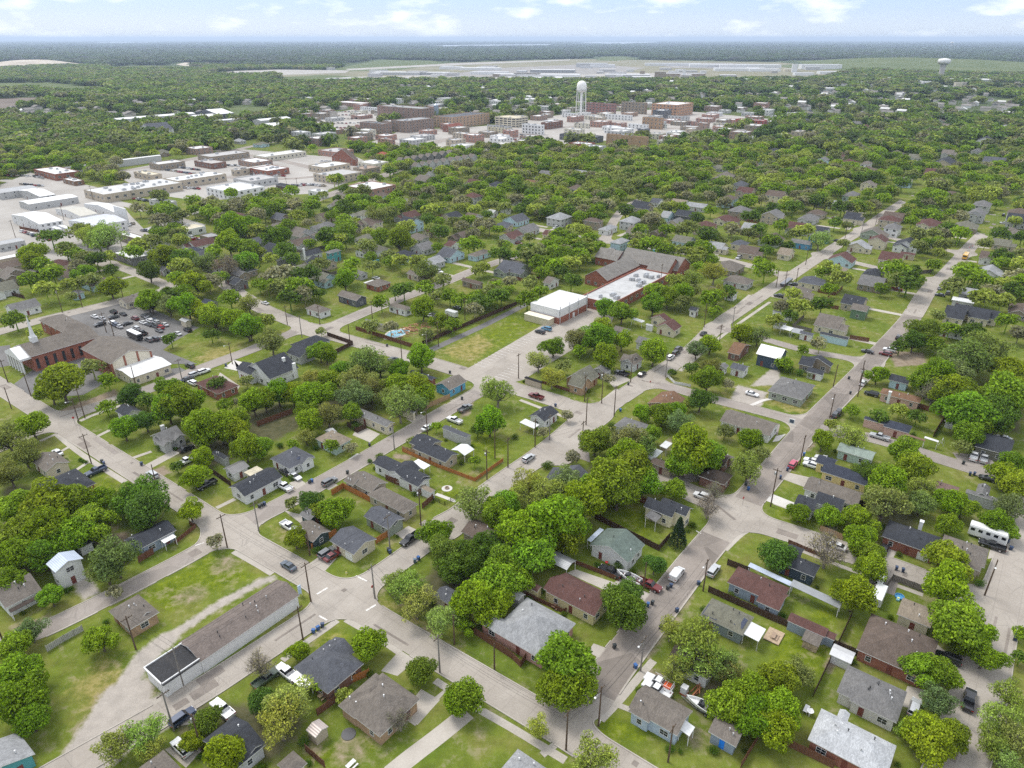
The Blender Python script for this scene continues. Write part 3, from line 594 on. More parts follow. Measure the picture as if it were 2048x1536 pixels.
field('lake', 'lake', [(845,93, 860,91, 960,89.5, 1110,88.5, 1100,91.5, 1000,94, 900,94.5), (1150,86, 1190,84, 1310,83.5, 1320,86, 1240,89, 1170,88), (160,86, 220,84.5, 330,84, 300,86.5, 200,87.5), (500,83.5, 640,82.6, 660,84, 520,84.8)], 0.5)
# ------------------------------------------------------------------ houses
C = dict(charcoal=(.058,.062,.072), slate=(.115,.12,.135), navy=(.055,.062,.085), grey=(.20,.195,.19), pale=(.36,.365,.37), taupe=(.20,.175,.15), brown=(.155,.12,.098), darkbrown=(.075,.058,.048),
         maroon=(.135,.072,.062), rust=(.22,.13,.08), tan=(.30,.25,.19), green=(.15,.19,.165), white=(.72,.72,.71), cream=(.62,.56,.42), yellow=(.68,.60,.34), beige=(.50,.43,.33), blue=(.14,.42,.62),
         bluegrey=(.30,.36,.43), sage=(.33,.37,.30), mint=(.42,.53,.47), pink=(.62,.42,.35), brick=(.30,.125,.085), tanbrick=(.40,.27,.17), redbrick=(.31,.125,.085), teal=(.10,.35,.36), paleblue=(.45,.60,.66), ltgrey=(.48,.48,.47),
         darkteal=(.05,.075,.08), darkblue=(.06,.085,.12), metalblue=(.50,.56,.66), metal=(.34,.35,.36), brownbrick=(.21,.115,.085), black=(.03,.03,.032), olive=(.20,.195,.15), greyred=(.22,.15,.13))
for k_ in C: C[k_] = tuple(v*(.88 if min(C[k_]) > .4 else .82) for v in C[k_])
def rect(L=None, R=None, B=None, T=None, z=2.8, rot=ANG, w=None, d=None):
    u0 = []; u1 = []; v0 = []; v1 = []
    for p, a, b in ((L, u0, v1), (R, u1, v0), (B, u0, v0), (T, u1, v1)):
        if p: q = uv(G(p[0], p[1], z), rot); a.append(q[0]); b.append(q[1])
    m = lambda l: sum(l)/len(l) if l else None
    u0, u1, v0, v1 = m(u0), m(u1), m(v0), m(v1)
    if u1 is None: u1 = u0+w
    if u0 is None: u0 = u1-w
    if v1 is None: v1 = v0+d
    if v0 is None: v0 = v1-d
    if u1 < u0: u0, u1 = u1, u0
    if v1 < v0: v0, v1 = v1, v0
    return ((u0+u1)/2, (v0+v1)/2, max(u1-u0, 1.2), max(v1-v0, 1.2))
def roof_into(mb, cx, cy, w, d, z, kind, pitch, th=0.16, top=0, under=1):
    """roof of one wing; kinds: gu / gv gable with its ridge along x / y, h hip, f flat, s lean-to"""
    x0, x1, y0, y1 = cx-w/2, cx+w/2, cy-d/2, cy+d/2
    if kind == 'gv' or (kind == 'h' and d > w):
        sub = MB(); roof_into(sub, 0, 0, d, w, z, 'gu' if kind == 'gv' else 'h', pitch, th, top, under)
        o = len(mb.v); mb.v += [(cx-y, cy+x, q) for x, y, q in sub.v]; mb.f += [tuple(i+o for i in f) for f in sub.f]; mb.m += sub.m; return
    if kind == 'f':
        mb.box(x0, x1, y0, y1, z, z+th*1.6, top); return
    if kind == 's':
        h = pitch*d; vs = [(x0, y0, z), (x1, y0, z), (x1, y1, z+h), (x0, y1, z+h)]
    if kind == 'gu':
        h = pitch*d/2; tp = [(x0, y0, z), (x1, y0, z), (x1, cy, z+h), (x0, cy, z+h), (x0, y1, z), (x1, y1, z)]; fs = [(0, 1, 2, 3), (3, 2, 5, 4)]; rim = [0, 1, 2, 5, 4, 3]
    elif kind == 'h':
        h = pitch*d/2; r = min(d/2, w/2-0.05); tp = [(x0, y0, z), (x1, y0, z), (x1, y1, z), (x0, y1, z), (x0+r, cy, z+h), (x1-r, cy, z+h)]
        fs = [(0, 1, 5, 4), (1, 2, 5), (2, 3, 4, 5), (3, 0, 4)]; rim = [0, 1, 2, 3]
    else: tp = vs; fs = [(0, 1, 2, 3)]; rim = [0, 1, 2, 3]
    tp = [(a, b, c+th) for a, b, c in tp]; n = len(tp)
    mb.add(tp, fs, top)
    mb.add([(a, b, c-th) for a, b, c in tp], [f[::-1] for f in fs], under)
    e = [tp[i] for i in rim]; k = len(e)
    mb.add(e+[(a, b, c-th) for a, b, c in e], [(i, k+i, k+(i+1) % k, (i+1) % k) for i in range(k)], under)
def walls_into(mb, cx, cy, w, d, z, kind, pitch, oh=0.45, z0=-0.15):
    x0, x1, y0, y1 = cx-w/2+oh, cx+w/2-oh, cy-d/2+oh, cy+d/2-oh
    zt = z+ (pitch*oh if kind in ('gu', 'gv', 'h') else 0)-0.02
    vs = [(x0, y0, z0), (x1, y0, z0), (x1, y1, z0), (x0, y1, z0), (x0, y0, zt), (x1, y0, zt), (x1, y1, zt), (x0, y1, zt)]
    fs = [(0, 1, 5, 4), (1, 2, 6, 5), (2, 3, 7, 6), (3, 0, 4, 7)]
    if kind == 'gu': h = zt+pitch*(y1-y0)/2; vs += [(x0, cy, h), (x1, cy, h)]; fs += [(4, 8, 7), (5, 6, 9)]
    if kind == 'gv': h = zt+pitch*(x1-x0)/2; vs += [(cx, y0, h), (cx, y1, h)]; fs += [(4, 5, 8), (6, 7, 9)]
    if kind == 's':  h = zt+pitch*(y1-y0); vs += [(x0, y1, h), (x1, y1, h)]; fs += [(7, 6, 9, 8), (6, 5, 9), (4, 7, 8)]
    mb.add(vs, fs)
_wm = {}
def winmesh(w, h, split):
    k = (round(w, 1), round(h, 1), split)
    if k not in _wm:
        f = MB(); b = 0.09                                   # in local x-z, facing -y
        f.box(-w/2-b, w/2+b, -.05, .04, h/2, h/2+b, 0); f.box(-w/2-b, w/2+b, -.07, .04, -h/2-b, -h/2, 0)
        f.box(-w/2-b, -w/2, -.05, .04, -h/2, h/2, 0); f.box(w/2, w/2+b, -.05, .04, -h/2, h/2, 0); f.box(-w/2, w/2, -.035, .03, -.03, .03, 0)
        if w > 1.2: f.box(-.03, .03, -.034, .03, -h/2, h/2, 0)
        if split:
            p = MB(); p.box(-w/2, w/2, -.022, .03, -h/2, h/2); _wm[k] = (f.mesh('window', ['trim']), p.mesh('pane', ['glass']))
        else:
            f.box(-w/2, w/2, -.022, .03, -h/2, h/2, 1); _wm[k] = (f.mesh('window', ['trim', 'glass']), None)
    return _wm[k]
def doormesh():
    if 'd' not in _wm:
        f = MB(); f.box(-.46, .46, -.05, .04, 0, 2.03, 0); f.box(-.3, .3, -.07, -.04, 1.1, 1.85, 0); _wm['d'] = f.mesh('door', ['paint'])
    return _wm['d']
def garagemesh():
    if 'g' not in _wm:
        f = MB(); f.box(-1.25, 1.25, -.05, .04, 0, 2.1, 0)
        for k in range(4): f.box(-1.2, 1.2, -.075, -.045, .06+k*.52, .5+k*.52, 0)
        _wm['g'] = f.mesh('garage_door', ['paint'])
    return _wm['g']
def ventmesh():
    if 'v' not in _wm:
        f = MB(); f.lathe([(.09, -.4), (.09, .45), (.14, .47), (.14, .58), (.02, .6)], 8); _wm['v'] = f.mesh('roof_vent', ['paint'])
    return _wm['v']
SIDES = {'-v': (0, -1, 0), '+v': (0, 1, pi), '-u': (-1, 0, -pi/2), '+u': (1, 0, pi/2)}
FOOT = []                                   # footprints (world polygons with a margin), trees keep off them
def foot(rt, r, a, m=1.0):
    cx, cy, w, d = r; FOOT.append([xy((cx+s*(w/2+m), cy+q*(d/2+m)), a) for s, q in ((-1, -1), (1, -1), (1, 1), (-1, 1))])
HOUSES = {}
def house(ref, roofc, wallc, wings, extra='', wall='siding', roofm='shingle', pitch=0.5, rot=ANG, name='house', cat='house', doorc=(.16,.05,.04), near=None, garage=None, chim=(), vents=None, group=None, win=True, label=None, z0=-0.15, oh=0.45):
    """wings: (Lx,Ly,Rx,Ry, eave height, kind[, pitch]) with L and R the two opposite eave corners as the photo shows them"""
    rs = []
    for wg in wings:
        if isinstance(wg[0], dict): r = rect(z=wg[1], rot=rot, **wg[0]); z, kind = wg[1], wg[2]; p = wg[3] if len(wg) > 3 else pitch
        else: r = rect(L=wg[0:2], R=wg[2:4], z=wg[4], rot=rot); z, kind = wg[4], wg[5]; p = wg[6] if len(wg) > 6 else pitch
        rs.append((r, z, kind, p))
    c0 = xy(rs[0][0][:2], rot); rt = root(name, c0, radians(rot)); o = rs[0][0][:2]
    dist = hypot(*c0); near = dist < 260 if near is None else near
    lab = label or (ref+((' '+extra) if extra else (' among the trees' if len(ref.split()) < 4 else ''))); tag(rt, lab, cat, group)
    q = PX(c0[0], c0[1], rs[0][1]); MARKS.append((q[0], q[1], ref)); HOUSES[ref] = rt
    wb, rb = MB(), MB()
    for k, (r, z, kind, p) in enumerate(rs):
        zz = z+0.013*k; cx, cy, w, d = r[0]-o[0], r[1]-o[1], r[2], r[3]
        walls_into(wb, cx, cy, w-0.014*k, d-0.014*k, zz, kind, p, oh if min(w, d) > 3 else 0.2, z0); roof_into(rb, cx, cy, w, d, zz, kind, p); foot(rt, r, rot)
    link('wall', wb.mesh('wall', wall), rt, col=C.get(wallc, wallc)); rf = link('roof', rb.mesh('roof', [roofm, 'trim']), rt, col=C.get(roofc, roofc))
    # openings
    done = garage is None; doored = False
    for k, (r, z, kind, p) in enumerate(rs):
        cx, cy, w, d = r[0]-o[0], r[1]-o[1], r[2], r[3]; ov = oh if min(w, d) > 3 else 0.2
        if not win or min(w, d) < 3.2: continue
        for sd_, (sx, sy, rz) in SIDES.items():
            if not near and sd_ in ('+v', '+u'): continue
            ln = (d if sx else w)-2*ov; n = max(1, min(4, int(ln/3.4)))
            for storey in range(2 if z > 4.6 else 1):
                for i in range(n):
                    s = ((i+0.5)/n-0.5)*ln; px_, py_ = (cx+sx*(w/2-ov), cy+s*(1 if sx else 1)) if sx else (cx+s, cy+sy*(d/2-ov))
                    inside = any(j != k and abs(px_+sx*.3-(q_[0][0]-o[0])) < q_[0][2]/2 and abs(py_+sy*.3-(q_[0][1]-o[1])) < q_[0][3]/2 for j, q_ in enumerate(rs))
                    if inside: continue
                    zc = 1.55+storey*2.75 if z > 2.3 else z*0.6
                    off = (px_+sx*0.004, py_+sy*0.004)
                    if garage == sd_ and not done and ln > 4 and storey == 0:
                        g_ = link('garage_door', garagemesh(), rt, (*off, 0.0), rz, (.66, .65, .62)); done = True; continue
                    if not doored and storey == 0 and i == n//2 and sd_ == ('-v' if w > d else '-u') :
                        link('door', doormesh(), rt, (*off, 0.15), rz, doorc); doored = True; continue
                    fm, pm_ = winmesh(1.5 if rnd.random() < .35 and ln/n > 3 else .9, 1.15, near)
                    wo_ = link('window', fm, rt, (*off, zc), rz)
                    if pm_: link('pane', pm_, wo_)
    if near:
        nv = rnd.randint(2, 4) if vents is None else vents
        for k in range(nv):
            r, z, kind, p = rs[rnd.randrange(len(rs))]; cx, cy, w, d = r[0]-o[0], r[1]-o[1], r[2], r[3]
            fx, fy = rnd.uniform(-.3, .3), rnd.uniform(-.3, .3)
            hgt = {'gu': p*d*(.5-abs(fy)), 'gv': p*w*(.5-abs(fx)), 'h': p*min(min(w, d)/2, d*(.5-abs(fy)), w*(.5-abs(fx)))}.get(kind, 0.1)
            link('roof_vent', ventmesh(), rf, (cx+fx*w, cy+fy*d, z+hgt+.16), 0, rnd.choice([(.65, .65, .65), (.05, .05, .05), (.4, .4, .4)]))
    for (px_, py_, hz, cc) in chim:
        q = uv(G(px_, py_, hz-.6), rot); b_ = MB(); x_, y_ = q[0]-o[0], q[1]-o[1]
        b_.box(x_-.5, x_+.5, y_-.4, y_+.4, 1.5, hz); b_.box(x_-.58, x_+.58, y_-.48, y_+.48, hz, hz+.15); link('chimney', b_.mesh('chimney', 'brick' if cc == 'brick' else 'paint'), rf, col=C.get(cc, cc))
    return rt, rs, o
def part_slab(rt, o, rot, L, R, z, col, matn='metal_roof', name='porch_roof', kind='s', pitch=0.06, posts=True, th=0.1):
    """a lower roof on posts joined to a house"""
    r = rect(L=L, R=R, z=z, rot=rot); cx, cy, w, d = r[0]-o[0], r[1]-o[1], r[2], r[3]; foot(rt, r, rot, .5)
    b_ = MB(); roof_into(b_, cx, cy, w, d, z, kind, pitch, th, 0, 0); rf = link(name, b_.mesh(name, matn), rt, col=C.get(col, col))
    if posts:
        for sx in (-1, 1):
            for sy in (-1, 1):
                p = MB(); p.box(-.06, .06, -.06, .06, 0, z+.02); link('post', p.mesh('post', 'trim'), rt, (cx+sx*(w/2-.15), cy+sy*(d/2-.15), 0))
    return rf
def canopy(label, L, R, z, col, matn='metal_roof', kind='s', pitch=0.06, name='carport', cat='carport', rot=ANG, T=None, B=None, walls=None):
    r = rect(L=L, R=R, T=T, B=B, z=z, rot=rot); rt = root(name, xy(r[:2], rot), radians(rot)); tag(rt, label, cat); foot(rt, r, rot, .4)
    b_ = MB(); roof_into(b_, 0, 0, r[2], r[3], z, kind, pitch, .08, 0, 0); link('roof', b_.mesh('roof', matn), rt, col=C.get(col, col))
    for sx in (-1, 1):
        for sy in (-1, 1):
            p = MB(); p.box(-.06, .06, -.06, .06, 0, z+.02); link('post', p.mesh('post', 'trim'), rt, (sx*(r[2]/2-.2), sy*(r[3]/2-.2), 0))
    if walls:
        b_ = MB(); b_.box(-r[2]/2+.1, r[2]/2-.1, r[3]/2-.2, r[3]/2-.1, 0, z); link('wall', b_.mesh('wall', 'siding'), rt, col=C[walls])
    q = PX(*xy(r[:2], rot), z); return rt
def solar(rt, rs, o, L, R, z, rot=ANG, lift=.0):
    r = rect(L=L, R=R, z=z, rot=rot); cx, cy, w, d = r[0]-o[0], r[1]-o[1], r[2], r[3]; R0, z0, kind, p = rs[0]
    b_ = MB()
    # laid on the slope that faces -x or -y, whichever the patch lies on
    def hz(x, y):
        X0, Y0, W0, D0 = R0[0]-o[0], R0[1]-o[1], R0[2], R0[3]; fx, fy = abs(x-X0), abs(y-Y0)
        return z0+.24+{'gu': p*(D0/2-fy), 'gv': p*(W0/2-fx), 'h': p*min(min(W0, D0)/2, D0/2-fy, W0/2-fx)}[kind]
    q = [(cx-w/2, cy-d/2), (cx+w/2, cy-d/2), (cx+w/2, cy+d/2), (cx-w/2, cy+d/2)]
    v = [(a, b, hz(a, b)) for a, b in q]; b_.add(v+[(a, b, c-.05) for a, b, c in v], [(0, 1, 2), (0, 2, 3), (0, 4, 5, 1), (1, 5, 6, 2), (2, 6, 7, 3), (3, 7, 4, 0)])
    link('solar_panel', b_.mesh('solar_panel', 'solar'), rt)
def block(ref, L, R, z, wallc, roofc='white', wall='brick', rot=ANG, windows=None, parapet=.6, name='building', cat='building', units=0, T=None, B=None, w=None, d=None, label=None, group=None, extra='', mark=True, roofm='membrane'):
    """flat-roofed building: walls with parapet, roof sheet, window rows on the sides we see"""
    r = rect(L=L, B=B, T=T, R=R if not (B and d) else None, z=z, rot=rot, w=w or (abs(uv(G(*R, z), rot)[0]-uv(G(*B, z), rot)[0]) if B and R and d else None), d=d); c0 = xy(r[:2], rot); rt = root(name, c0, radians(rot)); w, d = r[2], r[3]
    tag(rt, label or (ref+(' '+extra if extra else '')), cat, group)
    if mark: q = PX(*c0, z); MARKS.append((q[0], q[1], ref))
    foot(rt, r, rot, 2.0); b_ = MB(); t_ = .3; x, y = w/2, d/2
    b_.add([(-x, -y, -.2), (x, -y, -.2), (x, y, -.2), (-x, y, -.2), (-x, -y, z+parapet), (x, -y, z+parapet), (x, y, z+parapet), (-x, y, z+parapet),
            (-x+t_, -y+t_, z+parapet), (x-t_, -y+t_, z+parapet), (x-t_, y-t_, z+parapet), (-x+t_, y-t_, z+parapet), (-x+t_, -y+t_, z-.1), (x-t_, -y+t_, z-.1), (x-t_, y-t_, z-.1), (-x+t_, y-t_, z-.1)],
           [(0, 1, 5, 4), (1, 2, 6, 5), (2, 3, 7, 6), (3, 0, 4, 7), (4, 5, 9, 8), (5, 6, 10, 9), (6, 7, 11, 10), (7, 4, 8, 11), (8, 9, 13, 12), (9, 10, 14, 13), (10, 11, 15, 14), (11, 8, 12, 15)])
    link('wall', b_.mesh('wall', wall), rt, col=C.get(wallc, wallc))
    b_ = MB(); b_.box(-x+t_, x-t_, -y+t_, y-t_, z-.3, z); link('roof', b_.mesh('roof', roofm), rt, col=C.get(roofc, roofc))
    for k in range(units):
        b_ = MB(); s = rnd.uniform(.8, 1.6); b_.box(-s, s, -s*.7, s*.7, 0, 1.3); b_.box(-s*.6, s*.6, -s*.4, s*.4, 1.3, 1.55)
        link('rooftop_unit', b_.mesh('rooftop_unit', 'bare_metal'), rt, (rnd.uniform(-.42, .42)*w, rnd.uniform(-.38, .38)*d, z-.01), 0, (.45, .46, .47))
    if windows:
        ns, per, ww, wh = windows
        for s in range(ns):
            for sd_ in ('-v', '-u'):
                sx, sy, rz = SIDES[sd_]; ln = d if sx else w; n = max(1, min(int(ln/per), 46//ns))
                for i in range(n):
                    p = ((i+.5)/n-.5)*ln; link('window', winmesh(ww, wh, False)[0], rt, (-x-.005, p, (s+.55)*z/ns) if sx else (p, -y-.005, (s+.55)*z/ns), rz)
    return rt, r

# ------------------------------------------------------------------ trees
def np_mesh(name, V, F, mats, mi=None, smooth=False):
    me = bpy.data.meshes.new(name); k = F.shape[1]
    me.vertices.add(len(V)); me.vertices.foreach_set('co', V.astype(np.float32).ravel()); me.loops.add(F.size); me.polygons.add(len(F))
    me.loops.foreach_set('vertex_index', F.astype(np.int32).ravel()); me.polygons.foreach_set('loop_start', np.arange(0, F.size, k, dtype=np.int32))
    for m in mats: me.materials.append(M[m])
    me.update(calc_edges=True); return me
def leaves(rs, centres, radii, n, size, flat=0.0, up=.35):
    """n leaf sprays spread through shells round the given clump centres"""
    w = radii**2; ci = rs.choice(len(centres), n, p=w/w.sum()); d = rs.normal(size=(n, 3)); d[:, 2] += up*.6; d /= np.linalg.norm(d, axis=1, keepdims=True)
    rr = radii[ci]*(0.55+0.5*rs.random(n)**.6); P = centres[ci]+d*rr[:, None]*np.array([1, 1, .85])
    nrm = d*.8+rs.normal(size=(n, 3))*.55; nrm[:, 2] += up; nrm /= np.linalg.norm(nrm, axis=1, keepdims=True)
    a = np.cross(nrm, rs.normal(size=(n, 3))); a /= np.linalg.norm(a, axis=1, keepdims=True); b = np.cross(nrm, a)
    s = size*(0.6+.8*rs.random(n))[:, None]; a *= s; b *= s*.62
    fold = nrm*s*.25
    V = np.stack([P-a, P-b*1.0+fold, P+a, P+b*1.0+fold], 1).reshape(-1, 3); F = np.arange(len(V)).reshape(-1, 4)
    return V, F
def tree_meshes(seed, kind):
    """crown (radius about 5, total height about 10.5) and trunk with limbs"""
    rs = np.random.RandomState(seed); tb = MB()
    P = dict(G=(26, .33, 7200, .25, (1, 1, .92)), D=(27, .31, 7600, .21, (1, 1, .88)), Y=(30, .28, 3600, .19, (1, 1, .9)), O=(30, .29, 4400, .20, (1, 1, .9)), B=(24, .29, 1100, .15, (1, 1, .9)),
             C=(1, 1, 0, .2, (1, 1, 1)), S=(9, .55, 2600, .22, (1, 1, .72)))[kind]
    n, lr, nl, ls, sh = P; cz = 5.1; R = 5.0
    if kind == 'S': cz = 3.0
    if kind == 'C':
        zz = rs.random(3200)**.8; an = rs.random(3200)*2*pi; rr = R*.62*(1-zz)**.85*(0.7+.4*rs.random(3200)); Pn = np.stack([rr*np.cos(an), rr*np.sin(an), 1.0+zz*11.5], 1)
        V, F = leaves(rs, Pn, np.full(len(Pn), .5), 3600, .28, up=.1); tb.tube([(0, 0, -.3), (0, 0, 10)], [.3, .05], 7)
        return np_mesh('crown', V, F, ['leaf']), tb.mesh('trunk', 'bark')
    cen = []
    k = 0
    while len(cen) < n and k < 4000:
        k += 1; d = rs.normal(size=3); d /= np.linalg.norm(d); d[2] = abs(d[2])*.95-.45*rs.random() if rs.random() < .62 else -abs(d[2])*.75
        c = d*R*(1-lr)*rs.uniform(.55, 1.08)*np.array(sh)
        c[:2] *= 1+.2*math.sin(3*math.atan2(c[1], c[0])+seed)+.1*math.sin(2*math.atan2(c[1], c[0])+seed*2)
        if all(np.linalg.norm(c-q) > R*lr*.62 for q in cen): cen.append(c)
    cen = np.array(cen); rad = R*lr*rs.uniform(.58, 1.25, len(cen)); cen[:, 2] += cz
    bark = 'pale_bark' if kind in 'BY' else 'bark'
    # trunk, limbs to the clumps, twigs
    th = 2.0 if kind != 'S' else .6; lean = rs.uniform(-.3, .3, 2)
    tb.tube([(0, 0, -.3), (lean[0]*.4, lean[1]*.4, th*.5), (lean[0], lean[1], th), (lean[0]*1.4, lean[1]*1.4, cz+.8)], [.36, .27, .23, .07], 8)
    for c in cen:
        s = np.array([lean[0], lean[1], th*rs.uniform(.75, 1.15)]); m_ = s*.45+c*.55+np.array([0, 0, -.5])+rs.normal(size=3)*.25
        tb.tube([tuple(s), tuple(m_), tuple(c)], [.13, .085, .035], 5, cap=False)
        for q in range(9 if kind == 'B' else (4 if kind in 'YO' else 2)):
            d = rs.normal(size=3); d[2] += .5; d /= np.linalg.norm(d); e = c+d*R*lr*rs.uniform(.7, 1.25); h_ = m_*.3+c*.7
            tb.tube([tuple(h_), tuple((h_+e)/2+rs.normal(size=3)*.12), tuple(e)], [.04, .03, .012], 4, cap=False)
            if kind == 'B':
                for g_ in range(4): e2 = e+(d*.5+rs.normal(size=3)*.6); tb.tube([tuple((c+e)/2), tuple(e2)], [.022, .008], 3, cap=False)
    V, F = leaves(rs, cen, rad, nl, ls)
    return np_mesh('crown', V, F, ['leaf']), tb.mesh('trunk', bark)
NV = dict(G=5, D=4, Y=3, O=4, B=3, C=2, S=2)
TM = {k: [tree_meshes(11*ord(k)+7*i+3, k) for i in range(n)] for k, n in NV.items()}
TW = dict(G='bright green leafy tree', D='dark green dense tree', Y='thin yellow-green spring tree', O='soft olive-green tree', B='bare-branched grey tree', C='dark conical evergreen', S='round green shrub', R='small dark-red maple')
TCOL = dict(G=(.208, .305, .012), D=(.118, .192, .018), Y=(.310, .365, .060), O=(.225, .265, .065), B=(.29, .28, .15), C=(.045, .080, .028), S=(.105, .175, .014), R=(.16, .02, .03))
TREES = []
def place_tree(wx, wy, r, kind, hscale=1.0, group=None, label=None):
    km = 'S' if kind == 'R' else kind; cm, tm = TM[km][rnd.randrange(len(TM[km]))]
    nm = {'S': 'shrub', 'R': 'shrub', 'C': 'conifer_tree', 'B': 'bare_tree'}.get(kind, 'broadleaf_tree')
    rt = root(nm, (wx, wy), rnd.uniform(0, 6.28)); s = r/5.0; z = s*hscale*rnd.uniform(.94, 1.08)
    q_ = rnd.uniform(.88, 1.12); rt.scale = (s*q_, s/q_, z)
    j = rnd.uniform(.82, 1.22); c = TCOL[kind]; hue = rnd.uniform(-.2, .2)
    col = (c[0]*j*(1+hue), c[1]*j, c[2]*j*(1+rnd.choice((0, .2, .6))))
    link('crown', cm, rt, col=col); link('trunk', tm, rt)
    TREES.append((wx, wy, r)); rt['_k'] = kind; rt['category'] = 'shrub' if kind in 'SR' else 'tree'
    rt['_lab'] = label or ''; rt['_r'] = r
    return rt
def tree_px(x, y, rpx, kind, label=None):
    r = 5.0
    for _ in range(4):
        f = .50 if kind not in 'SR' else .5
        h = r*2.05*f if kind not in 'SR' else r*.6
        p = G(x, y, h); dep = p[1]*_cp+(CAMH-h)*_sp; r = rpx*1.08*dep/FPX
    tall = 1.0 if r > 2.2 else 1.1
    return place_tree(p[0], p[1], max(r, .5), kind, tall, label=label)

# ------------------------------------------------------------------ vehicles
def loft(mb, secs, mi=0, caps=True):
    """sections: (x, [(y, z) ...]) with equal counts, joined into a skin"""
    o = len(mb.v); n = len(secs[0][1])
    for x, pr in secs: mb.v += [(x, a, b) for a, b in pr]
    fs = [(o+i*n+j, o+i*n+(j+1) % n, o+(i+1)*n+(j+1) % n, o+(i+1)*n+j) for i in range(len(secs)-1) for j in range(n)]
    if caps: fs += [tuple(o+j for j in reversed(range(n))), tuple(o+(len(secs)-1)*n+j for j in range(n))]
    mb.f += fs; mb.m += [mi]*len(fs)
def sec(hw, zb, zt, tuck=.06):
    return [(-hw+tuck, zb), (hw-tuck, zb), (hw, zb+.18), (hw, zt-.16), (hw-tuck-.04, zt), (-hw+tuck+.04, zt), (-hw, zt-.16), (-hw, zb+.18)]
def cab(mb, x0, x1, x2, x3, hw, zb, zt, tk=.2, mi=0):  # glasshouse: windscreen x0->x1, roof x1->x2, rear x2->x3
    vs = [(x0, -hw, zb), (x0, hw, zb), (x3, hw, zb), (x3, -hw, zb), (x1, -hw+tk, zt), (x1, hw-tk, zt), (x2, hw-tk, zt), (x2, -hw+tk, zt)]
    mb.add(vs, [(0, 1, 5, 4), (1, 2, 6, 5), (2, 3, 7, 6), (3, 0, 4, 7), (4, 5, 6, 7)], mi)
def car_mesh(kind):
    """front towards +x; returns body, glass, wheel, wheel places, front and rear lamp places"""
    b, g = MB(), MB()
    if kind == 'sedan':
        L_1, hw = 4.7, .90; loft(b, [(-2.35, sec(.74, .42, .82)), (-2.2, sec(.86, .3, .98)), (-1.2, sec(.9, .26, 1.0)), (0.6, sec(.9, .26, .98)), (1.6, sec(.88, .26, .90)), (2.2, sec(.82, .3, .78)), (2.35, sec(.66, .4, .66))])
        cab(g, 1.0, .25, -1.0, -1.75, .80, .96, 1.42); cab(b, .22, .14, -.92, -1.02, .64, 1.415, 1.455, .06); wb = (1.42, -1.38); r = .33
    elif kind == 'suv':
        L_1, hw = 4.8, .95; loft(b, [(-2.4, sec(.82, .45, 1.05)), (-2.3, sec(.93, .34, 1.16)), (-1, sec(.95, .3, 1.14)), (.7, sec(.95, .3, 1.12)), (1.7, sec(.93, .3, 1.04)), (2.25, sec(.88, .34, .95)), (2.4, sec(.74, .45, .8))])
        cab(g, 1.05, .45, -2.0, -2.32, .86, 1.10, 1.68); cab(b, .42, .34, -1.95, -2.06, .70, 1.675, 1.74, .06); wb = (1.5, -1.42); r = .38
    elif kind == 'pickup':
        L_1, hw = 5.8, 1.0; loft(b, [(-.85, sec(1.0, .42, 1.22)), (.9, sec(1.0, .4, 1.2)), (2.0, sec(.98, .4, 1.14)), (2.75, sec(.94, .42, 1.05)), (2.9, sec(.8, .5, .9))])
        b.box(-2.9, -.86, -1.0, 1.0, .45, .72); b.box(-2.9, -.86, -1.0, -.9, .72, 1.2); b.box(-2.9, -.86, .9, 1.0, .72, 1.2); b.box(-2.9, -2.8, -.9, .9, .72, 1.18)
        cab(g, 1.15, .6, -.6, -.84, .9, 1.18, 1.80); cab(b, .56, .5, -.52, -.6, .74, 1.795, 1.86, .06); wb = (1.85, -1.75); r = .42
    elif kind == 'van':
        L_1, hw = 5.2, .98; loft(b, [(-2.6, sec(.9, .4, 1.85)), (-2.5, sec(.97, .34, 1.98)), (.3, sec(.97, .3, 2.0)), (1.1, sec(.96, .3, 1.75)), (1.75, sec(.95, .3, 1.2)), (2.4, sec(.92, .34, 1.02)), (2.6, sec(.78, .45, .8))])
        cab(g, 1.78, 1.08, .2, -.2, .99, 1.16, 1.78, .02); wb = (1.6, -1.6); r = .36
    wv_ = MB(); seg = 14
    vs = []
    for y in (-.11, .11): vs += [(r*cos(2*pi*k/seg), y, r*sin(2*pi*k/seg)) for k in range(seg)]
    wv_.add(vs, [(k, (k+1) % seg, seg+(k+1) % seg, seg+k) for k in range(seg)]+[tuple(range(seg))[::-1], tuple(range(seg, 2*seg))])
    rm = MB(); vs = []
    for y in (-.125, .125): vs += [(r*.6*cos(2*pi*k/seg), y, r*.6*sin(2*pi*k/seg)) for k in range(seg)]
    rm.add(vs, [(k, (k+1) % seg, seg+(k+1) % seg, seg+k) for k in range(seg)]+[tuple(range(seg))[::-1], tuple(range(seg, 2*seg))])
    hl = MB(); hl.box(-.06, .05, -.2, .2, -.08, .09)
    front = {'sedan': (2.27, .56, .62), 'suv': (2.3, .62, .82), 'pickup': (2.8, .68, .92), 'van': (2.5, .62, .82)}[kind]
    back = {'sedan': (-2.26, .6, .78), 'suv': (-2.36, .7, .98), 'pickup': (-2.9, .84, .95), 'van': (-2.57, .76, 1.0)}[kind]
    me = b.mesh('body', 'car_paint')
    for p in me.polygons: p.use_smooth = len(p.vertices) == 4 and False
    return dict(body=me, glass=g.mesh('window', 'car_glass'), tyre=wv_.mesh('wheel', 'rubber'), rim=rm.mesh('rim', 'rim'), lamp=hl.mesh('headlight', 'lamp'), tail=hl.mesh('tail_light', 'tail'), wb=wb, hw=hw, r=r, f=front, t=back)
CM = {k: car_mesh(k) for k in ('sedan', 'suv', 'pickup', 'van')}
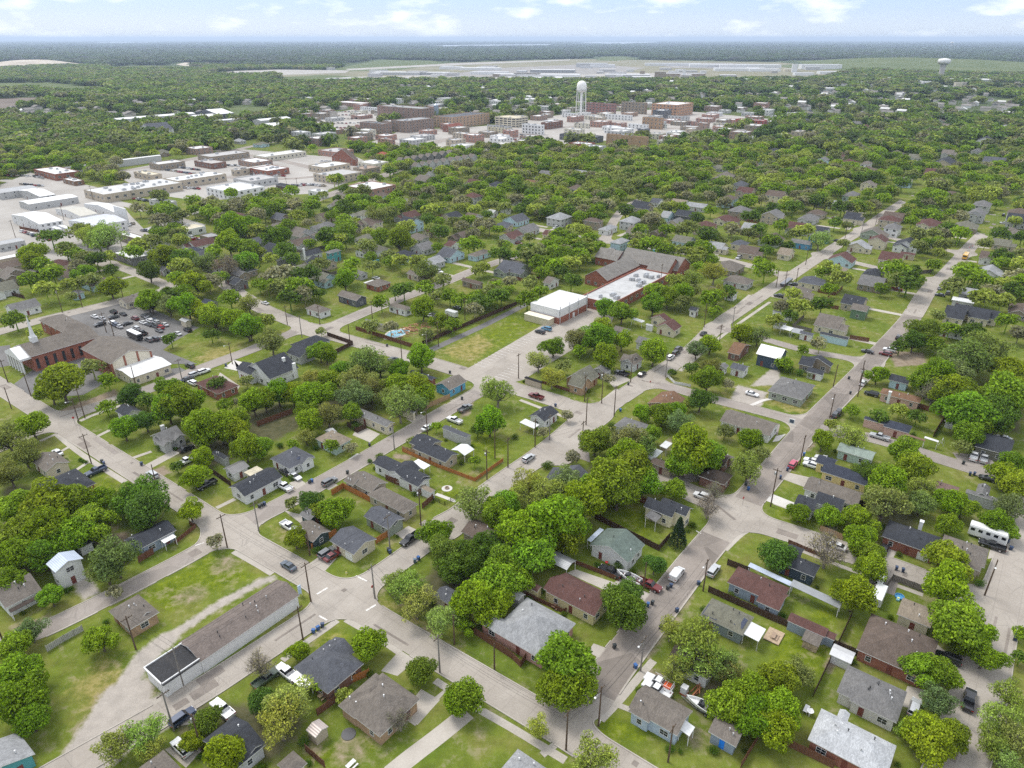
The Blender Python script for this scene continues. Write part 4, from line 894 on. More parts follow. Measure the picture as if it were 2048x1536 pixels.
CC = dict(white=(.70, .70, .70), silver=(.42, .43, .44), grey=(.14, .145, .15), black=(.014, .014, .016), navy=(.03, .045, .085), slate=(.075, .095, .12), red=(.30, .02, .025), darkred=(.13, .015, .015), pink=(.42, .06, .10), blue=(.06, .20, .33), dark=(.035, .037, .042), green=(.05, .075, .05), lightgreen=(.25, .36, .27), tan=(.36, .31, .24))
CWORD = dict(darkred='dark red', dark='dark grey', lightgreen='pale green', pink='rose red', slate='blue-grey')
KW = dict(sedan='sedan', suv='SUV', pickup='pickup truck', van='van'); CARS = []
def car(x, y, dirn, colr, kind='sedan', label=None, full=True, group='vehicles parked about the neighbourhood', z=.09):
    p = G(x, y, .6); a = {'U': UA, 'V': UA+pi/2, '-U': UA+pi, '-V': UA-pi/2}.get(dirn, dirn) if isinstance(dirn, str) else radians(dirn)
    rt = root({'pickup': 'pickup_truck', 'van': 'van'}.get(kind, 'parked_car'), (p[0], p[1], z), a); m_ = CM[kind]; cc = CC[colr]
    b_ = link('body', m_['body'], rt, col=cc); link('window', m_['glass'], rt)
    if full:
        for sx in m_['wb']:
            for sy in (-1, 1):
                w_ = link('wheel', m_['tyre'], rt, (sx, sy*(m_['hw']-.09), m_['r'])); link('rim', m_['rim'], w_)
        for sy in (-1, 1):
            f, t_ = m_['f'], m_['t']; link('headlight', m_['lamp'], rt, (f[0], sy*f[1], f[2])); link('tail_light', m_['tail'], rt, (t_[0], sy*t_[1], t_[2]))
    rt['category'] = 'car' if kind != 'pickup' else 'pickup truck'; rt['group'] = group
    CARS.append((rt, f'{CWORD.get(colr, colr)} {KW[kind]}', (p[0], p[1]), label)); return rt
# ------------------------------------------------------------------ where the trees one can tell apart stand (photo x, y, crown radius)
TL = {}
TL['G'] = (30,1010,45, 85,1000,50, 140,1000,42, 40,1060,50, 95,1060,50, 150,1055,45, 30,1110,45, 82,1105,42, 20,1160,36, 122,1085,40, 190,1040,45, 205,1000,30, 380,1020,26, 100,1190,27, 200,1275,34, 30,1290,36, 30,1345,45, 42,1400,52, 60,1432,40, 384,1480,27, 450,1512,45, 600,1300,24, 735,1285,36, 640,1368,19, 690,1385,19, 930,1390,40, 912,1408,30,
 590,1075,25, 645,1022,26, 672,1020,36, 585,1003,18, 872,1062,34, 1005,1130,45, 992,1160,48, 955,1195,48, 985,1212,40, 930,1250,22, 1044,1060,55, 1107,1047,58, 1067,1104,50, 1127,1070,45, 1030,1150,35, 1124,1033,50, 1167,1003,48, 1224,957,54, 1270,940,48, 1237,977,48, 1284,962,38, 1254,910,40, 1197,972,40, 989,1023,38, 1012,1007,34,
 1191,877,36, 1304,870,22, 1284,826,22, 1324,828,26, 1351,824,25, 1377,808,16, 1384,893,55, 1407,907,42, 1370,920,40, 1347,977,26, 1501,877,27, 1134,1315,62, 1150,1370,48, 1112,1375,42, 1457,1407,45, 1500,1380,42, 1507,1434,44, 1556,1354,45, 1556,1417,45, 1553,1454,44, 1722,1077,34, 1736,1107,34, 1742,1134,34, 1709,1187,42, 1599,1023,23, 1659,1030,28, 1722,1033,33, 1776,970,44, 1826,933,38, 1809,900,35, 1903,1003,30, 1896,1047,28, 1926,1013,26, 1993,1043,30, 2013,1053,26, 2016,950,35, 2036,975,35, 2030,930,34, 1936,870,30, 1923,893,18,
 1929,815,55, 1969,827,50, 1903,780,45, 2009,797,55, 2036,780,42, 1876,750,40, 1853,757,35, 2019,740,36, 1896,667,18, 1799,697,16, 1756,747,22, 1703,820,16, 1756,837,20, 1799,823,18, 1646,880,25, 1546,650,20, 1900,1117,44, 1890,1168,48, 1913,1237,58, 1950,1264,36, 1970,1310,34, 1930,1290,30, 1846,1337,38, 1886,1344,35, 1856,1457,48, 1896,1467,40, 1863,1490,46, 2043,1260,14,
 120,760,48, 100,780,30, 63,847,33, 247,857,26, 330,773,25, 357,803,45, 335,815,34, 383,800,32, 437,773,20, 450,810,18, 493,763,16, 400,853,44, 440,857,36, 473,837,32, 467,862,30, 507,803,30, 490,893,33, 403,913,25, 387,950,30, 33,650,20, 70,670,14, 529,800,26, 555,783,30, 585,783,30, 612,793,30, 642,787,30, 612,822,25, 619,843,28, 699,822,25, 522,893,25, 662,760,28, 685,740,28, 802,767,33, 832,773,32, 845,784,28, 842,713,32, 799,737,25, 639,700,25, 652,707,22, 849,677,20, 702,893,16, 825,877,14, 979,843,32, 872,850,15,
 1107,690,25, 1160,703,18, 1211,713,30, 1191,673,35, 1244,680,22, 1307,703,30, 1421,687,22, 1384,740,18, 1417,757,30, 1454,767,15, 1484,667,25, 1209,612,22, 1244,620,28, 1306,607,25, 1336,592,25, 1369,587,25, 1349,572,20, 1204,657,28, 1414,607,18, 1429,627,16, 1126,515,25, 1179,492,20, 1560,620,18, 1580,635,16, 295,600,24, 340,604,22, 398,620,24, 430,632,26, 465,640,26, 500,655,26, 530,650,20, 378,600,18, 418,570,18, 365,585,24, 372,530,22, 905,655,20, 880,640,22, 845,615,26, 790,590,18, 760,470,22, 800,480,26, 690,560,22, 640,540,20, 560,470,24, 500,540,20)
TL['D'] = (285,990,48, 300,1020,45, 250,1000,36, 410,1437,33, 525,1398,32, 840,1335,34, 618,1000,27, 890,1105,40, 930,1115,46, 972,1100,44, 905,1140,36, 1401,797,28, 1309,1127,25, 1244,1214,52, 1255,1190,40, 1553,1104,40, 1743,950,30, 1929,790,44, 1996,827,46, 1829,680,25, 1849,657,34, 1663,847,15, 1606,700,14, 1833,837,18, 263,790,28, 290,840,25, 293,807,21, 949,920,17, 1134,827,15, 642,662,12, 585,887,16, 1316,500,20, 1361,512,18, 135,510,18, 145,580,18, 2043,1310,15, 350,470,16, 320,402,15, 335,430,20, 390,430,14, 1096,505,20, 1150,470,18)
TL['Y'] = (230,1490,42, 285,1470,42, 300,1500,30, 575,1400,52, 560,1442,50, 812,1174,44, 832,1204,40, 790,1160,28, 880,1240,38, 1057,963,35, 1087,977,38, 1040,990,30, 949,1000,44, 1144,913,20, 1184,1507,46, 1391,1277,56, 1341,1260,28, 1407,1314,48, 1357,1334,34, 1450,1328,36, 1074,1454,27, 1497,933,38, 1843,975,30, 1806,1310,26, 1816,1457,25, 2019,1384,34, 2003,1441,45, 2029,1474,45, 1990,1490,38, 2013,1526,35, 217,767,20, 187,745,22, 213,817,18, 343,683,16, 799,807,40, 780,790,30, 832,807,25, 729,723,44, 995,780,35, 1077,720,25, 1104,753,25, 1127,737,20, 1389,557,22, 1429,540,28, 1454,590,18, 1706,870,34, 170,470,24, 205,465,26, 1640,475,24)
TL['O'] = (228,1112,50, 210,1140,34, 60,1260,30, 1134,957,35, 1150,975,30, 1257,877,40, 1284,888,34, 1357,842,28, 1450,863,20, 1596,1344,35, 1769,1007,45, 1843,1005,30, 1909,740,35, 1969,700,44, 1936,707,50, 2023,1010,30, 1876,1397,35, 13,870,40, 47,905,34, 17,942,34, 655,827,30, 612,870,22, 622,757,25, 712,757,36, 759,730,25, 712,787,35, 742,777,30, 542,680,30, 782,663,20, 742,660,20, 659,893,20, 955,860,18, 1157,680,28, 1394,697,22, 1424,733,25, 1517,667,25, 1569,730,18, 1639,693,18, 1434,587,22, 1087,860,15, 1217,733,18, 430,1080,20, 1457,1340,30, 110,560,20, 160,545,18, 750,430,24, 850,540,26, 900,600,20)
TL['B'] = (228,1178,18, 520,1330,32, 800,1440,28, 1431,983,22, 1417,1012,28, 1656,1100,42, 1869,783,30, 353,930,15, 423,673,16, 1217,757,15, 1344,740,8, 1520,905,20, 320,475,14, 450,530,16, 780,440,20)
TL['C'] = (470,800,10, 486,806,8, 1357,1070,26)
TL['S'] = (320,893,9, 712,853,10, 739,922,6, 759,913,9, 1094,930,12, 1224,853,11, 1030,873,8, 1856,1097,17, 1960,1167,11, 1240,1130,12, 250,1115,12, 560,890,8, 690,888,9, 1350,985,9, 1330,980,8, 1000,505,6, 1600,745,10, 1580,740,10, 1620,750,10, 1564,738,9, 300,425,8, 312,423,7, 1083,1182,7, 1195,1130,8)
TL['R'] = (1822,1084,10,)
TL['G'] += (62,502,28, 67,520,25, 135,512,18, 220,520,14, 167,545,25, 197,535,20, 220,570,28, 307,500,22, 325,510,30, 362,490,16, 390,562,32, 357,570,20, 300,600,27, 375,610,30, 457,482,28, 462,455,30, 495,447,25, 495,522,24, 425,627,28, 462,607,22, 462,630,25, 495,652,30, 335,437,20, 320,405,16, 390,417,18)
TL['D'] += (107,490,22, 62,575,20, 140,597,12, 297,540,24, 282,505,20, 362,520,25, 420,577,22, 500,502,18, 350,472,18)
TL['Y'] += (195,472,30, 210,470,35, 165,477,22, 180,575,20, 270,520,20)
TL['O'] += (200,500,15, 112,567,22, 95,595,22, 337,607,25, 412,522,25, 497,605,22, 415,435,16)
TL['B'] += (457,530,28, 442,562,16, 315,470,14)
TLP = [G(a[i], a[i+1], 5)+(a[i+2]*.09,) for a in TL.values() for i in range(0, len(a), 3)]
# ------------------------------------------------------------------ the houses, near ones first
H = house
H('two-storey white house', 'metalblue', 'white', [(92,1129, 167,1118, 5.4, 'gv', .42)], 'with pale blue metal roof and gravel drive', roofm='metal_roof', vents=0)
rt, rs, o = H('white cottage with long porch roof', 'taupe', 'white', [({'B': (10,1217), 'R': (85,1181), 'd': 9}, 2.8, 'gu')], 'at the end of the gravel-edged lane'); part_slab(rt, o, ANG, (18,1222), (84,1192), 2.3, 'darkbrown', 'shingle')
H('small brick house on the open grass', 'taupe', 'tanbrick', [(217,1223, 319,1225, 2.7, 'h', .5), ({'B': (279,1243), 'R': (312,1222), 'd': 5}, 2.7, 'gv', .5)], 'with hipped brown roof', wall='brick')
H('long low white building', (.175,.145,.128), 'white', [(357,1287, 599,1191, 3.2, 'gu', .36)], 'with brown shingle roof beside the crossing', name='hall', cat='building', vents=9, oh=.3, win=False)
hr = HOUSES['long low white building']; r0 = rect(L=(357,1287), R=(599,1191), z=3.2); w_, d_ = r0[2], r0[3]; x1_ = -w_/2+.3; b_ = MB(); b_.box(x1_-7.5, x1_-.01, -d_/2+.5, d_/2-.9, -.1, 3.3); link('annex_wall', b_.mesh('annex_wall', 'siding'), hr, col=C['white'])
b_ = MB(); b_.box(x1_-7.7, x1_-.02, -d_/2+.3, d_/2-.7, 3.3, 3.5); link('annex_roof', b_.mesh('annex_roof', 'membrane'), hr, col=(.035,.035,.037)); b_ = MB()
for s_ in (-1, 1): b_.box(x1_-7.8, x1_-.02, s_*(d_/2-.8)-.1-.1, s_*(d_/2-.8)+.1-.1, 3.3, 3.75)
b_.box(x1_-7.85, x1_-7.6, -d_/2+.6, d_/2-1.0, 3.3, 3.75); link('parapet', b_.mesh('parapet', 'paint'), hr, col=C['white']); foot(hr, (r0[0]-w_/2-3.6, r0[1], 8, d_), ANG)
H('charcoal-roofed blue-grey ranch house', 'charcoal', 'bluegrey', [(257,1076, 353,1061, 2.9, 'gu', .45), (248,1081, 292,1074, 2.6, 'gu', .4)], 'with white porch canopy')
canopy('white sloping porch canopy on the charcoal-roofed blue-grey ranch house', (319,1080), (353,1074), 2.4, 'white')
H('white barn-shaped shed', 'charcoal', 'white', [(150,1090, 186,1085, 2.3, 'gu', .7)], 'with black roof under dark trees', name='shed', cat='shed', vents=0)
H('teal-walled house with pale grey roof', 'pale', 'teal', [({'T': (36,1466), 'R': (72,1508), 'w': 9}, 2.8, 'gv', .4)], 'cut by the corner of the photo')
H('little brown-roofed outbuilding', 'taupe', 'beige', [(266,1546, 366,1541, 2.8, 'h', .5)], 'on the paved drive of the charcoal house')
H('wide charcoal-roofed house', 'charcoal', 'ltgrey', [(405,1482, 532,1490, 2.9, 'gu', .42), ({'B': (478,1502), 'R': (548,1502), 'd': 6}, 2.8, 'gv', .42)], 'behind the clipped bush and white pickup')
H('slate hip-roofed corner house', 'slate', 'brownbrick', [(587,1336, 728,1328, 2.9, 'h', .52), ({'T': (669,1276), 'R': (712,1302), 'w': 6}, 2.95, 'gu', .5)], 'with brown brick walls', wall='brick', vents=5)
canopy('white flat carport beside the slate hip-roofed corner house', (577,1357), (626,1367), 2.5, 'white')
H('tan brick house with brown hip roof', 'taupe', 'tanbrick', [(684,1416, 840,1399, 2.9, 'h', .52), ({'T': (748,1350), 'R': (800,1375), 'w': 7}, 2.93, 'h', .5), (676,1412, 735,1415, 2.87, 'h', .5)], 'and a scalloped roofline', wall='brick', vents=4)
H('rusty tin-roofed shed', (.42,.36,.33), 'beige', [(612,1461, 657,1454, 2.3, 'gv', .4)], 'in the back garden', name='shed', cat='shed', roofm='metal_roof', vents=0)
H('small brown-roofed cream outbuilding', 'taupe', 'cream', [(554,1530, 615,1527, 2.5, 'h', .5)], 'below the olive trees', name='shed', cat='shed', vents=0)
H('pale-roofed house at the grassy verge', 'pale', 'white', [(1000,1541, 1105,1546, 2.8, 'h', .5)], 'beside the pavement')
H('cream house with slate gable', 'slate', 'cream', [(659,1082, 754,1079, 2.9, 'gv', .38), ({'B': (699,1104), 'R': (722,1094), 'd': 3.5}, 2.9, 'gv', .4)], 'at the crossing', garage='-u')
H('brown-roofed teal garage house', 'taupe', 'darkteal', [(587,1062, 662,1063, 2.6, 'gv', .4)], 'behind an orange fence')
H('sage-green house with slate roof', 'slate', 'sage', [(727,1033, 810,1038, 2.8, 'gv', .42), ({'B': (785,1050), 'R': (812,1041), 'd': 3.5}, 2.7, 'gv', .45)], 'and a white drive')
H('tan double-winged house', 'taupe', 'beige', [(695,962, 776,966, 2.9, 'gv', .45), (734,990, 837,1009, 2.85, 'h', .48), ({'B': (706,972), 'R': (728,960), 'd': 4}, 2.8, 'gv', .5)], 'with a hipped rear wing')
H('long white house with charcoal roof', 'charcoal', 'white', [(745,927, 860,953, 3.1, 'gv', .42), ({'T': (812,921), 'R': (840,939), 'w': 7}, 3.15, 'gu', .42), ({'B': (836,975), 'R': (863,958), 'd': 7}, 2.9, 'gv', .35)], 'beside a gravel yard')
canopy('white flat carport between the long white house and the orange fence', (823,928), (861,931), 2.5, 'white')
H('white garden shed with tan roof', 'tan', 'white', [(840,976, 871,981, 2.4, 'gv', .3)], 'by the dark lawn', name='shed', cat='shed', vents=0)
H('salmon house with charcoal roof', 'charcoal', 'beige', [(825,897, 918,909, 2.9, 'gv', .40), (818,886, 886,884, 2.85, 'gv', .40)], 'inside an orange fence')
canopy('white party tent roof beside the salmon house with charcoal roof', (902,900), (949,899), 2.4, 'white', kind='gu', pitch=.3, name='tent', cat='tent')
H('pale grey house with slate roof', 'slate', 'ltgrey', [(884,857, 943,871, 3.2, 'gv', .45)], 'near the parked white pickup')
rt, rs, o = H('white house with black gable', 'charcoal', 'white', [(1057,833, 1118,825, 3.0, 'gu', .45)], 'and a white metal porch'); part_slab(rt, o, ANG, (1039,847), (1079,850), 2.5, 'white')
H('sky-blue house', 'taupe', 'blue', [(869,770, 934,763, 2.9, 'gu', .45)], 'with brown roof by the parking entrance')
rt, rs, o = H('navy-roofed brick house', 'navy', 'brick', [(819,745, 872,757, 2.8, 'gv', .45)], 'with solar panels', wall='brick'); solar(rt, rs, o, (850,744), (868,757), 3.4)
H('cream house with grey gable', 'grey', 'cream', [(698,822, 790,846, 3.2, 'gv', .5), (775,803, 828,826, 2.8, 'h', .45)], 'under the big olive tree')
H('mint house with tan hip roof', 'tan', 'mint', [(630,878, 704,879, 2.8, 'h', .5)], 'among garden palms')
H('tiny white shed', 'ltgrey', 'white', [(649,862, 674,864, 2.4, 'gu', .4)], 'behind the mint house', name='shed', cat='shed', vents=0)
rt, rs, o = H('white house with slate hip roof', 'slate', 'white', [(540,918, 629,913, 2.8, 'h', .5), ({'B': (604,931), 'R': (630,916), 'd': 4}, 2.8, 'gv', .5)], 'and solar cells'); solar(rt, rs, o, (584,912), (600,918), 3.5)
H('white house with long charcoal roof', 'charcoal', 'white', [(457,975, 566,954, 2.9, 'gu', .42)], 'and a white porch', chim=())
H('white mobile office', 'grey', 'white', [(446,938, 499,933, 2.8, 'gu', .35)], 'with grey metal roof', roofm='metal_roof', vents=0)
H('cream flat-roofed trailer', 'cream', 'cream', [(488,946, 528,941, 2.7, 'f')], 'next to the white mobile office', name='trailer_home', cat='trailer', vents=0)
H('small black-roofed cabin', 'charcoal', 'ltgrey', [(424,906, 459,915, 2.6, 'gv', .4)], 'hidden among dark trees')
H('grey cottage with many gables', 'grey', 'ltgrey', [(300,873, 369,871, 2.9, 'gu', .55), ({'B': (328,894), 'R': (345,884), 'd': 6}, 2.9, 'gv', .6), ({'B': (352,883), 'R': (371,871), 'd': 6}, 2.9, 'gv', .6)], 'and an arched chimney', chim=((325,855,5.6,'ltgrey'),))
H('white gabled house with charcoal roof', 'charcoal', 'white', [(230,823, 284,823, 3.0, 'gv', .55)], 'behind the front lawn trees')
H('cream house with tan gable', 'taupe', 'cream', [(63,923, 140,925, 2.9, 'gv', .45)], 'on the bank above the street')
H('red brick house with charcoal hip', 'charcoal', 'brick', [(72,970, 192,967, 2.8, 'h', .45)], 'behind an orange fence', wall='brick')
H('brick ranch with red-brown roof', 'maroon', 'brick', [(390,767, 478,772, 2.8, 'h', .42)], 'below the church', wall='brick')
H('big white house with charcoal roof', 'charcoal', 'white', [(488,737, 598,736, 3.8, 'gu', .55), ({'B': (503,752), 'R': (530,738), 'd': 9}, 3.8, 'gv', .55)], 'and two white chimneys', chim=((567,719,7.6,'white'), (588,730,7.2,'white')))
H('charcoal-roofed house by the swimming pool street', 'charcoal', 'ltgrey', [(580,690, 662,681, 3.0, 'h', .5), (572,706, 632,704, 3.0, 'gv', .5)], 'inside a dark fence')
H('white house with grey hip roof', 'taupe', 'white', [(610,617, 663,619, 2.8, 'h', .55)], 'on the far street corner')
H('slate-walled house with tan gable', 'taupe', 'slate', [(674,591, 735,595, 3.2, 'gv', .5)], 'along the shaded street')
H('brick house with brown hip', 'taupe', 'brick', [(730,567, 783,565, 2.8, 'h', .45)], 'beside a white carport', wall='brick'); canopy('white flat carport beside the brick house with brown hip', (727,566), (752,562), 2.4, 'white')
H('white bungalow with porch', 'taupe', 'white', [(775,611, 825,616, 3.0, 'h', .5)], 'next to the huge round tree')
H('grey garage bungalow', 'grey', 'ltgrey', [(862,627, 901,636, 2.7, 'gv', .45)], 'with a covered trailer')
H('grey garage house', 'grey', 'ltgrey', [(697,545, 737,546, 2.8, 'gv', .45)], 'with open door')
H('tan bungalow', 'taupe', 'beige', [(812,547, 851,548, 2.8, 'gv', .45)], 'with cream gable')
H('pale blue bungalow with brown roof', 'taupe', 'paleblue', [(934,510, 984,503, 2.9, 'h', .45)], 'facing the lane'); H('white bungalow with red-brown patio roof', 'maroon', 'white', [(887,491, 925,487, 2.8, 'gv', .4)])
H('tall brown house', 'brown', 'tan', [(922,561, 968,567, 3.0, 'gv', .7)], 'with steep roof')
H('grey two-storey house', 'charcoal', 'grey', [(552,521, 591,512, 5.2, 'gu', .6)], 'with steep black roof'); H('white manor with charcoal roof', 'charcoal', 'white', [(597,509, 646,505, 3.2, 'gu', .5)], 'and chimney', chim=((607,499,8,'white'),))
H('tall teal house', 'grey', 'teal', [(650,505, 683,501, 5.5, 'h', .5)], 'with grey roof'); H('white house with olive roof', 'olive', 'white', [(707,478, 763,476, 3.0, 'h', .5)], 'and porch')
H('bright blue garden shed', 'blue', 'blue', [(742,523, 759,520, 2.6, 'f')], 'on the lawn', name='shed', cat='shed')
H('white house under the olive-shaded yard', 'darkbrown', 'white', [(1335,1318, 1440,1322, 3.0, 'gv', .45)], 'half hidden by thin trees')
H('grey-roofed house buried in trees', 'slate', 'cream', [(868,1192, 935,1196, 3.0, 'gv', .45)], 'by the big street crossing'); H('brown-roofed house under the tree wall', 'brown', 'beige', [(922,1064, 1000,1062, 2.9, 'gv', .42)], 'with brick chimney')
H('dark teal back house', 'grey', 'darkteal', [(598,1030, 650,1024, 2.8, 'gv', .4)], 'behind bright round trees'); H('long tan patio house', 'taupe', 'beige', [(1420,905, 1470,915, 2.7, 'gv', .35)], 'behind the dark brown hip-roofed house')
canopy('white flat awning behind the street-side gardens', (1262,640), (1290,642), 2.5, 'white'); H('tiny white gabled shed', 'ltgrey', 'white', [(1291,650, 1308,651, 2.4, 'gv', .5)], 'next to the white flat awning', name='shed', cat='shed')
H('grey house among the pale trees', 'grey', 'ltgrey', [(1185,740, 1225,738, 2.9, 'gu', .5)], 'behind the round trees'); H('taupe house behind the cream gable', 'taupe', 'ltgrey', [(1225,660, 1262,660, 2.9, 'gv', .5)], 'near the parking lot')
# right half
rt, rs, o = H('white house with green roof', 'green', 'white', [(1179,1091, 1290,1090, 3.1, 'gu', .42), ({'B': (1257,1123), 'R': (1283,1107), 'd': 4}, 2.9, 'gv', .4)], 'and a metal canopy'); part_slab(rt, o, ANG, (1174,1081), (1208,1060), 2.5, 'metalblue')
H('pale yellow house with maroon roof', 'maroon', 'yellow', [(1092,1184, 1226,1193, 3.0, 'gv', .42), ({'L': (1086,1178), 'T': (1114,1151), 'd': 5}, 2.95, 'gv', .42)], 'behind a round dark tree')
H('yellow garage with maroon roof', 'maroon', 'yellow', [(1037,1166, 1085,1175, 2.5, 'gv', .4)], 'in the fence corner', name='garage', cat='garage', vents=0)
canopy('corrugated grey carport at the head of the paved yard', (1089,1119), (1153,1122), 2.7, 'metal', kind='gv', pitch=.3)
H('pink brick house with pale grey roof', 'pale', (.42,.24,.20), [(984,1262, 1152,1248, 2.9, 'h', .52), ({'T': (1054,1197), 'R': (1105,1222), 'w': 9}, 2.95, 'h', .5), ({'B': (1000,1270), 'R': (1030,1252), 'd': 6}, 2.9, 'gv', .6), ({'B': (1096,1290), 'R': (1125,1268), 'd': 6}, 2.9, 'gv', .7)], 'on the wide grass verge', wall='brick', vents=4)
H('small grey-blue summerhouse', 'ltgrey', 'ltgrey', [(1012,1189, 1051,1190, 2.6, 'gv', .5)], 'with white windows', name='shed', cat='shed', vents=0)
rt, rs, o = H('cream house with dark cross gables', 'charcoal', (.66,.60,.44), [(1317,1012, 1386,1018, 4.4, 'gv', .6), ({'B': (1343,1036), 'R': (1360,1020), 'd': 8}, 3.6, 'gv', .8)], 'on the corner lawn'); part_slab(rt, o, ANG, (1290,1036), (1332,1024), 2.9, 'grey', 'shingle', pitch=.2)
rt, rs, o = H('light blue house with taupe roof', 'taupe', (.40,.47,.55), [(1257,1416, 1386,1423, 3.1, 'gv', .42), ({'T': (1287,1381), 'R': (1330,1400), 'w': 6}, 3.05, 'h', .45)], 'by the corner pavement'); part_slab(rt, o, ANG, (1357,1461), (1390,1455), 2.6, 'white', pitch=.2)
H('brown-roofed workshop', 'taupe', 'bluegrey', [(1416,1464, 1492,1458, 2.8, 'gv', .38)], 'with a bright blue door', name='garage', cat='garage', garage='-v', doorc=(.02,.2,.7))
rt, rs, o = H('blue-grey house with olive hip roof', 'olive', (.25,.29,.32), [(1399,1231, 1508,1235, 2.9, 'h', .42)], 'and solar panels'); solar(rt, rs, o, (1404,1225), (1446,1219), 3.6); solar(rt, rs, o, (1467,1250), (1496,1240), 3.4); part_slab(rt, o, ANG, (1485,1269), (1532,1259), 2.6, 'white')
H('blue-grey house with maroon hip', 'maroon', 'bluegrey', [(1454,1165, 1580,1177, 3.0, 'h', .45), (1512,1203, 1577,1191, 2.7, 'gv', .35)], 'inside a dark fence')
canopy('long ribbed metal carport behind the maroon hip house', (1579,1174), (1684,1208), 2.6, 'metal', T=(1588,1161), B=(1678,1219)); canopy('pale blue metal canopy joined to the long ribbed carport', (1495,1137), (1588,1166), 2.7, 'metalblue')
H('long low blue shed with maroon roof', 'maroon', 'bluegrey', [(1574,1242, 1658,1259, 2.4, 'gv', .4), ({'B': (1668,1282), 'R': (1675,1270), 'd': 3.5}, 2.2, 'gv', .4)], 'along the fence', name='shed', cat='shed', vents=0)
H('dark blue house with charcoal roof', 'charcoal', 'darkblue', [(1556,1126, 1641,1132, 3.0, 'h', .48), (1570,1104, 1610,1100, 2.9, 'gv', .45)], 'below the big bare tree')
H('brick house with streaked brown hip roof', 'brown', 'brick', [(1712,1299, 1877,1283, 2.9, 'h', .5)], 'in the row by the far street', wall='brick', vents=5)
H('cream house with tan gable roof', 'tan', 'cream', [(1793,1229, 1872,1222, 3.0, 'gv', .42)], 'beside a little fenced lawn')
H('long grey-roofed white and brick house', 'grey', (.60,.58,.55), [(1673,1384, 1814,1385, 2.9, 'h', .46), ({'B': (1786,1444), 'R': (1818,1395), 'd': 8}, 2.9, 'h', .46)], 'with a line of white roof pipes', vents=8)
H('brick house with silvery roof', (.42,.43,.44), 'brick', [(1615,1480, 1793,1493, 2.9, 'h', .48), ({'T': (1680,1418), 'R': (1700,1430), 'w': 7}, 2.95, 'gu', .48)], 'near the long double fence', wall='brick', vents=6)
H('white-garaged house with charcoal hip', 'charcoal', 'brick', [(1763,1073, 1882,1076, 2.9, 'h', .46)], 'and white chimney', wall='brick', garage='-u', chim=((1843,1047,5.3,'white'),))
H('taupe hip house by the caravan', 'taupe', 'beige', [(1876,1104, 1978,1100, 2.9, 'h', .5), ({'B': (1955,1142), 'R': (1975,1110), 'd': 8}, 2.9, 'h', .5)], 'on the corner drive', vents=5)
H('grey hip house with four roof vents', 'grey', 'ltgrey', [(1931,985, 2004,1000, 3.0, 'h', .5), ({'T': (1958,963), 'R': (1980,982), 'w': 6}, 3.0, 'gu', .6)], 'at the bend', vents=5)
H('mauve-brown gabled house', 'greyred', 'beige', [(1868,977, 1919,976, 3.0, 'gv', .5)], 'behind yellow trees')
H('olive house with charcoal roof', 'charcoal', 'olive', [(1949,893, 2028,881, 3.0, 'gv', .4)], 'with paired white windows', vents=1)
H('yellow house with navy roof', 'navy', (.66,.53,.24), [(1641,943, 1745,953, 3.0, 'gv', .42), (1630,925, 1676,921, 2.9, 'gv', .4)], 'behind white parked cars')
H('white house with long tan roof', 'taupe', 'white', [(1606,978, 1729,988, 2.9, 'gv', .40)], 'next to the yellow house')
H('white house with black double gables', 'charcoal', 'white', [(1587,1010, 1640,1003, 3.0, 'gv', .55), (1627,1005, 1693,1003, 4.2, 'gv', .65)], 'and a white drive')
H('mint-green house with sage roof', (.25,.30,.26), 'mint', [(1673,900, 1753,906, 2.9, 'gv', .38)], 'under a tall thin tree')
rt, rs, o = H('pink house with navy hip roof', 'navy', 'pink', [(1766,853, 1825,853, 2.9, 'h', .45), (1727,838, 1775,845, 2.8, 'h', .45)], 'and white garage'); canopy('red and brown striped carport beside the pink house', (1812,870), (1850,882), 2.5, 'rust', 'metal_roof'); canopy('rust-stained white canopy beside the striped carport', (1848,877), (1878,882), 2.6, 'white', 'membrane')
H('salmon house with orange-tan hip', 'rust', 'pink', [(1759,787, 1845,796, 2.9, 'h', .42)], 'and white chimney', chim=((1780,787,5.6,'white'),))
H('powder-blue house', 'charcoal', 'paleblue', [(1777,760, 1823,758, 2.9, 'gv', .45)], 'with charcoal roof')
H('sage house with grey hip', 'grey', 'sage', [(1535,782, 1631,771, 2.9, 'h', .42), ({'B': (1592,797), 'R': (1612,780), 'd': 6}, 2.85, 'h', .42)], 'on the wide lawn')
H('long white house with tan roof', 'taupe', 'white', [(1439,842, 1560,849, 2.8, 'gv', .36)], 'near the white sign board')
H('orange-roofed ranch house', 'rust', 'tanbrick', [(1294,807, 1371,798, 2.8, 'gu', .38)], 'at the lane corner', wall='brick')
H('grey house between round shrubs', 'grey', 'ltgrey', [(1228,851, 1309,854, 2.8, 'h', .42)], 'with a pavement in front')
H('dark brown hip-roofed house', 'darkbrown', 'brownbrick', [(1396,952, 1466,951, 3.0, 'h', .55), (1405,920, 1465,915, 2.8, 'gv', .4)], 'on the shady corner', wall='brick')
H('brown house under the great tree', 'brown', 'beige', [(1300,926, 1352,931, 2.8, 'gv', .4)], 'with a small dark yard'); canopy('silvery metal carport behind the brown house', (1290,915), (1326,903), 2.6, (.45,.47,.46)); canopy('white metal roof over a patio among trees', (1319,893), (1345,887), 2.6, 'white')
H('slate house deep in the trees', 'slate', 'ltgrey', [(1108,957, 1176,946, 3.2, 'gu', .5), ({'B': (1140,975), 'R': (1168,955), 'd': 8}, 3.1, 'gv', .5)], 'by the pale flowering tree')
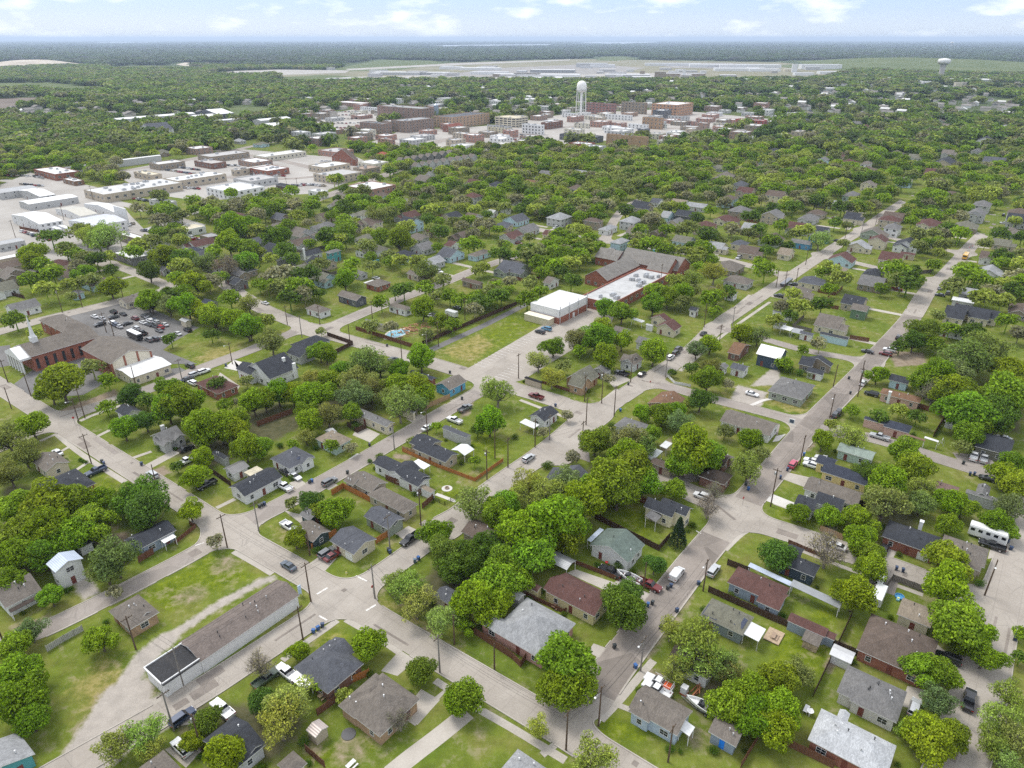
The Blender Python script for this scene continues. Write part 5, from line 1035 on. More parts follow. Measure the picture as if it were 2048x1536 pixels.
H('tan brick house with steep gable', 'olive', 'tanbrick', [(1130,758, 1199,752, 3.1, 'gu', .75), ({'B': (1166,778), 'R': (1183,764), 'd': 6}, 3.1, 'gv', .9)], 'and stone porch', wall='brick')
H('flat-roofed tan garage', 'black', 'beige', [(1050,755, 1084,765, 2.5, 'f')], 'by the parking lot', name='garage', cat='garage', vents=0)
H('white house with taupe cross gable', 'taupe', 'white', [(1239,723, 1287,719, 3.0, 'gu', .55), ({'B': (1262,729), 'R': (1278,718), 'd': 5}, 3.0, 'gv', .6)], 'facing the street'); H('white cottage with grey roof', 'grey', 'white', [(1270,684, 1306,681, 3.0, 'gv', .55)], 'behind a hedge tree')
H('cream house with red-brown gable', 'maroon', 'cream', [(1311,654, 1364,653, 3.0, 'gu', .55), (1300,637, 1345,640, 3.0, 'gu', .5)], 'and vegetable beds'); H('orange-tan brick ranch house', 'rust', 'brownbrick', [(1454,705, 1502,691, 2.8, 'gv', .36)], 'behind trees', wall='brick')
H('white garage house with slate roof', 'slate', 'white', [(1459,736, 1500,734, 2.8, 'gv', .42)], 'by a hedge'); H('white cottage by the picket fence', 'grey', 'white', [(1432,733, 1458,732, 2.8, 'gu', .4)], 'in the trees')
H('navy modern house', 'white', 'darkblue', [(1512,708, 1576,705, 4.6, 'gv', .6)], 'with white metal roof', roofm='metal_roof'); H('tan house with red gable', 'charcoal', 'tan', [(1606,721, 1667,728, 2.9, 'gu', .42), ({'B': (1620,734), 'R': (1640,722), 'd': 5}, 2.9, 'gv', .5)], 'near the bend')
H('white garage with charcoal roof', 'charcoal', 'white', [(1612,743, 1652,743, 2.6, 'gv', .4)], 'behind a hedge', name='garage', cat='garage'); H('pale blue house with charcoal roof', 'charcoal', 'paleblue', [(1639,668, 1699,676, 2.9, 'gv', .4)], 'next to a red-brown fence')
H('row-end grey garage', 'slate', 'white', [(1598,667, 1630,668, 2.6, 'gv', .4)], 'beside two carports', name='garage', cat='garage'); canopy('white flat carport next to the row-end grey garage', (1560,658), (1588,656), 2.5, 'white'); canopy('grey ridged carport between the white carport and the row-end garage', (1582,664), (1610,660), 2.6, 'metal', kind='gv', pitch=.3)
H('charcoal hip house in the woods', 'charcoal', 'white', [(1877,658, 1930,663, 3.0, 'h', .5)]); H('charcoal house with twin cream gables', 'charcoal', 'cream', [(1904,624, 2000,628, 3.0, 'gv', .5), ({'B': (1920,640), 'R': (1942,626), 'd': 8}, 3.0, 'gv', .55), ({'B': (1968,640), 'R': (1992,630), 'd': 8}, 3.0, 'gv', .5)], 'in front of the white-roofed hall')
H('long white-roofed hall', 'white', 'ltgrey', [(1903,600, 1952,602, 3.2, 'gv', .35)], roofm='metal_roof', extra='behind the charcoal twin-gabled house'); H('pale grey barn-roofed house', 'pale', 'ltgrey', [(1916,587, 1958,583, 3.2, 'gv', .45)], 'near the fence')
for a in (('tan house with white awning', 'tan', 'beige', (1648,538, 1697,538), 3.0, 'h'), ('half-timbered house with brown gable', 'maroon', 'cream', (1735,481, 1779,479), 4.5, 'gu'), ('white two-storey house with grey hip', 'grey', 'white', (1766,456, 1806,453), 5.2, 'h'), ('broad grey hip house', 'slate', 'ltgrey', (1836,427, 1887,421), 3.2, 'h'),
          ('cobalt-blue house', 'grey', (.10,.26,.42), (1580,484, 1627,486), 3.4, 'gv'), ('turquoise-blue house', 'grey', (.12,.36,.50), (1616,472, 1662,473), 3.4, 'gv'), ('charcoal bungalow on the bend', 'charcoal', 'ltgrey', (1627,462, 1662,460), 3.0, 'gv'), ('pale tan cottage', 'tan', 'cream', (1553,508, 1591,504), 3.0, 'gv'),
          ('brick outbuilding with brown roof', 'maroon', 'beige', (1800,507, 1832,509), 3.0, 'gv'), ('green-gabled house', 'taupe', (.13,.20,.13), (1700,618, 1741,616), 4.2, 'gv'), ('grey bungalow behind white carports', 'grey', 'white', (1545,622, 1586,629), 3.0, 'gv'), ('slate-roofed side house', 'slate', 'white', (1546,643, 1573,648), 2.8, 'gv'),
          ('taupe ranch by the school trees', 'taupe', 'ltgrey', (1445,561, 1509,561), 2.9, 'h'), ('grey house with white porch', 'taupe', 'white', (1415,581, 1477,586), 2.9, 'gv'), ('pale yellow house with slate hip', 'slate', 'cream', (1460,488, 1500,486), 3.2, 'h'), ('white cottage with slate roof', 'slate', 'white', (1298,405, 1330,403), 3.0, 'gv'),
          ('tan two-storey house with brown hip', 'brown', 'tan', (1165,441, 1208,442), 5.0, 'h'), ('white house with pale wraparound porch', 'pale', 'white', (1195,459, 1236,454), 3.0, 'h'), ('yellow house with red-brown roof', 'maroon', 'yellow', (1083,469, 1112,466), 3.0, 'gv'), ('tan craftsman house', 'brown', 'tan', (1298,466, 1338,461), 3.4, 'gu'),
          ('dark house with steep charcoal roof', 'charcoal', 'slate', (1348,430, 1396,429), 4.4, 'gv'), ('light blue cottage', 'pale', 'paleblue', (1318,434, 1352,430), 3.0, 'gv'), ('craftsman house with deep porch', 'taupe', 'ltgrey', (1250,465, 1300,462), 3.0, 'gv'), ('cream house with orange-brown roof', 'rust', 'cream', (1046,362, 1080,364), 3.2, 'gv'),
          ('white house with black hip roof', 'charcoal', 'white', (1066,354, 1112,358), 3.2, 'h'), ('charcoal house by the cream fence', 'charcoal', 'cream', (1262,420, 1298,424), 3.0, 'gv'), ('grey manor with dormers', 'slate', 'ltgrey', (1460,370, 1500,368), 4.5, 'h'), ('tan ranch along the white drive', 'tan', 'white', (1340,405, 1380,405), 3.0, 'gv'),
          ('pale grey ranch with carport', 'pale', 'ltgrey', (1372,412, 1420,413), 3.0, 'gv'), ('white colonial with olive roof', 'olive', 'cream', (1655,366, 1702,362), 5.5, 'h'), ('pale green house with chimneys', 'grey', 'mint', (1683,392, 1722,388), 3.6, 'h'), ('steep brown gable house', 'maroon', 'tan', (1846,350, 1874,346), 4.5, 'gv'), ('white house among oaks', 'charcoal', 'white', (1607,385, 1638,383), 3.2, 'gv'),
          ('slate house in dense trees', 'slate', 'ltgrey', (1757,385, 1784,382), 3.2, 'gv'), ('brown flat-roofed house', 'brown', 'white', (1880,390, 1926,390), 3.2, 'h'), ('coral-roofed house', (.30,.13,.10), 'beige', (1566,342, 1596,340), 3.2, 'h'), ('white two-storey house by the wood', 'taupe', 'white', (1720,328, 1746,326), 5.5, 'h'),
          ('charcoal-roofed chalet', 'charcoal', 'beige', (1862,328, 1916,324), 4.0, 'gu'), ('red turreted house', (.32,.10,.07), 'white', (1975,270, 1998,266), 7, 'h'), ('white villa with charcoal roof', 'charcoal', 'white', (1952,282, 1990,280), 4.5, 'gu'), ('blue-grey roofed villa', 'slate', 'ltgrey', (1960,332, 2012,328), 3.6, 'gv'),
          ('grey cottage near the depot', 'grey', 'paleblue', (138,586, 170,584), 3.0, 'h'), ('white porch house facing the church', 'grey', 'white', (8,616, 83,611), 3.1, 'gu'), ('grey clapboard cottage', 'grey', 'ltgrey', (315,539, 346,538), 2.9, 'gv'), ('charcoal garage house', 'charcoal', 'grey', (446,556, 477,556), 3.0, 'gv'), ('charcoal house with grey garage', 'charcoal', 'grey', (457,567, 498,563), 3.4, 'gv'),
          ('navy-roofed cottage', 'navy', 'ltgrey', (402,604, 438,606), 2.8, 'gv'), ('navy hip bungalow', 'navy', 'cream', (375,498, 413,501), 2.9, 'h'), ('white bungalow beside the navy hip bungalow', 'navy', 'white', (405,504, 439,503), 2.8, 'gv'), ('black-roofed restaurant house', 'charcoal', 'white', (394,404, 448,404), 3.2, 'h'),
          ('pale ranch among oaks', 'taupe', 'ltgrey', (620,470, 662,466), 3.0, 'h'), ('white cottage in the oak belt', 'olive', 'white', (795,404, 826,402), 3.0, 'gv'), ('grey porch house in the oak belt', 'grey', 'ltgrey', (862,412, 898,410), 3.0, 'gv'), ('tan cottage near white car', 'taupe', 'cream', (670,388, 700,390), 3.0, 'gv'), ('black hip pavilion', 'charcoal', 'darkbrown', (550,370, 592,373), 3.6, 'h'),
          ('white house with steep grey dormer', 'grey', 'white', (850,350, 872,348), 4.2, 'gv'), ('charcoal-roofed farmhouse', 'charcoal', 'white', (1000,415, 1022,418), 4.0, 'gv'), ('white cottages near the bare tree', 'ltgrey', 'white', (972,425, 998,424), 3.0, 'gv'), ('grey cottage by the long fence', 'taupe', 'white', (1016,520, 1046,524), 3.0, 'gv'),
          ('taupe cottage in the hollow', 'taupe', 'white', (1085,565, 1120,560), 3.0, 'gv'), ('charcoal cottage near the fence line', 'charcoal', 'white', (1377,620, 1400,618), 3.0, 'gv'), ('grey house near the pool yard', 'grey', 'cream', (730,640, 770,650), 3.0, 'gv'), ('tan house with steep valley roof', 'taupe', 'cream', (855,582, 880,585), 3.2, 'gv')):
    H(a[0], a[1], a[2], [(*a[3], a[4], a[5])], 'seen among the trees' if len(a[0].split()) < 4 else '', near=hypot(*G(a[3][0], a[3][1])) < 250)
# tall light-blue house behind the school
H('tall light-blue house with hip roof', 'pale', 'paleblue', [(1219,485, 1260,481, 6.4, 'h', .5), (1216,497, 1240,495, 3.0, 'h', .3)], 'behind the school')

# ------------------------------------------------------------------ school
rt, r = block('white gymnasium', (1061,606), (1175,593), 6.6, 'white', 'white', 'siding', label='white flat-roofed gymnasium with red brick base beside the green field', units=0, parapet=.1, roofm='membrane', name='gymnasium', cat='gymnasium')
b_ = MB(); x, y = r[2]/2, r[3]/2; b_.box(-x-.12, x+.12, -y-.12, y+.12, -.1, 3.0); link('brick_base', b_.mesh('brick_base', 'brick'), rt, col=C['redbrick'])
for k in range(4):
    b_ = MB(); b_.box(-.12, .12, -.12, .12, 0, 8.2); link('downpipe', b_.mesh('downpipe', 'paint'), rt, ((k/3-.5)*2*(x-.5), -y-.25, 0), col=(.5,.5,.5))
b_ = MB(); b_.box(-.8, .8, -.06, .06, 0, 2.3); link('door', b_.mesh('door', 'paint'), rt, (0, -y-.16, 0), col=C['white'])
q = uv(G(1078,632)); rr = rect(L=(1059,622), R=(1098,640), z=3.2); t2 = root('storage_container', xy(rr[:2]), UA); tag(t2, 'long cream storage container at the foot of the white gymnasium', 'container')
b_ = MB(); b_.box(-rr[2]/2, rr[2]/2, -rr[3]/2, rr[3]/2, .1, 3.1); link('body', b_.mesh('body', 'metal_roof'), t2, col=C['cream']); b_ = MB(); b_.box(-rr[2]/2-.1, rr[2]/2+.1, -rr[3]/2-.1, rr[3]/2+.1, 3.1, 3.22); link('lid', b_.mesh('lid', 'paint'), t2, col=(.66,.62,.5)); foot(t2, rr, ANG)
rt, r = block('school classroom block', None, (1347,551), 4.2, 'redbrick', (.44,.44,.435), label='long flat grey-roofed classroom block with many rooftop units', B=(1224,610), d=17, units=14, name='school', cat='school', windows=(1, 5, 2.0, 1.4))
house('school wing with steep grey roof', (.215,.20,.18), 'redbrick', [(1168,552, 1280,531, 4.2, 'gu', .62), (1238,520, 1382,528, 4.4, 'gv', .62), ({'B': (1232,522), 'R': (1258,512), 'd': 14}, 4.3, 'gv', .6), ({'B': (1336,548), 'R': (1362,532), 'd': 12}, 4.3, 'gv', .7)], 'and red brick gables', wall='brick', name='school', cat='school', near=True)
# ------------------------------------------------------------------ church
rt, rs, o = house('church nave', 'taupe', 'redbrick', [(26,694, 200,674, 6.2, 'gu', .36)], 'of red brick with long grey-brown roof', wall='brick', name='church', cat='church', win=False, vents=0, near=True)
cx, cy, w, d = 0, 0, rs[0][0][2], rs[0][0][3]
for k in range(8):
    g_ = MB(); g_.box(-.5, .5, -.06, .06, 1.0, 4.9); link('window', g_.mesh('window', 'glass'), rt, ((k+.6)/8.2*w-w/2, -d/2+.42, 0))
pf = MB(); pf.box(-w/2-3.4, -w/2+.4, -d/2+1, d/2-1, 5.2, 6.0); pf.add([(-w/2-3.4, -d/2+1, 6.0), (-w/2-3.4, d/2-1, 6.0), (-w/2-3.4, 0, 8.8), (-w/2+.4, -d/2+1, 6.0), (-w/2+.4, d/2-1, 6.0), (-w/2+.4, 0, 8.8)], [(0, 2, 1), (0, 3, 5, 2), (1, 2, 5, 4)])
link('portico', pf.mesh('portico', 'paint'), rt, col=C['white'])
for k in range(6):
    c_ = MB(); c_.lathe([(.42, 0), (.36, .3), (.32, 5.0), (.44, 5.2)], 12); link('column', c_.mesh('column', 'paint'), rt, (-w/2-3.0, (k/5-.5)*(d-3.2), 0), col=C['white'])
st_ = MB(); st_.box(-1.1, 1.1, -1.1, 1.1, 0, 2.6); st_.lathe([(1.15, 2.6), (.8, 3.6), (.45, 6.5), (.05, 11.5)], 8); link('steeple', st_.mesh('steeple', 'paint'), rt, (-w/2+5.0, 0, 8.3), col=C['white'])
house('church hall with cream gable', 'taupe', 'redbrick', [(161,698, 304,702, 6.2, 'gv', .36)], 'beside the white annex', wall='brick', name='church_hall', cat='church hall', win=False, vents=0, near=True)
hr = HOUSES['church hall with cream gable']; r_ = rect(L=(161,698), R=(304,702), z=6.2); w, d = r_[2], r_[3]
g_ = MB(); g_.add([(-w/2+.6, -d/2+.40, .2), (w/2-.6, -d/2+.40, .2), (w/2-.6, -d/2+.40, 6.2), (0, -d/2+.40, 6.1+.36*(w/2-.5)), (-w/2+.6, -d/2+.40, 6.2), (-w/2+.6, -d/2+.36, .2), (w/2-.6, -d/2+.36, .2), (w/2-.6, -d/2+.36, 6.2), (0, -d/2+.36, 6.1+.36*(w/2-.5)), (-w/2+.6, -d/2+.36, 6.2)], [(5, 6, 7, 8, 9), (0, 4, 3, 2, 1), (0, 1, 6, 5), (2, 3, 8, 7), (3, 4, 9, 8)]); link('gable_panel', g_.mesh('gable_panel', 'siding'), hr, col=(.66,.60,.48))
for k in range(4):
    g_ = MB(); g_.box(-.35, .35, -.12, .0, .2, 6.3+.3*(w/2-abs((k-1.5)*w/3.2))*.9); link('pier', g_.mesh('pier', 'brick'), hr, ((k-1.5)*w/3.2, -d/2+.36, 0), col=C['redbrick'])
house('white church annex', 'white', 'cream', [(227,738, 344,729, 3.4, 'gu', .14)], 'with flat bright roof below the cream gable', roofm='membrane', name='annex', cat='annex', vents=0, near=True)
house('brick church school with brown hip roof', 'taupe', 'redbrick', [(77,641, 176,652, 5.0, 'h', .4)], 'beside the crowded parking lot', wall='brick', name='church_school', cat='building', vents=3, near=True)
house('cream lot shed', 'ltgrey', 'cream', [(358,640, 384,641, 2.8, 'gv', .3)], 'at the edge of the parking lot', name='shed', cat='shed', vents=0, near=True)
# ------------------------------------------------------------------ industrial yard and shops to the left
for a in (('white metal warehouse with skylights', (22,430), (125,441), 5.5, 'white', 'white'), ('big grey-roofed store', (136,441), (254,441), 6.0, 'white', (.46,.47,.50)), ('white storage row with dark doors', (167,408), (251,421), 4.0, 'white', 'white'),
          ('tan-roofed storage row', (110,418), (196,427), 3.6, 'white', (.42,.40,.34)), ('long white shed with loading doors', (37,403), (156,394), 4.5, 'ltgrey', 'white'), ('grey industrial shed', (-20,381), (76,376), 5, 'ltgrey', 'pale'), ('white-roofed works', (35,381), (111,389), 5, 'ltgrey', 'white'),
          ('low grey-roofed workshop', (-16,486), (50,481), 4, 'ltgrey', 'pale'), ('white-roofed workshop', (-16,518), (43,511), 4, 'beige', 'white')):
    house(a[0], a[5], a[4], [(*a[1], *a[2], a[3], 'gu', .09)], 'in the industrial yard', roofm='metal_roof', name='warehouse', cat='warehouse', vents=0, near=False, oh=.1)
rr = rect(L=(238,412), R=(258,450), z=10, rot=ANG); t2 = root('sign_wall', G(247,449), UA+pi/2); tag(t2, 'tall blank white facade wall at the end of the big grey-roofed store', 'facade'); b_ = MB(); b_.box(-8, 8, -.4, .4, 0, 11.5); link('panel', b_.mesh('panel', 'siding'), t2, col=C['white']); b_ = MB(); b_.box(-8, 8, .4, 3, 0, .4); link('footing', b_.mesh('footing', 'concrete_block'), t2, col=C['ltgrey'])
house('low brown-roofed motel', 'brown', 'beige', [(-16,531, 58,528, 3.0, 'gu', .3)], 'by the cul-de-sac', near=False)
for a in (('huge flat grey store', (167,380), (364,366), 6, 'beige', (.52,.52,.51), 16), ('white-roofed shopping row', (327,357), (452,348), 6, 'beige', 'white', 8), ('cream corner bank', (267,344), (323,348), 5, 'beige', 'cream', 3), ('brick store with white roof', (67,339), (158,343), 5.5, 'brick', 'white', 4), ('orange-striped drive-in', (125,358), (168,361), 3.5, 'rust', 'white', 2),
          ('cube-shaped tan shop', (237,468), (296,476), 4.5, 'tan', 'white', 1), ('white flat shop by the oaks', (225,506), (304,510), 3.8, 'grey', 'white', 2), ('low white garage shop', (346,456), (411,453), 4, 'white', 'cream', 1), ('pale tin-roofed station', (399,471), (442,471), 4, 'tan', 'pale', 0), ('white tyre shop', (447,462), (492,460), 4, 'ltgrey', 'white', 1), ('white corner shop', (297,399), (353,403), 4, 'ltgrey', 'white', 1),
          ('brick strip with dark awning', (388,322), (452,324), 5, 'brownbrick', (.4,.38,.36), 3), ('pale retail row', (462,340), (545,330), 5, 'beige', 'white', 4), ('white-roofed hall with red band', (500,337), (578,336), 5, 'brick', 'white', 4), ('flat brown strip of shops', (706,336), (760,334), 5, 'tan', (.33,.25,.19), 3), ('white cube shop', (616,381), (656,382), 5, 'white', 'white', 1)):
    block(a[0], a[1], a[2], a[3], a[4], a[5], 'paint', units=a[6], windows=(1, 6, 2.4, 1.6), parapet=.4, mark=True, extra='in the shopping district', name='shop', cat='shop')
# ------------------------------------------------------------------ downtown
DT = [('brick apartment block', (754,212), (868,216), 19, (.25,.17,.14), (.30,.31,.30), (5, 5.5, 2, 1.9)), ('low brick apartment wing', (719,245), (783,247), 12, (.24,.17,.14), 'grey', (3, 5.5, 2, 1.9)), ('long brown apartment wing', (782,241), (868,237), 14, (.23,.17,.135), 'pale', (4, 5.5, 2, 1.8)), ('orange and brown apartment block', (867,233), (979,227), 14, (.36,.25,.17), 'slate', (4, 5.5, 2, 1.8)),
      ('open parking garage', (990,234), (1056,234), 12, 'cream', 'cream', (4, 7, 5.6, 1.7)), ('white three-storey office', (1044,249), (1089,251), 11, 'white', 'white', (3, 5, 2, 1.9)), ('dark brick market hall', (1082,246), (1126,242), 8, 'brownbrick', 'white', (2, 6, 2, 2)), ('dark red four-storey office', (1171,206), (1233,208), 16, (.26,.14,.12), 'slate', (4, 6, 3.6, 1.7)),
      ('tan apartment block with balconies', (1243,204), (1295,206), 17, 'tan', 'white', (4, 6, 2.6, 2)), ('tan and orange apartment block', (1304,208), (1387,206), 17, (.40,.24,.15), 'white', (4, 6, 2.6, 2)), ('white-topped office', (1306,221), (1343,220), 11, 'slate', 'white', (3, 5, 3, 2)), ('windowless tan theatre', (1213,269), (1298,275), 11, 'tanbrick', 'white', (1, 16, 1.5, 1.6)),
      ('red brick shop with white roof', (1138,287), (1191,287), 7, 'brick', 'white', (1, 6, 2.2, 2)), ('white warehouse by the red shop', (1160,293), (1212,293), 7, 'ltgrey', 'white', None), ('low dark metal-roofed station', (1119,269), (1207,273), 6, 'slate', 'slate', (1, 6, 3, 2)), ('long red brick store', (1472,239), (1534,241), 9, (.33,.08,.07), 'white', (2, 6, 2, 2)), ('tan courthouse', (1285,235), (1328,237), 14, 'tanbrick', 'tan', (3, 5, 1.6, 2.4))]
for a in DT: block(a[0], a[1], a[2], a[3], a[4], a[5], 'paint' if a[4] in ('white', 'cream') else 'brick', windows=a[6], units=4, parapet=.8, extra='in the town centre', name='office_building')
XW = [('brick', 1134,234, 1168,232), ('cream', 1169,232, 1205,231), ('brick', 1223,246, 1254,246), ('white', 1256,248, 1298,250), ('mint', 1298,247, 1334,249), ('tan', 1341,243, 1378,243), ('brick', 1376,243, 1394,244), ('brick', 1392,237, 1432,236), ('rust', 1243,226, 1276,225), ('white', 1214,228, 1262,232), ('cream', 1148,246, 1180,248), ('brick', 1180,243, 1224,242), ('ltgrey', 1336,232, 1380,234), ('brownbrick', 1393,246, 1420,246), ('cream', 1426,246, 1462,248), ('white', 1208,255, 1268,257),
      ('brownbrick', 1060,232, 1095,231), ('rust', 1024,224, 1050,225), ('cream', 1128,258, 1170,259), ('brick', 700,258, 724,259), ('brick', 880,248, 926,248), ('ltgrey', 820,272, 870,270), ('beige', 905,266, 955,268), ('brick', 755,277, 790,279), ('white', 1044,246, 1046,247), ('brick', 670,204, 745,206), ('white', 848,205, 880,203), ('white', 978,202, 1024,203), ('ltgrey', 1064,212, 1122,214), ('white', 1124,226, 1152,227), ('slate', 1275,258, 1300,258), ('ltgrey', 974,250, 1024,254), ('yellow', 976,254, 1024,258), ('white', 720,214, 760,216)]
for k, (c_, a, b, c2, d2) in enumerate(XW):
    if c2-a < 5: continue
    p = G((a+c2)/2, (b+d2)/2, 8); block('x', (a, b), (c2, d2), rnd.choice((5, 6, 6, 7)), {'brick': (.32,.19,.15), 'brownbrick': (.27,.19,.15), 'rust': (.36,.24,.17), 'yellow': (.50,.46,.33), 'cream': (.52,.49,.40), 'mint': (.46,.50,.46)}.get(c_, c_), rnd.choice(('white', 'white', (.55,.54,.52), (.45,.44,.43))), 'brick' if c_ in ('brick', 'rust', 'brownbrick') else 'paint', windows=(2, 5, 1.6, 1.8), units=2, name='shop', cat='shop', mark=False, label=say({'brick': 'red brick', 'rust': 'orange brick', 'brownbrick': 'brown brick'}.get(c_, {'ltgrey': 'light grey', 'beige': 'beige'}.get(c_, c_))+' flat-roofed shop', p))
for a in (('metal grain silo', 873,238,3.8,20),):
    t2 = root('grain_silo', G(a[1], a[2])); tag(t2, 'tall blue-grey metal silo beside the brick apartment block', 'silo'); b_ = MB(); b_.lathe([(a[3], 0), (a[3], a[4])], 20); link('drum', b_.mesh('drum', 'metal_roof'), t2, col=(.30,.35,.42)); b_ = MB(); b_.lathe([(a[3]+.1, a[4]), (.5, a[4]+2.6), (.1, a[4]+2.7)], 20); link('cap', b_.mesh('cap', 'metal_roof'), t2, col=(.42,.46,.52)); MARKS.append((873,225,'metal silo'))
for k in range(9):
    f = k/8; x_, y_ = 800+f*112, 322-f*17
    house('terraced house', 'taupe', 'grey', [(x_-9, y_, x_+13, y_-1, 8, 'gv', .7)], name='terraced_house', near=False, group='grey terraced houses with steep gables', label='grey steep-gabled terraced house in the long row below the town centre')
    house('terraced house', 'taupe', 'ltgrey', [(x_+22, y_+10, x_+44, y_+9, 7, 'gv', .7)], name='terraced_house', near=False, group='pale terraced houses with steep gables', label='pale steep-gabled terraced house in the front row below the town centre')
MARKS[:] = [m for m in MARKS if m[2] not in ('terraced house', 'x')]; MARKS.append((850,315,'grey terraces'))
for a in (('chapel with brown gable roof', 'brown', 'brick', (662,313, 717,318), 6, 'gu'), ('brick clubhouse with red roof', (.30,.09,.06), 'brick', (752,308, 780,308), 5, 'h'), ('white chapel with blue roof', 'slate', 'white', (277,259, 348,258), 6, 'gu'), ('big brown-roofed clinic', (.24,.17,.15), 'beige', (1410,278, 1460,282), 6, 'h'), ('grand house with brown gables', 'brown', 'cream', (1392,258, 1424,262), 7, 'h'), ('red barn-roofed depot', (.22,.08,.06), 'brick', (884,254, 926,252), 6, 'gu')):
    house(a[0], a[1], a[2], [(*a[3], a[4], a[5], .5)], 'below the town centre', near=False)
for a in (('long white mill', (222,238), (391,227), 7), ('blue-gabled mill shed', (390,224), (468,226), 8), ('grey mill shed', (425,241), (488,237), 7), ('low white mill shed', (372,233), (446,231), 6), ('long white-roofed depot', (218,322), (322,311), 6), ('pale farm works', (505,240), (582,236), 7), ('white farm annex', (512,250), (572,250), 6), ('black-roofed workshop', (132,336), (190,327), 5)):
    house(a[0], 'white' if 'black' not in a[0] else 'grey', 'ltgrey' if 'blue' not in a[0] else 'slate', [(*a[1], *a[2], a[3], 'gu', .16)], 'before the far woods', roofm='metal_roof', near=False, name='warehouse', cat='warehouse', win=False, oh=.1)

# more roofs among the trees and shops between the town blocks, each standing free of the others
def spot_free(p, m):
    if sdf_at(*p) < m: return False
    return all(not (min(a[0] for a in q)-m < p[0] < max(a[0] for a in q)+m and min(a[1] for a in q)-m < p[1] < max(a[1] for a in q)+m) for q in FOOT)
rh = random.Random(21)
RW = dict(charcoal='charcoal', slate='slate', grey='grey', taupe='taupe', brown='brown', pale='pale grey', maroon='maroon', olive='olive')
WW = dict(white='white', ltgrey='light grey', cream='cream', beige='beige', paleblue='pale blue', tan='tan', sage='sage green')
YARD = []; PADS = []
def row_houses(count, x0, x1, y0, y1, skip):
    n_ = tries = 0
    while n_ < count and tries < 6000:
        tries += 1; x, y = rh.uniform(x0, x1), rh.uniform(y0, y1); p = G(x, y)
        if skip(x, y): continue
        q = uv(p); p = xy((round(q[0]/18)*18+rh.uniform(-2, 2), round(q[1]/22)*22+rh.uniform(-2, 2))); x, y = PX(*p)
        if not (x0 < x < x1 and y0 < y < y1) or not spot_free(p, 6) or any(hypot(a[0]-p[0], a[1]-p[1]) < a[2]*.5+5 for a in TLP): continue
        if any(bool(inpoly(np.float64(p[0]), np.float64(p[1]), q2)) for q2 in PAVED): continue
        rc, wc = rh.choice(list(RW)), rh.choice(list(WW)); w, d = rh.uniform(10, 15), rh.uniform(9, 14); kd = rh.choice(('gu', 'gv', 'h', 'h')); z = rh.choice((2.9, 3.0, 3.2, 5.2)) if y < 470 else 3.0
        lab = say(f'{WW[wc]} house with {RW[rc]} {"hip" if kd == "h" else "gable"} roof', p); u, v = uv(p)
        ws = [(dict(B=PX(*xy((u-w/2, v-d/2)), z), T=PX(*xy((u+w/2, v+d/2)), z)), z, kd, .5)]
        if rh.random() < .6: ws.append((dict(B=PX(*xy((u-w/2, v-d/2-3)), z), T=PX(*xy((u, v+d/2-2)), z)), z-.1, 'gv', .5))
        if rh.random() < .4: ws.append((dict(B=PX(*xy((u-w/2-3.5, v-2)), z), T=PX(*xy((u, v+d/2-.5)), z)), z-.2, 'gu', .45))
        house('q', rc, wc, ws, near=y > 560, label=lab, group='houses scattered among the trees'); MARKS.pop(); n_ += 1; YARD.append((p, w, d))
row_houses(76, 300, 2048, 205, 470, lambda x, y: (y < 330 and 560 < x < 1480) or (y > 330 and x < 640))
row_houses(60, 1000, 2048, 440, 660, lambda x, y: x < 1420 and y > 560 or (1040 < x < 1400 and 500 < y < 640))
row_houses(24, 470, 1050, 440, 580, lambda x, y: False); row_houses(14, 0, 470, 480, 620, lambda x, y: 90 < x < 420 and y > 600)
# their drives, cars, sheds and back fences
for k, (p, w, d) in enumerate(YARD):
    u, v = uv(p); best = min(((sdf_at(*xy((u+a*20, v+b*20))), a, b) for a, b in ((1, 0), (-1, 0), (0, 1), (0, -1))), key=lambda t: t[0])
    if best[0] < 14 and p[1] < 560:
        a, b = best[1:]; c_ = ((w/2-2.2)*(1 if b else 0)*rh.choice((-1, 1)), (d/2-2.2)*(1 if a else 0)*rh.choice((-1, 1))); e = w/2 if a else d/2
        s0 = xy((u+c_[0]+a*(e+.3), v+c_[1]+b*(e+.3))); L__ = 3.0
        while L__ < 16 and sdf_at(*xy((u+c_[0]+a*(e+L__), v+c_[1]+b*(e+L__)))) > .2: L__ += .5
        s1 = xy((u+c_[0]+a*(e+L__), v+c_[1]+b*(e+L__))); PADS.append((s0, s1)); l, r = strip([s0, s1], 3.0); PAVED.append(l+r[::-1])
dm = MB()
for k, (s0, s1) in enumerate(PADS): add_strip(dm, [s0, s1], 3.0, .02+.0045*(k % 5))
link('driveway', dm.mesh('driveway', 'pale_concrete'), kind='structure')
n_ = 0; tries = 0
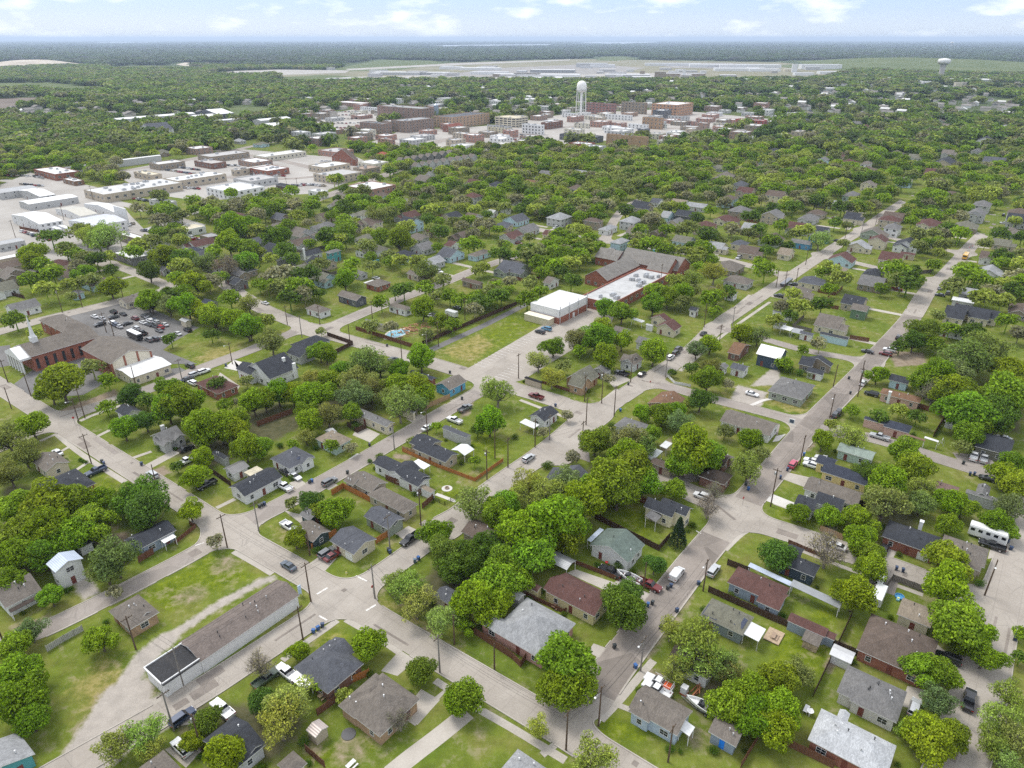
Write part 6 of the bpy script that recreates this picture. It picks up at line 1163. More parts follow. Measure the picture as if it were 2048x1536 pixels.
while n_ < 130 and tries < 5000:
    tries += 1; x, y = rh.choice(((rh.uniform(1030, 1520), rh.uniform(215, 275)), (rh.uniform(870, 1060), rh.uniform(246, 300)), (rh.uniform(300, 760), rh.uniform(305, 392)), (rh.uniform(600, 900), rh.uniform(200, 290)), (rh.uniform(1300, 1600), rh.uniform(215, 290)))); p = G(x, y)
    if not spot_free(p, 9): continue
    c_ = rh.choice(('white', 'ltgrey', 'cream', 'tan', 'brick', 'brownbrick', 'beige')); w, d = rh.uniform(12, 26), rh.uniform(12, 22); z = rh.choice((4.5, 5, 6, 8)); u, v = uv(p)
    if y > 302: w, d, z = w*rh.uniform(1.2, 2.2), d*rh.uniform(1.1, 1.7), rh.choice((4.5, 5, 6))
    if not spot_free(p, max(w, d)*.55): continue
    block('q', None, None, z, {'brick': (.32,.19,.15), 'brownbrick': (.27,.19,.15), 'cream': (.52,.49,.40)}.get(c_, c_), rh.choice(('white', 'white', (.55,.54,.52), (.42,.41,.40))), 'brick' if 'brick' in c_ else 'paint', windows=(2 if z > 5.5 else 1, 5, 1.8, 1.6), units=2, name='shop', cat='shop', mark=False, B=PX(*xy((u-w/2, v-d/2)), z), T=PX(*xy((u+w/2, v+d/2)), z), group='flat-roofed shops of the town', label=say({'brick': 'red brick', 'brownbrick': 'brown brick', 'ltgrey': 'light grey'}.get(c_, c_)+' low flat-roofed shop', p)); n_ += 1
for k in range(46):
    x, y = rh.uniform(640, 1560), rh.uniform(129, 158); z = rh.uniform(6, 11); wd_ = rh.uniform(25, 95)/FPX*G(x, y)[1]*.35
    p = G(x, y, z); q = uv(p, -8); c_ = rh.choice(((.5,.5,.5), (.42,.41,.4), (.36,.34,.31), (.56,.55,.53)))
    block('q', None, None, z, c_, rh.choice(((.5,.5,.51), (.4,.4,.41), (.58,.58,.58))), 'paint', rot=-8, parapet=.3, name='depot', cat='depot', mark=False, B=PX(*xy((q[0], q[1]), -8), z), T=PX(*xy((q[0]+wd_, q[1]+rh.uniform(25, 55)), -8), z), group='low airfield sheds', label='low pale grey shed among the far airfield aprons')
# far industry and airport sheds: white and grey boxes, each on its own
FARB = [(760,141,840,148,9,'ltgrey'), (742,142,900,147,8,'pale'), (878,131,925,136,10,'white'), (918,134,1000,137,9,'white'), (940,142,1015,146,8,'white'), (985,146,1080,150,9,'tan'), (1000,152,1130,158,10,'tan'), (1024,147,1160,150,9,'white'), (1060,137,1150,142,10,'pale'), (1152,125,1215,128,16,'ltgrey'), (1180,127,1230,131,12,'white'), (1290,125,1400,128,11,'white'), (1380,127,1470,130,12,'white'), (1440,126,1560,132,13,'white'), (1310,141,1332,146,22,'tan'), (1280,139,1290,145,18,'tan'), (1366,135,1372,142,26,'white'), (1210,147,1300,151,9,'ltgrey'), (1320,144,1410,150,10,'tan'), (1430,134,1520,139,10,'white'), (1500,136,1560,140,9,'white'), (1586,123,1596,133,28,'white'), (1604,126,1682,132,18,'white'), (1612,130,1640,137,12,'ltgrey'), (1640,142,1690,145,8,'white'), (1570,136,1600,140,9,'cream'), (1734,154,1785,157,8,'ltgrey'), (1480,157,1540,160,8,'white'), (1536,155,1552,159,8,'white'), (1590,144,1628,147,9,'white'), (935,116,1020,112,12,'white'), (895,110,960,113,12,'ltgrey'), (1900,160,1990,158,9,'ltgrey'), (1912,163,1925,168,12,'cream'), (1820,161,1845,163,8,'white'), (1847,162,1866,164,8,'white'), (1464,170,1510,174,8,'white'), (1506,175,1530,178,7,'white'), (1190,183,1210,186,8,'cream'), (1640,175,1690,178,8,'ltgrey'), (1700,163,1740,166,8,'white'), (1783,175,1812,180,8,'ltgrey'), (255,100,270,104,9,'white'), (690,98,720,99.5,10,'white'), (1842,98,1856,101,12,'white'), (590,100,610,101,9,'white')]
for k, (a, b, c2, d2, z, c_) in enumerate(FARB):
    p = G((a+c2)/2, (b+d2)/2); q0, q1 = G(a, (b+d2)/2), G(c2, (b+d2)/2); wdt = q1[0]-q0[0]
    wd = {'ltgrey': 'light grey', 'tan': 'tan', 'white': 'white', 'pale': 'pale grey', 'cream': 'cream'}[c_]
    t2, r = block('x', None, (c2, (b+d2)/2), z, c_, rnd.choice(('white', (.62,.62,.63), (.5,.5,.52))), 'paint', rot=-8, d=min(wdt*.5, 60), B=(a, (b+d2)/2), parapet=.3, name='factory' if wdt > 70 else 'depot', cat='factory' if wdt > 70 else 'depot', mark=False, units=0,
        label=say(wd+(' sprawling factory shed' if wdt > 120 else (' factory tower' if z > 15 else ' far-off depot')), p))
# ------------------------------------------------------------------ vehicles where they stand
for a in ((365,1436,'U','navy','suv'), (445,1419,'V','white','pickup'), (363,1496,'V','white','suv'), (579,1054,'-V','white','pickup'), (654,1106,'U','grey','suv'), (665,1112,'U','darkred','sedan'), (577,1132,'V','slate','sedan', 'blue-grey saloon driving along the street between the two crossings'), (820,1079,'-U','black','pickup'),
          (574,1346,'V','white','pickup'), (533,1357,'U','green','pickup'), (1354,1149,'U','white','van'), (1427,1142,'U','silver','suv'), (1299,1171,'-V','darkred','pickup'), (1221,1144,'V','black','pickup'), (1317,1367,'V','white','pickup'), (1313,1381,'V','white','pickup'),
          (1673,1092,'V','white','sedan'), (1769,1097,'U','dark','sedan'), (1761,1164,'U','white','suv'), (1984,1092,'V','black','pickup'), (1896,1317,'V','black','suv'), (1938,1401,'U','black','pickup', 'black pickup truck parked in the street at the bottom right below the round trees'.replace(' at the bottom right', '')), (1829,1417,'U','silver','suv'),
          (115,905,'V','white','sedan'), (192,943,'-U','navy','pickup'), (373,897,'U','black','sedan'), (373,923,'U','white','pickup'), (413,970,'-U','black','pickup'), (110,735,'U','dark','sedan'), (128,743,'U','black','sedan'), (380,732,'V','dark','suv'), (390,749,'U','silver','suv'), (408,743,'U','white','suv'), (375,758,'U','dark','sedan'), (385,766,'V','white','suv'),
          (570,944,'V','dark','sedan'), (590,953,'-V','white','sedan'), (569,974,'V','white','pickup'), (659,964,'U','grey','suv', 'grey estate car driving on the side street past the tan double-winged house'), (930,817,'U','grey','pickup'), (909,841,'V','white','pickup'), (855,855,'U','white','sedan'), (786,720,'U','dark','suv'),
          (1057,917,'U','silver','suv', 'silver estate car driving along the main street near the dark green lawn'), (1072,793,'V','darkred','pickup'), (1080,664,'V','black','suv'), (1093,658,'V','blue','suv'), (1504,788,'-V','white','sedan'), (1244,747,'V','dark','pickup'), (1284,748,'U','black','sedan'), (1341,715,'U','white','suv'), (1352,706,'U','black','suv'), (1357,698,'U','dark','suv'), (1407,667,'U','black','sedan'), (1491,679,'V','white','suv'), (1404,993,'V','white','suv'),
          (1624,922,'V','white','sedan'), (1623,931,'V','white','suv'), (1646,917,'V','white','sedan'), (1586,929,'U','pink','suv'), (1759,874,'V','silver','pickup'), (1948,913,'U','white','pickup'), (1968,918,'U','silver','pickup'), (1976,957,'V','black','sedan'), (1731,946,'V','silver','sedan'), (2006,876,'V','white','sedan'), (1671,830,'U','dark','suv'), (1678,824,'U','black','suv'), (1726,766,'U','white','suv'), (1743,788,'V','black','suv'),
          (1735,703,'V','black','sedan'), (1771,708,'V','darkred','suv'), (1779,700,'V','white','suv'), (1797,675,'U','black','suv'), (305,950,'V','silver','suv'), (915,615,'V','dark','sedan'), (752,556,'V','white','sedan'), (860,632,'V','white','pickup'), (1084,493,'U','silver','suv'), (1078,501,'U','dark','sedan'), (1430,492,'V','white','suv'), (1672,481,'V','black','sedan'), (1716,440,'V','white','suv'), (1880,576,'U','silver','suv'), (1896,586,'U','grey','suv'), (1880,590,'V','dark','sedan'), (2007,430,'U','black','suv'), (530,606,'V','white','sedan'), (4,640,'V','black','sedan')):
    car(*a[:5], label=a[5] if len(a) > 5 else None)
for k, (s0, s1) in enumerate(PADS):
    if k % 2 == 0: q_ = PX(s0[0]*.65+s1[0]*.35, s0[1]*.65+s1[1]*.35, .6); car(q_[0], q_[1], math.degrees(math.atan2(s1[1]-s0[1], s1[0]-s0[0])), rnd.choice(('white', 'silver', 'grey', 'black', 'dark', 'navy', 'darkred', 'white')), rnd.choice(('sedan', 'suv', 'suv', 'pickup')), full=q_[1] > 560)
LOT = 'cars parked in the church lot'
for x, y, d, c_, k in ((189,633,'V','white','sedan'), (204,637,'V','silver','sedan'), (227,624,'V','black','suv'), (246,628,'V','black','sedan'), (228,634,'U','dark','sedan'), (270,637,'V','darkred','suv'), (289,632,'V','grey','suv'), (296,636,'V','silver','sedan'), (300,642,'V','white','suv'), (286,645,'V','white','sedan'), (308,640,'V','navy','sedan'), (312,645,'V','silver','suv'), (298,649,'V','dark','sedan'), (318,650,'V','black','sedan'), (225,646,'V','white','suv'), (231,650,'V','navy','suv'), (255,647,'U','black','sedan'), (200,649,'-U','black','suv'), (238,653,'V','silver','sedan'),
                      (320,655,'V','red','suv'), (329,649,'V','white','sedan'), (312,653,'V','dark','suv'), (318,661,'V','grey','sedan'), (272,657,'V','silver','suv'), (262,661,'V','grey','sedan'), (268,665,'V','silver','sedan'), (375,660,'V','black','suv'), (343,671,'V','lightgreen','sedan'), (355,667,'V','white','sedan'), (310,678,'V','dark','suv'), (298,680,'V','grey','suv'), (285,666,'V','black','pickup'), (325,676,'V','silver','sedan')):
    car(x, y, d, c_, k, full=True, group=LOT)
# small far cars in rows: body and glass only
for (x0, y0, x1, y1, n, g) in ((70,352, 86,356, 6, 'cars on the industrial street'), (5,350, 60,352, 8, 'cars in the depot yard'), (38,368, 88,372, 7, 'cars in the depot yard'), (40,462, 100,480, 9, 'cars along the yard fence'), (268,397, 300,402, 6, 'cars by the storage row'), (340,460, 372,470, 6, 'cars by the tyre shop'), (380,474, 402,482, 3, 'cars by the tyre shop'), (330,340, 390,348, 12, 'cars before the shopping row'), (352,334, 400,340, 10, 'cars before the shopping row'), (600,368, 650,372, 8, 'cars by the shops'), (720,342, 752,344, 6, 'cars by the shops'),
                          (640,225, 735,222, 14, 'vehicles in the town yard'), (630,232, 740,229, 15, 'vehicles in the town yard'), (625,239, 730,237, 14, 'vehicles in the town yard'), (640,247, 720,246, 10, 'vehicles in the town yard'), (655,255, 715,256, 8, 'vehicles in the town yard'), (1025,278, 1080,284, 12, 'cars in the town lot'), (1030,268, 1060,272, 7, 'cars in the town lot'), (1300,290, 1330,294, 4, 'cars by the clinic'), (790,290, 830,296, 6, 'cars in the town lot'), (250,452, 268,446, 3, 'cars on the industrial street'), (420,328, 480,332, 9, 'cars in the shopping lots'), (500,348, 570,352, 10, 'cars in the shopping lots'), (560,372, 610,370, 7, 'cars in the shopping lots'), (330,372, 400,378, 9, 'cars in the shopping lots'), (640,322, 700,326, 8, 'cars in the shopping lots'), (282,460, 300,462, 3, 'cars on the industrial street')):
    for k in range(n):
        f = (k+.5)/n; car(x0+(x1-x0)*f, y0+(y1-y0)*f+rnd.uniform(-.6, .6), 'V' if rnd.random() < .8 else 'U', rnd.choice(('white', 'white', 'silver', 'grey', 'black', 'dark', 'navy', 'tan', 'red')), rnd.choice(('sedan', 'suv', 'suv', 'pickup')), full=False, group=g)
# bus, school bus, caravan, lorry trailers, boats
def bodybox(name, label, cat, x, y, a, L_, w, z0, h, col, stripe=None, wheels=2, windows=True, group=None, hood=False):
    p = G(x, y, 1.2); rt = root(name, (p[0], p[1], .05), a); tag(rt, label, cat, group)
    b_ = MB(); loft(b_, [(-L_/2, sec(w/2-.08, z0, z0+h-.05)), (-L_/2+.15, sec(w/2, z0, z0+h)), (L_/2-.25, sec(w/2, z0, z0+h)), (L_/2, sec(w/2-.12, z0, z0+h-.25))]); link('body', b_.mesh('body', 'car_paint'), rt, col=col)
    if windows:
        b_ = MB(); n = max(2, int(L_/1.5))
        for k in range(n):
            xx = (k+.5)/n*L_-L_/2
            for s in (-1, 1): b_.box(xx-.45, xx+.45, s*w/2-.02, s*w/2+.02, z0+h*.52, z0+h*.8)
        link('window', b_.mesh('window', 'car_glass'), rt)
        b_ = MB(); b_.box(L_/2-.06, L_/2+.02, -w/2+.25, w/2-.25, z0+h*.45, z0+h*.8); link('windscreen', b_.mesh('windscreen', 'car_glass'), rt)
    if stripe: b_ = MB(); b_.box(-L_/2+.1, L_/2-.3, -w/2+.1, w/2-.1, z0+h, z0+h+.12); link('roof', b_.mesh('roof', 'paint'), rt, col=stripe)
    for sx in ((.3, -.3) if wheels == 2 else (-.05, -.18)):
        for sy in (-1, 1): w_ = link('wheel', CM['pickup']['tyre'], rt, (sx*L_, sy*(w/2-.1), .45)); link('rim', CM['pickup']['rim'], w_)
    MARKS.append((x, y, label.split(' with')[0].split(' parked')[0].split(' standing')[0])) if nwords(label) < 6 else None
    return rt
bodybox('minibus', 'black minibus with white roof standing in the church lot', 'bus', 270,672, UA+pi/2+pi, 9, 2.4, .5, 2.5, (.02,.02,.022), (.7,.7,.7)); bodybox('school_bus', 'yellow school bus stopped on the far street beside red barriers', 'bus', 1931,513, UA+pi, 8, 2.4, .6, 2.4, (.62,.34,.03))
bodybox('school_bus', 'yellow bus parked by the orange-striped drive-in', 'bus', 240,357, UA+pi/2, 9, 2.5, .6, 2.3, (.62,.36,.03)); bodybox('caravan', 'white caravan parked beside the taupe hip house', 'caravan', 1975,1071, UA-pi/2, 8.2, 2.5, .6, 2.7, (.70,.70,.69), (.62,.62,.61), 1)
bodybox('lorry_trailer', 'white lorry trailer nearest the depot fence', 'trailer', 115,464, UA+pi/2, 10, 2.6, 1, 3, (.7,.7,.7), None, 1, False); bodybox('lorry_trailer', 'long white lorry trailer beside the big grey-roofed store', 'trailer', 132,462, UA+pi/2, 14, 2.6, 1, 3, (.7,.7,.7), None, 1, False); bodybox('lorry', 'white lorry parked under trees by the cul-de-sac', 'lorry', 162,520, UA+.4, 9, 2.5, .8, 2.8, (.68,.67,.62))
bodybox('lorry', 'yellow van lorry beside the pale tin-roofed station', 'lorry', 421,485, UA+pi/2, 7, 2.4, .7, 2.4, (.6,.42,.05)); bodybox('box_trailer', 'white box trailer beside the leafy yard fence', 'trailer', 1757,1192, UA, 6, 2.3, .5, 2.1, (.7,.7,.7), None, 1, False); bodybox('flatbed_lorry', 'dark lorry with long flat trailer stopped on the main street', 'lorry', 1573,563, UA, 13, 2.4, .6, 1.0, (.06,.06,.07), None, 1, False)
bodybox('covered_trailer', 'white covered trailer beside the grey garage bungalow', 'trailer', 903,628, UA+pi/2, 6, 2.4, .5, 2.3, (.66,.66,.66), None, 1, False)
def boat(label, x, y, a, L_):
    p = G(x, y, .9); rt = root('motorboat', (p[0], p[1], .08), a); tag(rt, label, 'boat', 'boats on trailers'); b_ = MB(); n = 9; V = []
    for i in range(n):
        f = i/(n-1); w = 1.15*(1-max(0, (f-.35)/.65)**2.2)*(.92+.08*min(1, f*4)); h = 1.25+.35*f; k = .45+.3*max(0, f-.6)
        V.append([(-w, h), (-w*.96, h-.12), (-w*.8, k+.25), (0, k), (w*.8, k+.25), (w*.96, h-.12), (w, h), (w-.14, h), (max(w-.22, 0), h-.5), (0, h-.55), (-max(w-.22, 0), h-.5), (-w+.14, h)])
    loft(b_, [(L_*(i/(n-1)-.5), V[i]) for i in range(n)]); link('hull', b_.mesh('hull', 'car_paint'), rt, col=(.70, .70, .69))
    b_ = MB(); cab(b_, .9, .3, -.2, -.3, .75, 1.3, 1.85, .15); link('windscreen', b_.mesh('windscreen', 'car_glass'), rt)
    for sx in (-1.6, -.6): b_ = MB(); b_.box(sx-.3, sx+.3, -.7, .7, 1.0, 1.3); b_.box(sx-.38, sx-.28, -.7, .7, 1.3, 1.6); link('seat', b_.mesh('seat', 'plastic'), rt, col=(.18,.17,.17))
    b_ = MB(); b_.box(-L_/2-.5, -L_/2+.05, -.25, .25, .6, 1.6); link('outboard_motor', b_.mesh('outboard_motor', 'plastic'), rt, col=(.03,.03,.03))
    tb = MB(); tb.tube([(-L_*.35, -.8, .45), (L_*.2, -.8, .45), (L_*.65, 0, .5)], .06, 6); tb.tube([(-L_*.35, .8, .45), (L_*.2, .8, .45), (L_*.65, 0, .5)], .06, 6); tb.tube([(-L_*.15, -1, .38), (-L_*.15, 1, .38)], .06, 6); link('trailer_frame', tb.mesh('trailer_frame', 'bare_metal'), rt, col=(.3,.3,.3))
    for s in (-1, 1): w_ = link('wheel', CM['sedan']['tyre'], rt, (-L_*.15, s*1.12, .33)); link('rim', CM['sedan']['rim'], w_)
boat('white motorboat on a trailer beside the white house with green roof', 1257,1154, UA-pi/2+pi, 6.2); boat('white motorboat in the cluttered yard behind the light blue house', 1406,1413, UA+pi/2, 6.6)
# ladder rack and orange load on the work pickup
def addon():
    rt = [c for c in CARS if hypot(c[2][0]-G(1317,1367,.6)[0], c[2][1]-G(1317,1367,.6)[1]) < .1][0][0]; b_ = MB()
    for y in (-.9, .9): b_.tube([(-2.8, y, 1.95), (1.2, y, 1.95)], .04, 5); [b_.tube([(x, y, 1.15), (x, y, 1.95)], .04, 5) for x in (-2.8, -1.2)]
    for x in (-2.8, -1.8, -.8): b_.tube([(x, -.9, 1.95), (x, .9, 1.95)], .04, 5)
    link('ladder_rack', b_.mesh('ladder_rack', 'paint'), rt, col=(.6,.6,.6)); b_ = MB(); b_.box(-2.5, -1.2, -.7, .7, .75, 1.5); link('toolbox', b_.mesh('toolbox', 'plastic'), rt, col=(.6,.10,.03))
addon()
for c_, base, p, lab in CARS:
    small = c_['group'] not in ('vehicles parked about the neighbourhood', LOT)
    if lab: tag(c_, lab, c_['category'], c_['group']); continue
    if small: c_['label'] = base+' among the '+c_['group']; continue
    tag(c_, say(base+(' parked' if nwords(base) < 3 else ''), p), c_['category'], c_['group'])

# ------------------------------------------------------------------ street furniture
POLES = [(455,1096,10,0), (367,1372,10,0), (272,1299,9,0), (348,1462,10,0), (12,1296,9,1), (403,1500,9,2), (622,1204,11,0), (606,1279,9,0), (750,1197,9.5,0), (880,1346,10,0), (909,1289,8,0), (989,1339,7,0), (780,1096,10,0), (842,1050,11,2), (620,1111,7,0), (518,1063,9,0), (1406,1182,9,1), (1281,1342,9,1), (1197,1452,10,1), (1132,1501,10,0), (1287,1181,8,0), (1336,1524,9,0), (1969,1191,10,1), (16,765,9,0), (23,817,8,0), (62,792,9,0), (170,836,11,0), (158,845,9,1), (183,927,10,0), (272,772,8,0), (365,763,9,0), (465,728,9,1), (315,978,8,0), (213,665,9,0), (228,672,8,0),
         (789,900,9,0), (855,872,10,1), (604,675,10,0), (990,917,10,0), (1016,935,10,0), (974,960,10,2), (804,722,10,0), (877,693,11,0), (700,685,8,0), (854,700,8,1), (1164,900,10,0), (1203,807,12,2), (1169,803,10,0), (1228,832,11,0), (1172,850,10,0), (1070,895,10,0), (1099,880,9,0), (1357,955,10,0), (1261,765,10,0), (1331,755,10,0), (1037,757,10,0), (1541,1013,12,2), (1599,930,10,0), (1715,793,11,2), (1659,837,9,1), (1718,772,10,0), (1666,775,9,0), (1321,570,11,0), (1464,657,10,0), (1408,655,11,0), (1384,510,13,0), (1294,500,12,0), (1552,575,9,0), (1568,580,10,0), (1686,495,11,0), (1721,475,11,0), (1751,450,10,0), (1611,530,9,0), (1591,570,9,0), (1490,690,9,0), (1438,690,9,0),
         (125,625,11,2), (247,598,11,2), (165,615,9,0), (31,475,11,0), (128,440,10,0), (186,400,11,0), (268,412,11,0), (372,480,10,0), (340,437,10,1), (244,497,9,0), (575,383,11,0), (595,378,9,0), (640,650,9,0), (575,650,9,0), (745,640,9,0), (930,640,10,0), (896,667,9,0), (1019,577,10,0)]
def pole(x, y, h, k):
    p = G(x, y); rt = root('street_lamp' if k == 1 else 'utility_pole', p, UA+(pi/2 if k == 2 else 0)); rt['group'] = 'poles along the streets'
    t_ = MB(); t_.tube([(0, 0, -.3), (0, 0, h)], [.19, .12], 8); link('pole', t_.mesh('pole', 'wood'), rt, col=(.11,.075,.05) if rnd.random() < .75 else (.22,.2,.18))
    if h > 8:
        a_ = MB(); a_.box(-1.15, 1.15, -.06, .06, h-.75, h-.6); [a_.lathe([(.05, 0), (.07, .1), (.03, .2)], 6, (xx, 0, h-.6)) for xx in (-1.0, -.45, .45, 1.0)]; link('crossarm', a_.mesh('crossarm', 'wood'), rt, col=(.12,.09,.065))
    if k == 2: c_ = MB(); c_.lathe([(.05, 0), (.28, .06), (.28, .85), (.1, .95)], 10, (.36, 0, h-2.1)); link('transformer', c_.mesh('transformer', 'bare_metal'), rt, col=(.45,.46,.47))
    if k == 1:
        a_ = MB(); a_.tube([(0, 0, h-1.5), (-.9, 0, h-1.0), (-1.9, 0, h-.9)], .045, 6); link('arm', a_.mesh('arm', 'bare_metal'), rt, col=(.5,.5,.5)); l_ = MB(); l_.lathe([(.05, -.08), (.22, -.02), (.2, .12), (.04, .18)], 8, (-2.05, 0, h-.92)); link('lamp_head', l_.mesh('lamp_head', 'paint'), rt, col=(.75,.75,.74))
    tag(rt, say({0: 'dark wooden utility pole', 1: 'wooden street lamp pole', 2: 'utility pole with grey transformer'}[k], p), 'street lamp' if k == 1 else 'utility pole')
    return (p[0], p[1], h)
PP = {(a[0], a[1]): pole(*a) for a in POLES}
def wires(*keys):
    for a, b in zip(keys[:-1], keys[1:]):
        A_, B_ = PP[a], PP[b]; mid = ((A_[0]+B_[0])/2, (A_[1]+B_[1])/2); rt = root('power_line', mid); w_ = MB(); l = hypot(B_[0]-A_[0], B_[1]-A_[1]); nx_, ny_ = -(B_[1]-A_[1])/l, (B_[0]-A_[0])/l
        for s, dz in ((-1.0, -.45), (0.3, -.45), (1.0, -.45), (.1, -2.4)):
            pts = []
            for i in range(13):
                f = i/12; pts.append((A_[0]+(B_[0]-A_[0])*f+nx_*s-mid[0], A_[1]+(B_[1]-A_[1])*f+ny_*s-mid[1], A_[2]+dz+(B_[2]-A_[2])*f-.022*l*4*f*(1-f)))
            w_.tube(pts, .018, 3, cap=False)
        me = w_.mesh('cable', 'rubber'); link('cable', me, rt); tag(rt, say('sagging black power cables', mid), 'power line', 'power lines between the poles')
wires((348,1462), (367,1372), (622,1204), (780,1096), (842,1050), (974,960), (1070,895), (1169,803), (1261,765), (1331,755)); wires((1016,935), (1164,900)); wires((1132,1501), (880,1346), (750,1197)); wires((622,1204), (455,1096)); wires((183,927), (158,845), (62,792), (16,765)); wires((272,1299), (367,1372)); wires((1541,1013), (1599,930), (1715,793), (1718,772)); wires((365,763), (465,728), (604,675)); wires((804,722), (877,693)); wires((1406,1182), (1281,1342), (1197,1452), (1132,1501)); wires((1568,580), (1686,495), (1721,475), (1751,450)); wires((247,598), (125,625))
bn = MB(); bn.add([(-.24, -.28, .08), (.24, -.28, .08), (.24, .28, .08), (-.24, .28, .08), (-.3, -.36, .98), (.3, -.36, .98), (.3, .36, .98), (-.3, .36, .98)], [(0, 1, 5, 4), (1, 2, 6, 5), (2, 3, 7, 6), (3, 0, 4, 7), (3, 2, 1, 0)]); BIN = bn.mesh('body', 'plastic')
bn = MB(); bn.add([(-.33, -.42, .98), (.33, -.42, .98), (.33, .4, .98), (-.33, .4, .98), (-.28, -.36, 1.06), (.28, -.36, 1.06), (.28, .34, 1.1), (-.28, .34, 1.1)], [(0, 1, 5, 4), (1, 2, 6, 5), (2, 3, 7, 6), (3, 0, 4, 7), (4, 5, 6, 7)]); BLID = bn.mesh('lid', 'plastic')
bn = MB(); bn.tube([(-.3, .3, .12), (-.22, .3, .12)], .12, 8); bn.tube([(.22, .3, .12), (.3, .3, .12)], .12, 8); BWH = bn.mesh('wheel', 'rubber')
for x, y, c_ in ((777,1100,'dark'), (780,1104,'navy'), (830,1122,'blue-grey'), (837,1117,'blue'), (627,1263,'blue'), (636,1257,'blue'), (645,1251,'navy'), (1336,1176,'dark'), (1342,1172,'navy'), (1397,1167,'navy'), (1296,1210,'blue'), (1305,1206,'dark'), (1354,1221,'navy'), (1322,1255,'dark'), (1229,1293,'dark'), (1271,1333,'blue'), (1793,1137,'navy'), (1806,1141,'navy'), (2016,1083,'navy'), (2022,1097,'navy'), (2033,1272,'blue'), (2031,1278,'navy'), (1739,1435,'blue'),
               (204,923,'dark'), (208,927,'navy'), (283,928,'navy'), (353,766,'dark'), (358,765,'dark'), (363,764,'navy'), (452,731,'navy'), (619,964,'dark'), (624,962,'blue'), (695,945,'dark'), (519,1013,'dark'), (524,1010,'dark'), (529,1008,'navy'), (944,1037,'navy'), (739,890,'dark'), (924,797,'dark'), (1111,811,'navy'), (1241,821,'blue'), (1257,768,'dark'), (1497,978,'blue'), (1492,968,'dark'), (1608,909,'blue'), (1575,939,'navy'), (1561,955,'navy'), (1698,756,'dark'), (1701,786,'dark'), (1927,926,'dark'), (1940,948,'navy'), (1949,948,'navy'), (774,691,'dark'), (900,745,'dark'), (1358,985,'dark')):
    p = G(x, y, .5); rt = root('wheelie_bin', (*p, .1), UA+rnd.uniform(-.5, 1.9)); cc = {'dark': (.035,.04,.042), 'navy': (.03,.05,.10), 'blue': (.03,.09,.24), 'blue-grey': (.10,.14,.19)}[c_]
    for nm, me in (('body', BIN), ('lid', BLID), ('wheel', BWH)): link(nm, me, rt, col=tuple(v*(1.2 if nm == 'lid' else 1) for v in cc))
    tag(rt, say({'dark': 'dark grey', 'navy': 'navy blue'}.get(c_, c_)+' wheelie bin', p), 'bin', 'wheelie bins out on the kerbs')
def fence(label, pts, col, h=1.8, matn='wood', closed=False, kind='board'):
    q = GP(*pts); c0 = q[0]; rt = root('fence', c0); tag(rt, label, 'fence'); b_ = MB(); f_ = MB(); 
    for a, b in zip(q[:-1], q[1:]):
        l = hypot(b[0]-a[0], b[1]-a[1]); an = math.atan2(b[1]-a[1], b[0]-a[0]); n = max(1, round(l/2.4))
        if kind == 'board':
            m_ = max(2, int(l/.32))
            for i in range(m_):
                f = (i+.5)/m_; f_.obox((a[0]+(b[0]-a[0])*f-c0[0], a[1]+(b[1]-a[1])*f-c0[1]), an, l/m_/2-.008, .018+.006*(i % 2), .04, h+rnd.uniform(-.04, .04))
        else:
            for z in (.1, h*.5, h-.06): f_.obox(((a[0]+b[0])/2-c0[0], (a[1]+b[1])/2-c0[1]), an, l/2, .02, z, z+.05)
            m_ = max(2, int(l/.3))
            for i in range(m_): f = (i+.5)/m_; f_.obox((a[0]+(b[0]-a[0])*f-c0[0], a[1]+(b[1]-a[1])*f-c0[1]), an, .018, .014, .05, h)
        for i in range(n+1): f = i/n; b_.obox((a[0]+(b[0]-a[0])*f-c0[0], a[1]+(b[1]-a[1])*f-c0[1]), an, .06, .06, -.1, h+.12)
    link('panel', f_.mesh('panel', matn), rt, col=col); pm_ = link('post', b_.mesh('post', matn), rt, col=tuple(v*.9 for v in col)); pm_['kind'] = 'stuff'
BR, DK, OR, TN, WH, GY_ = (.16,.075,.045), (.075,.045,.032), (.42,.17,.055), (.40,.27,.15), (.66,.66,.64), (.17,.15,.13)
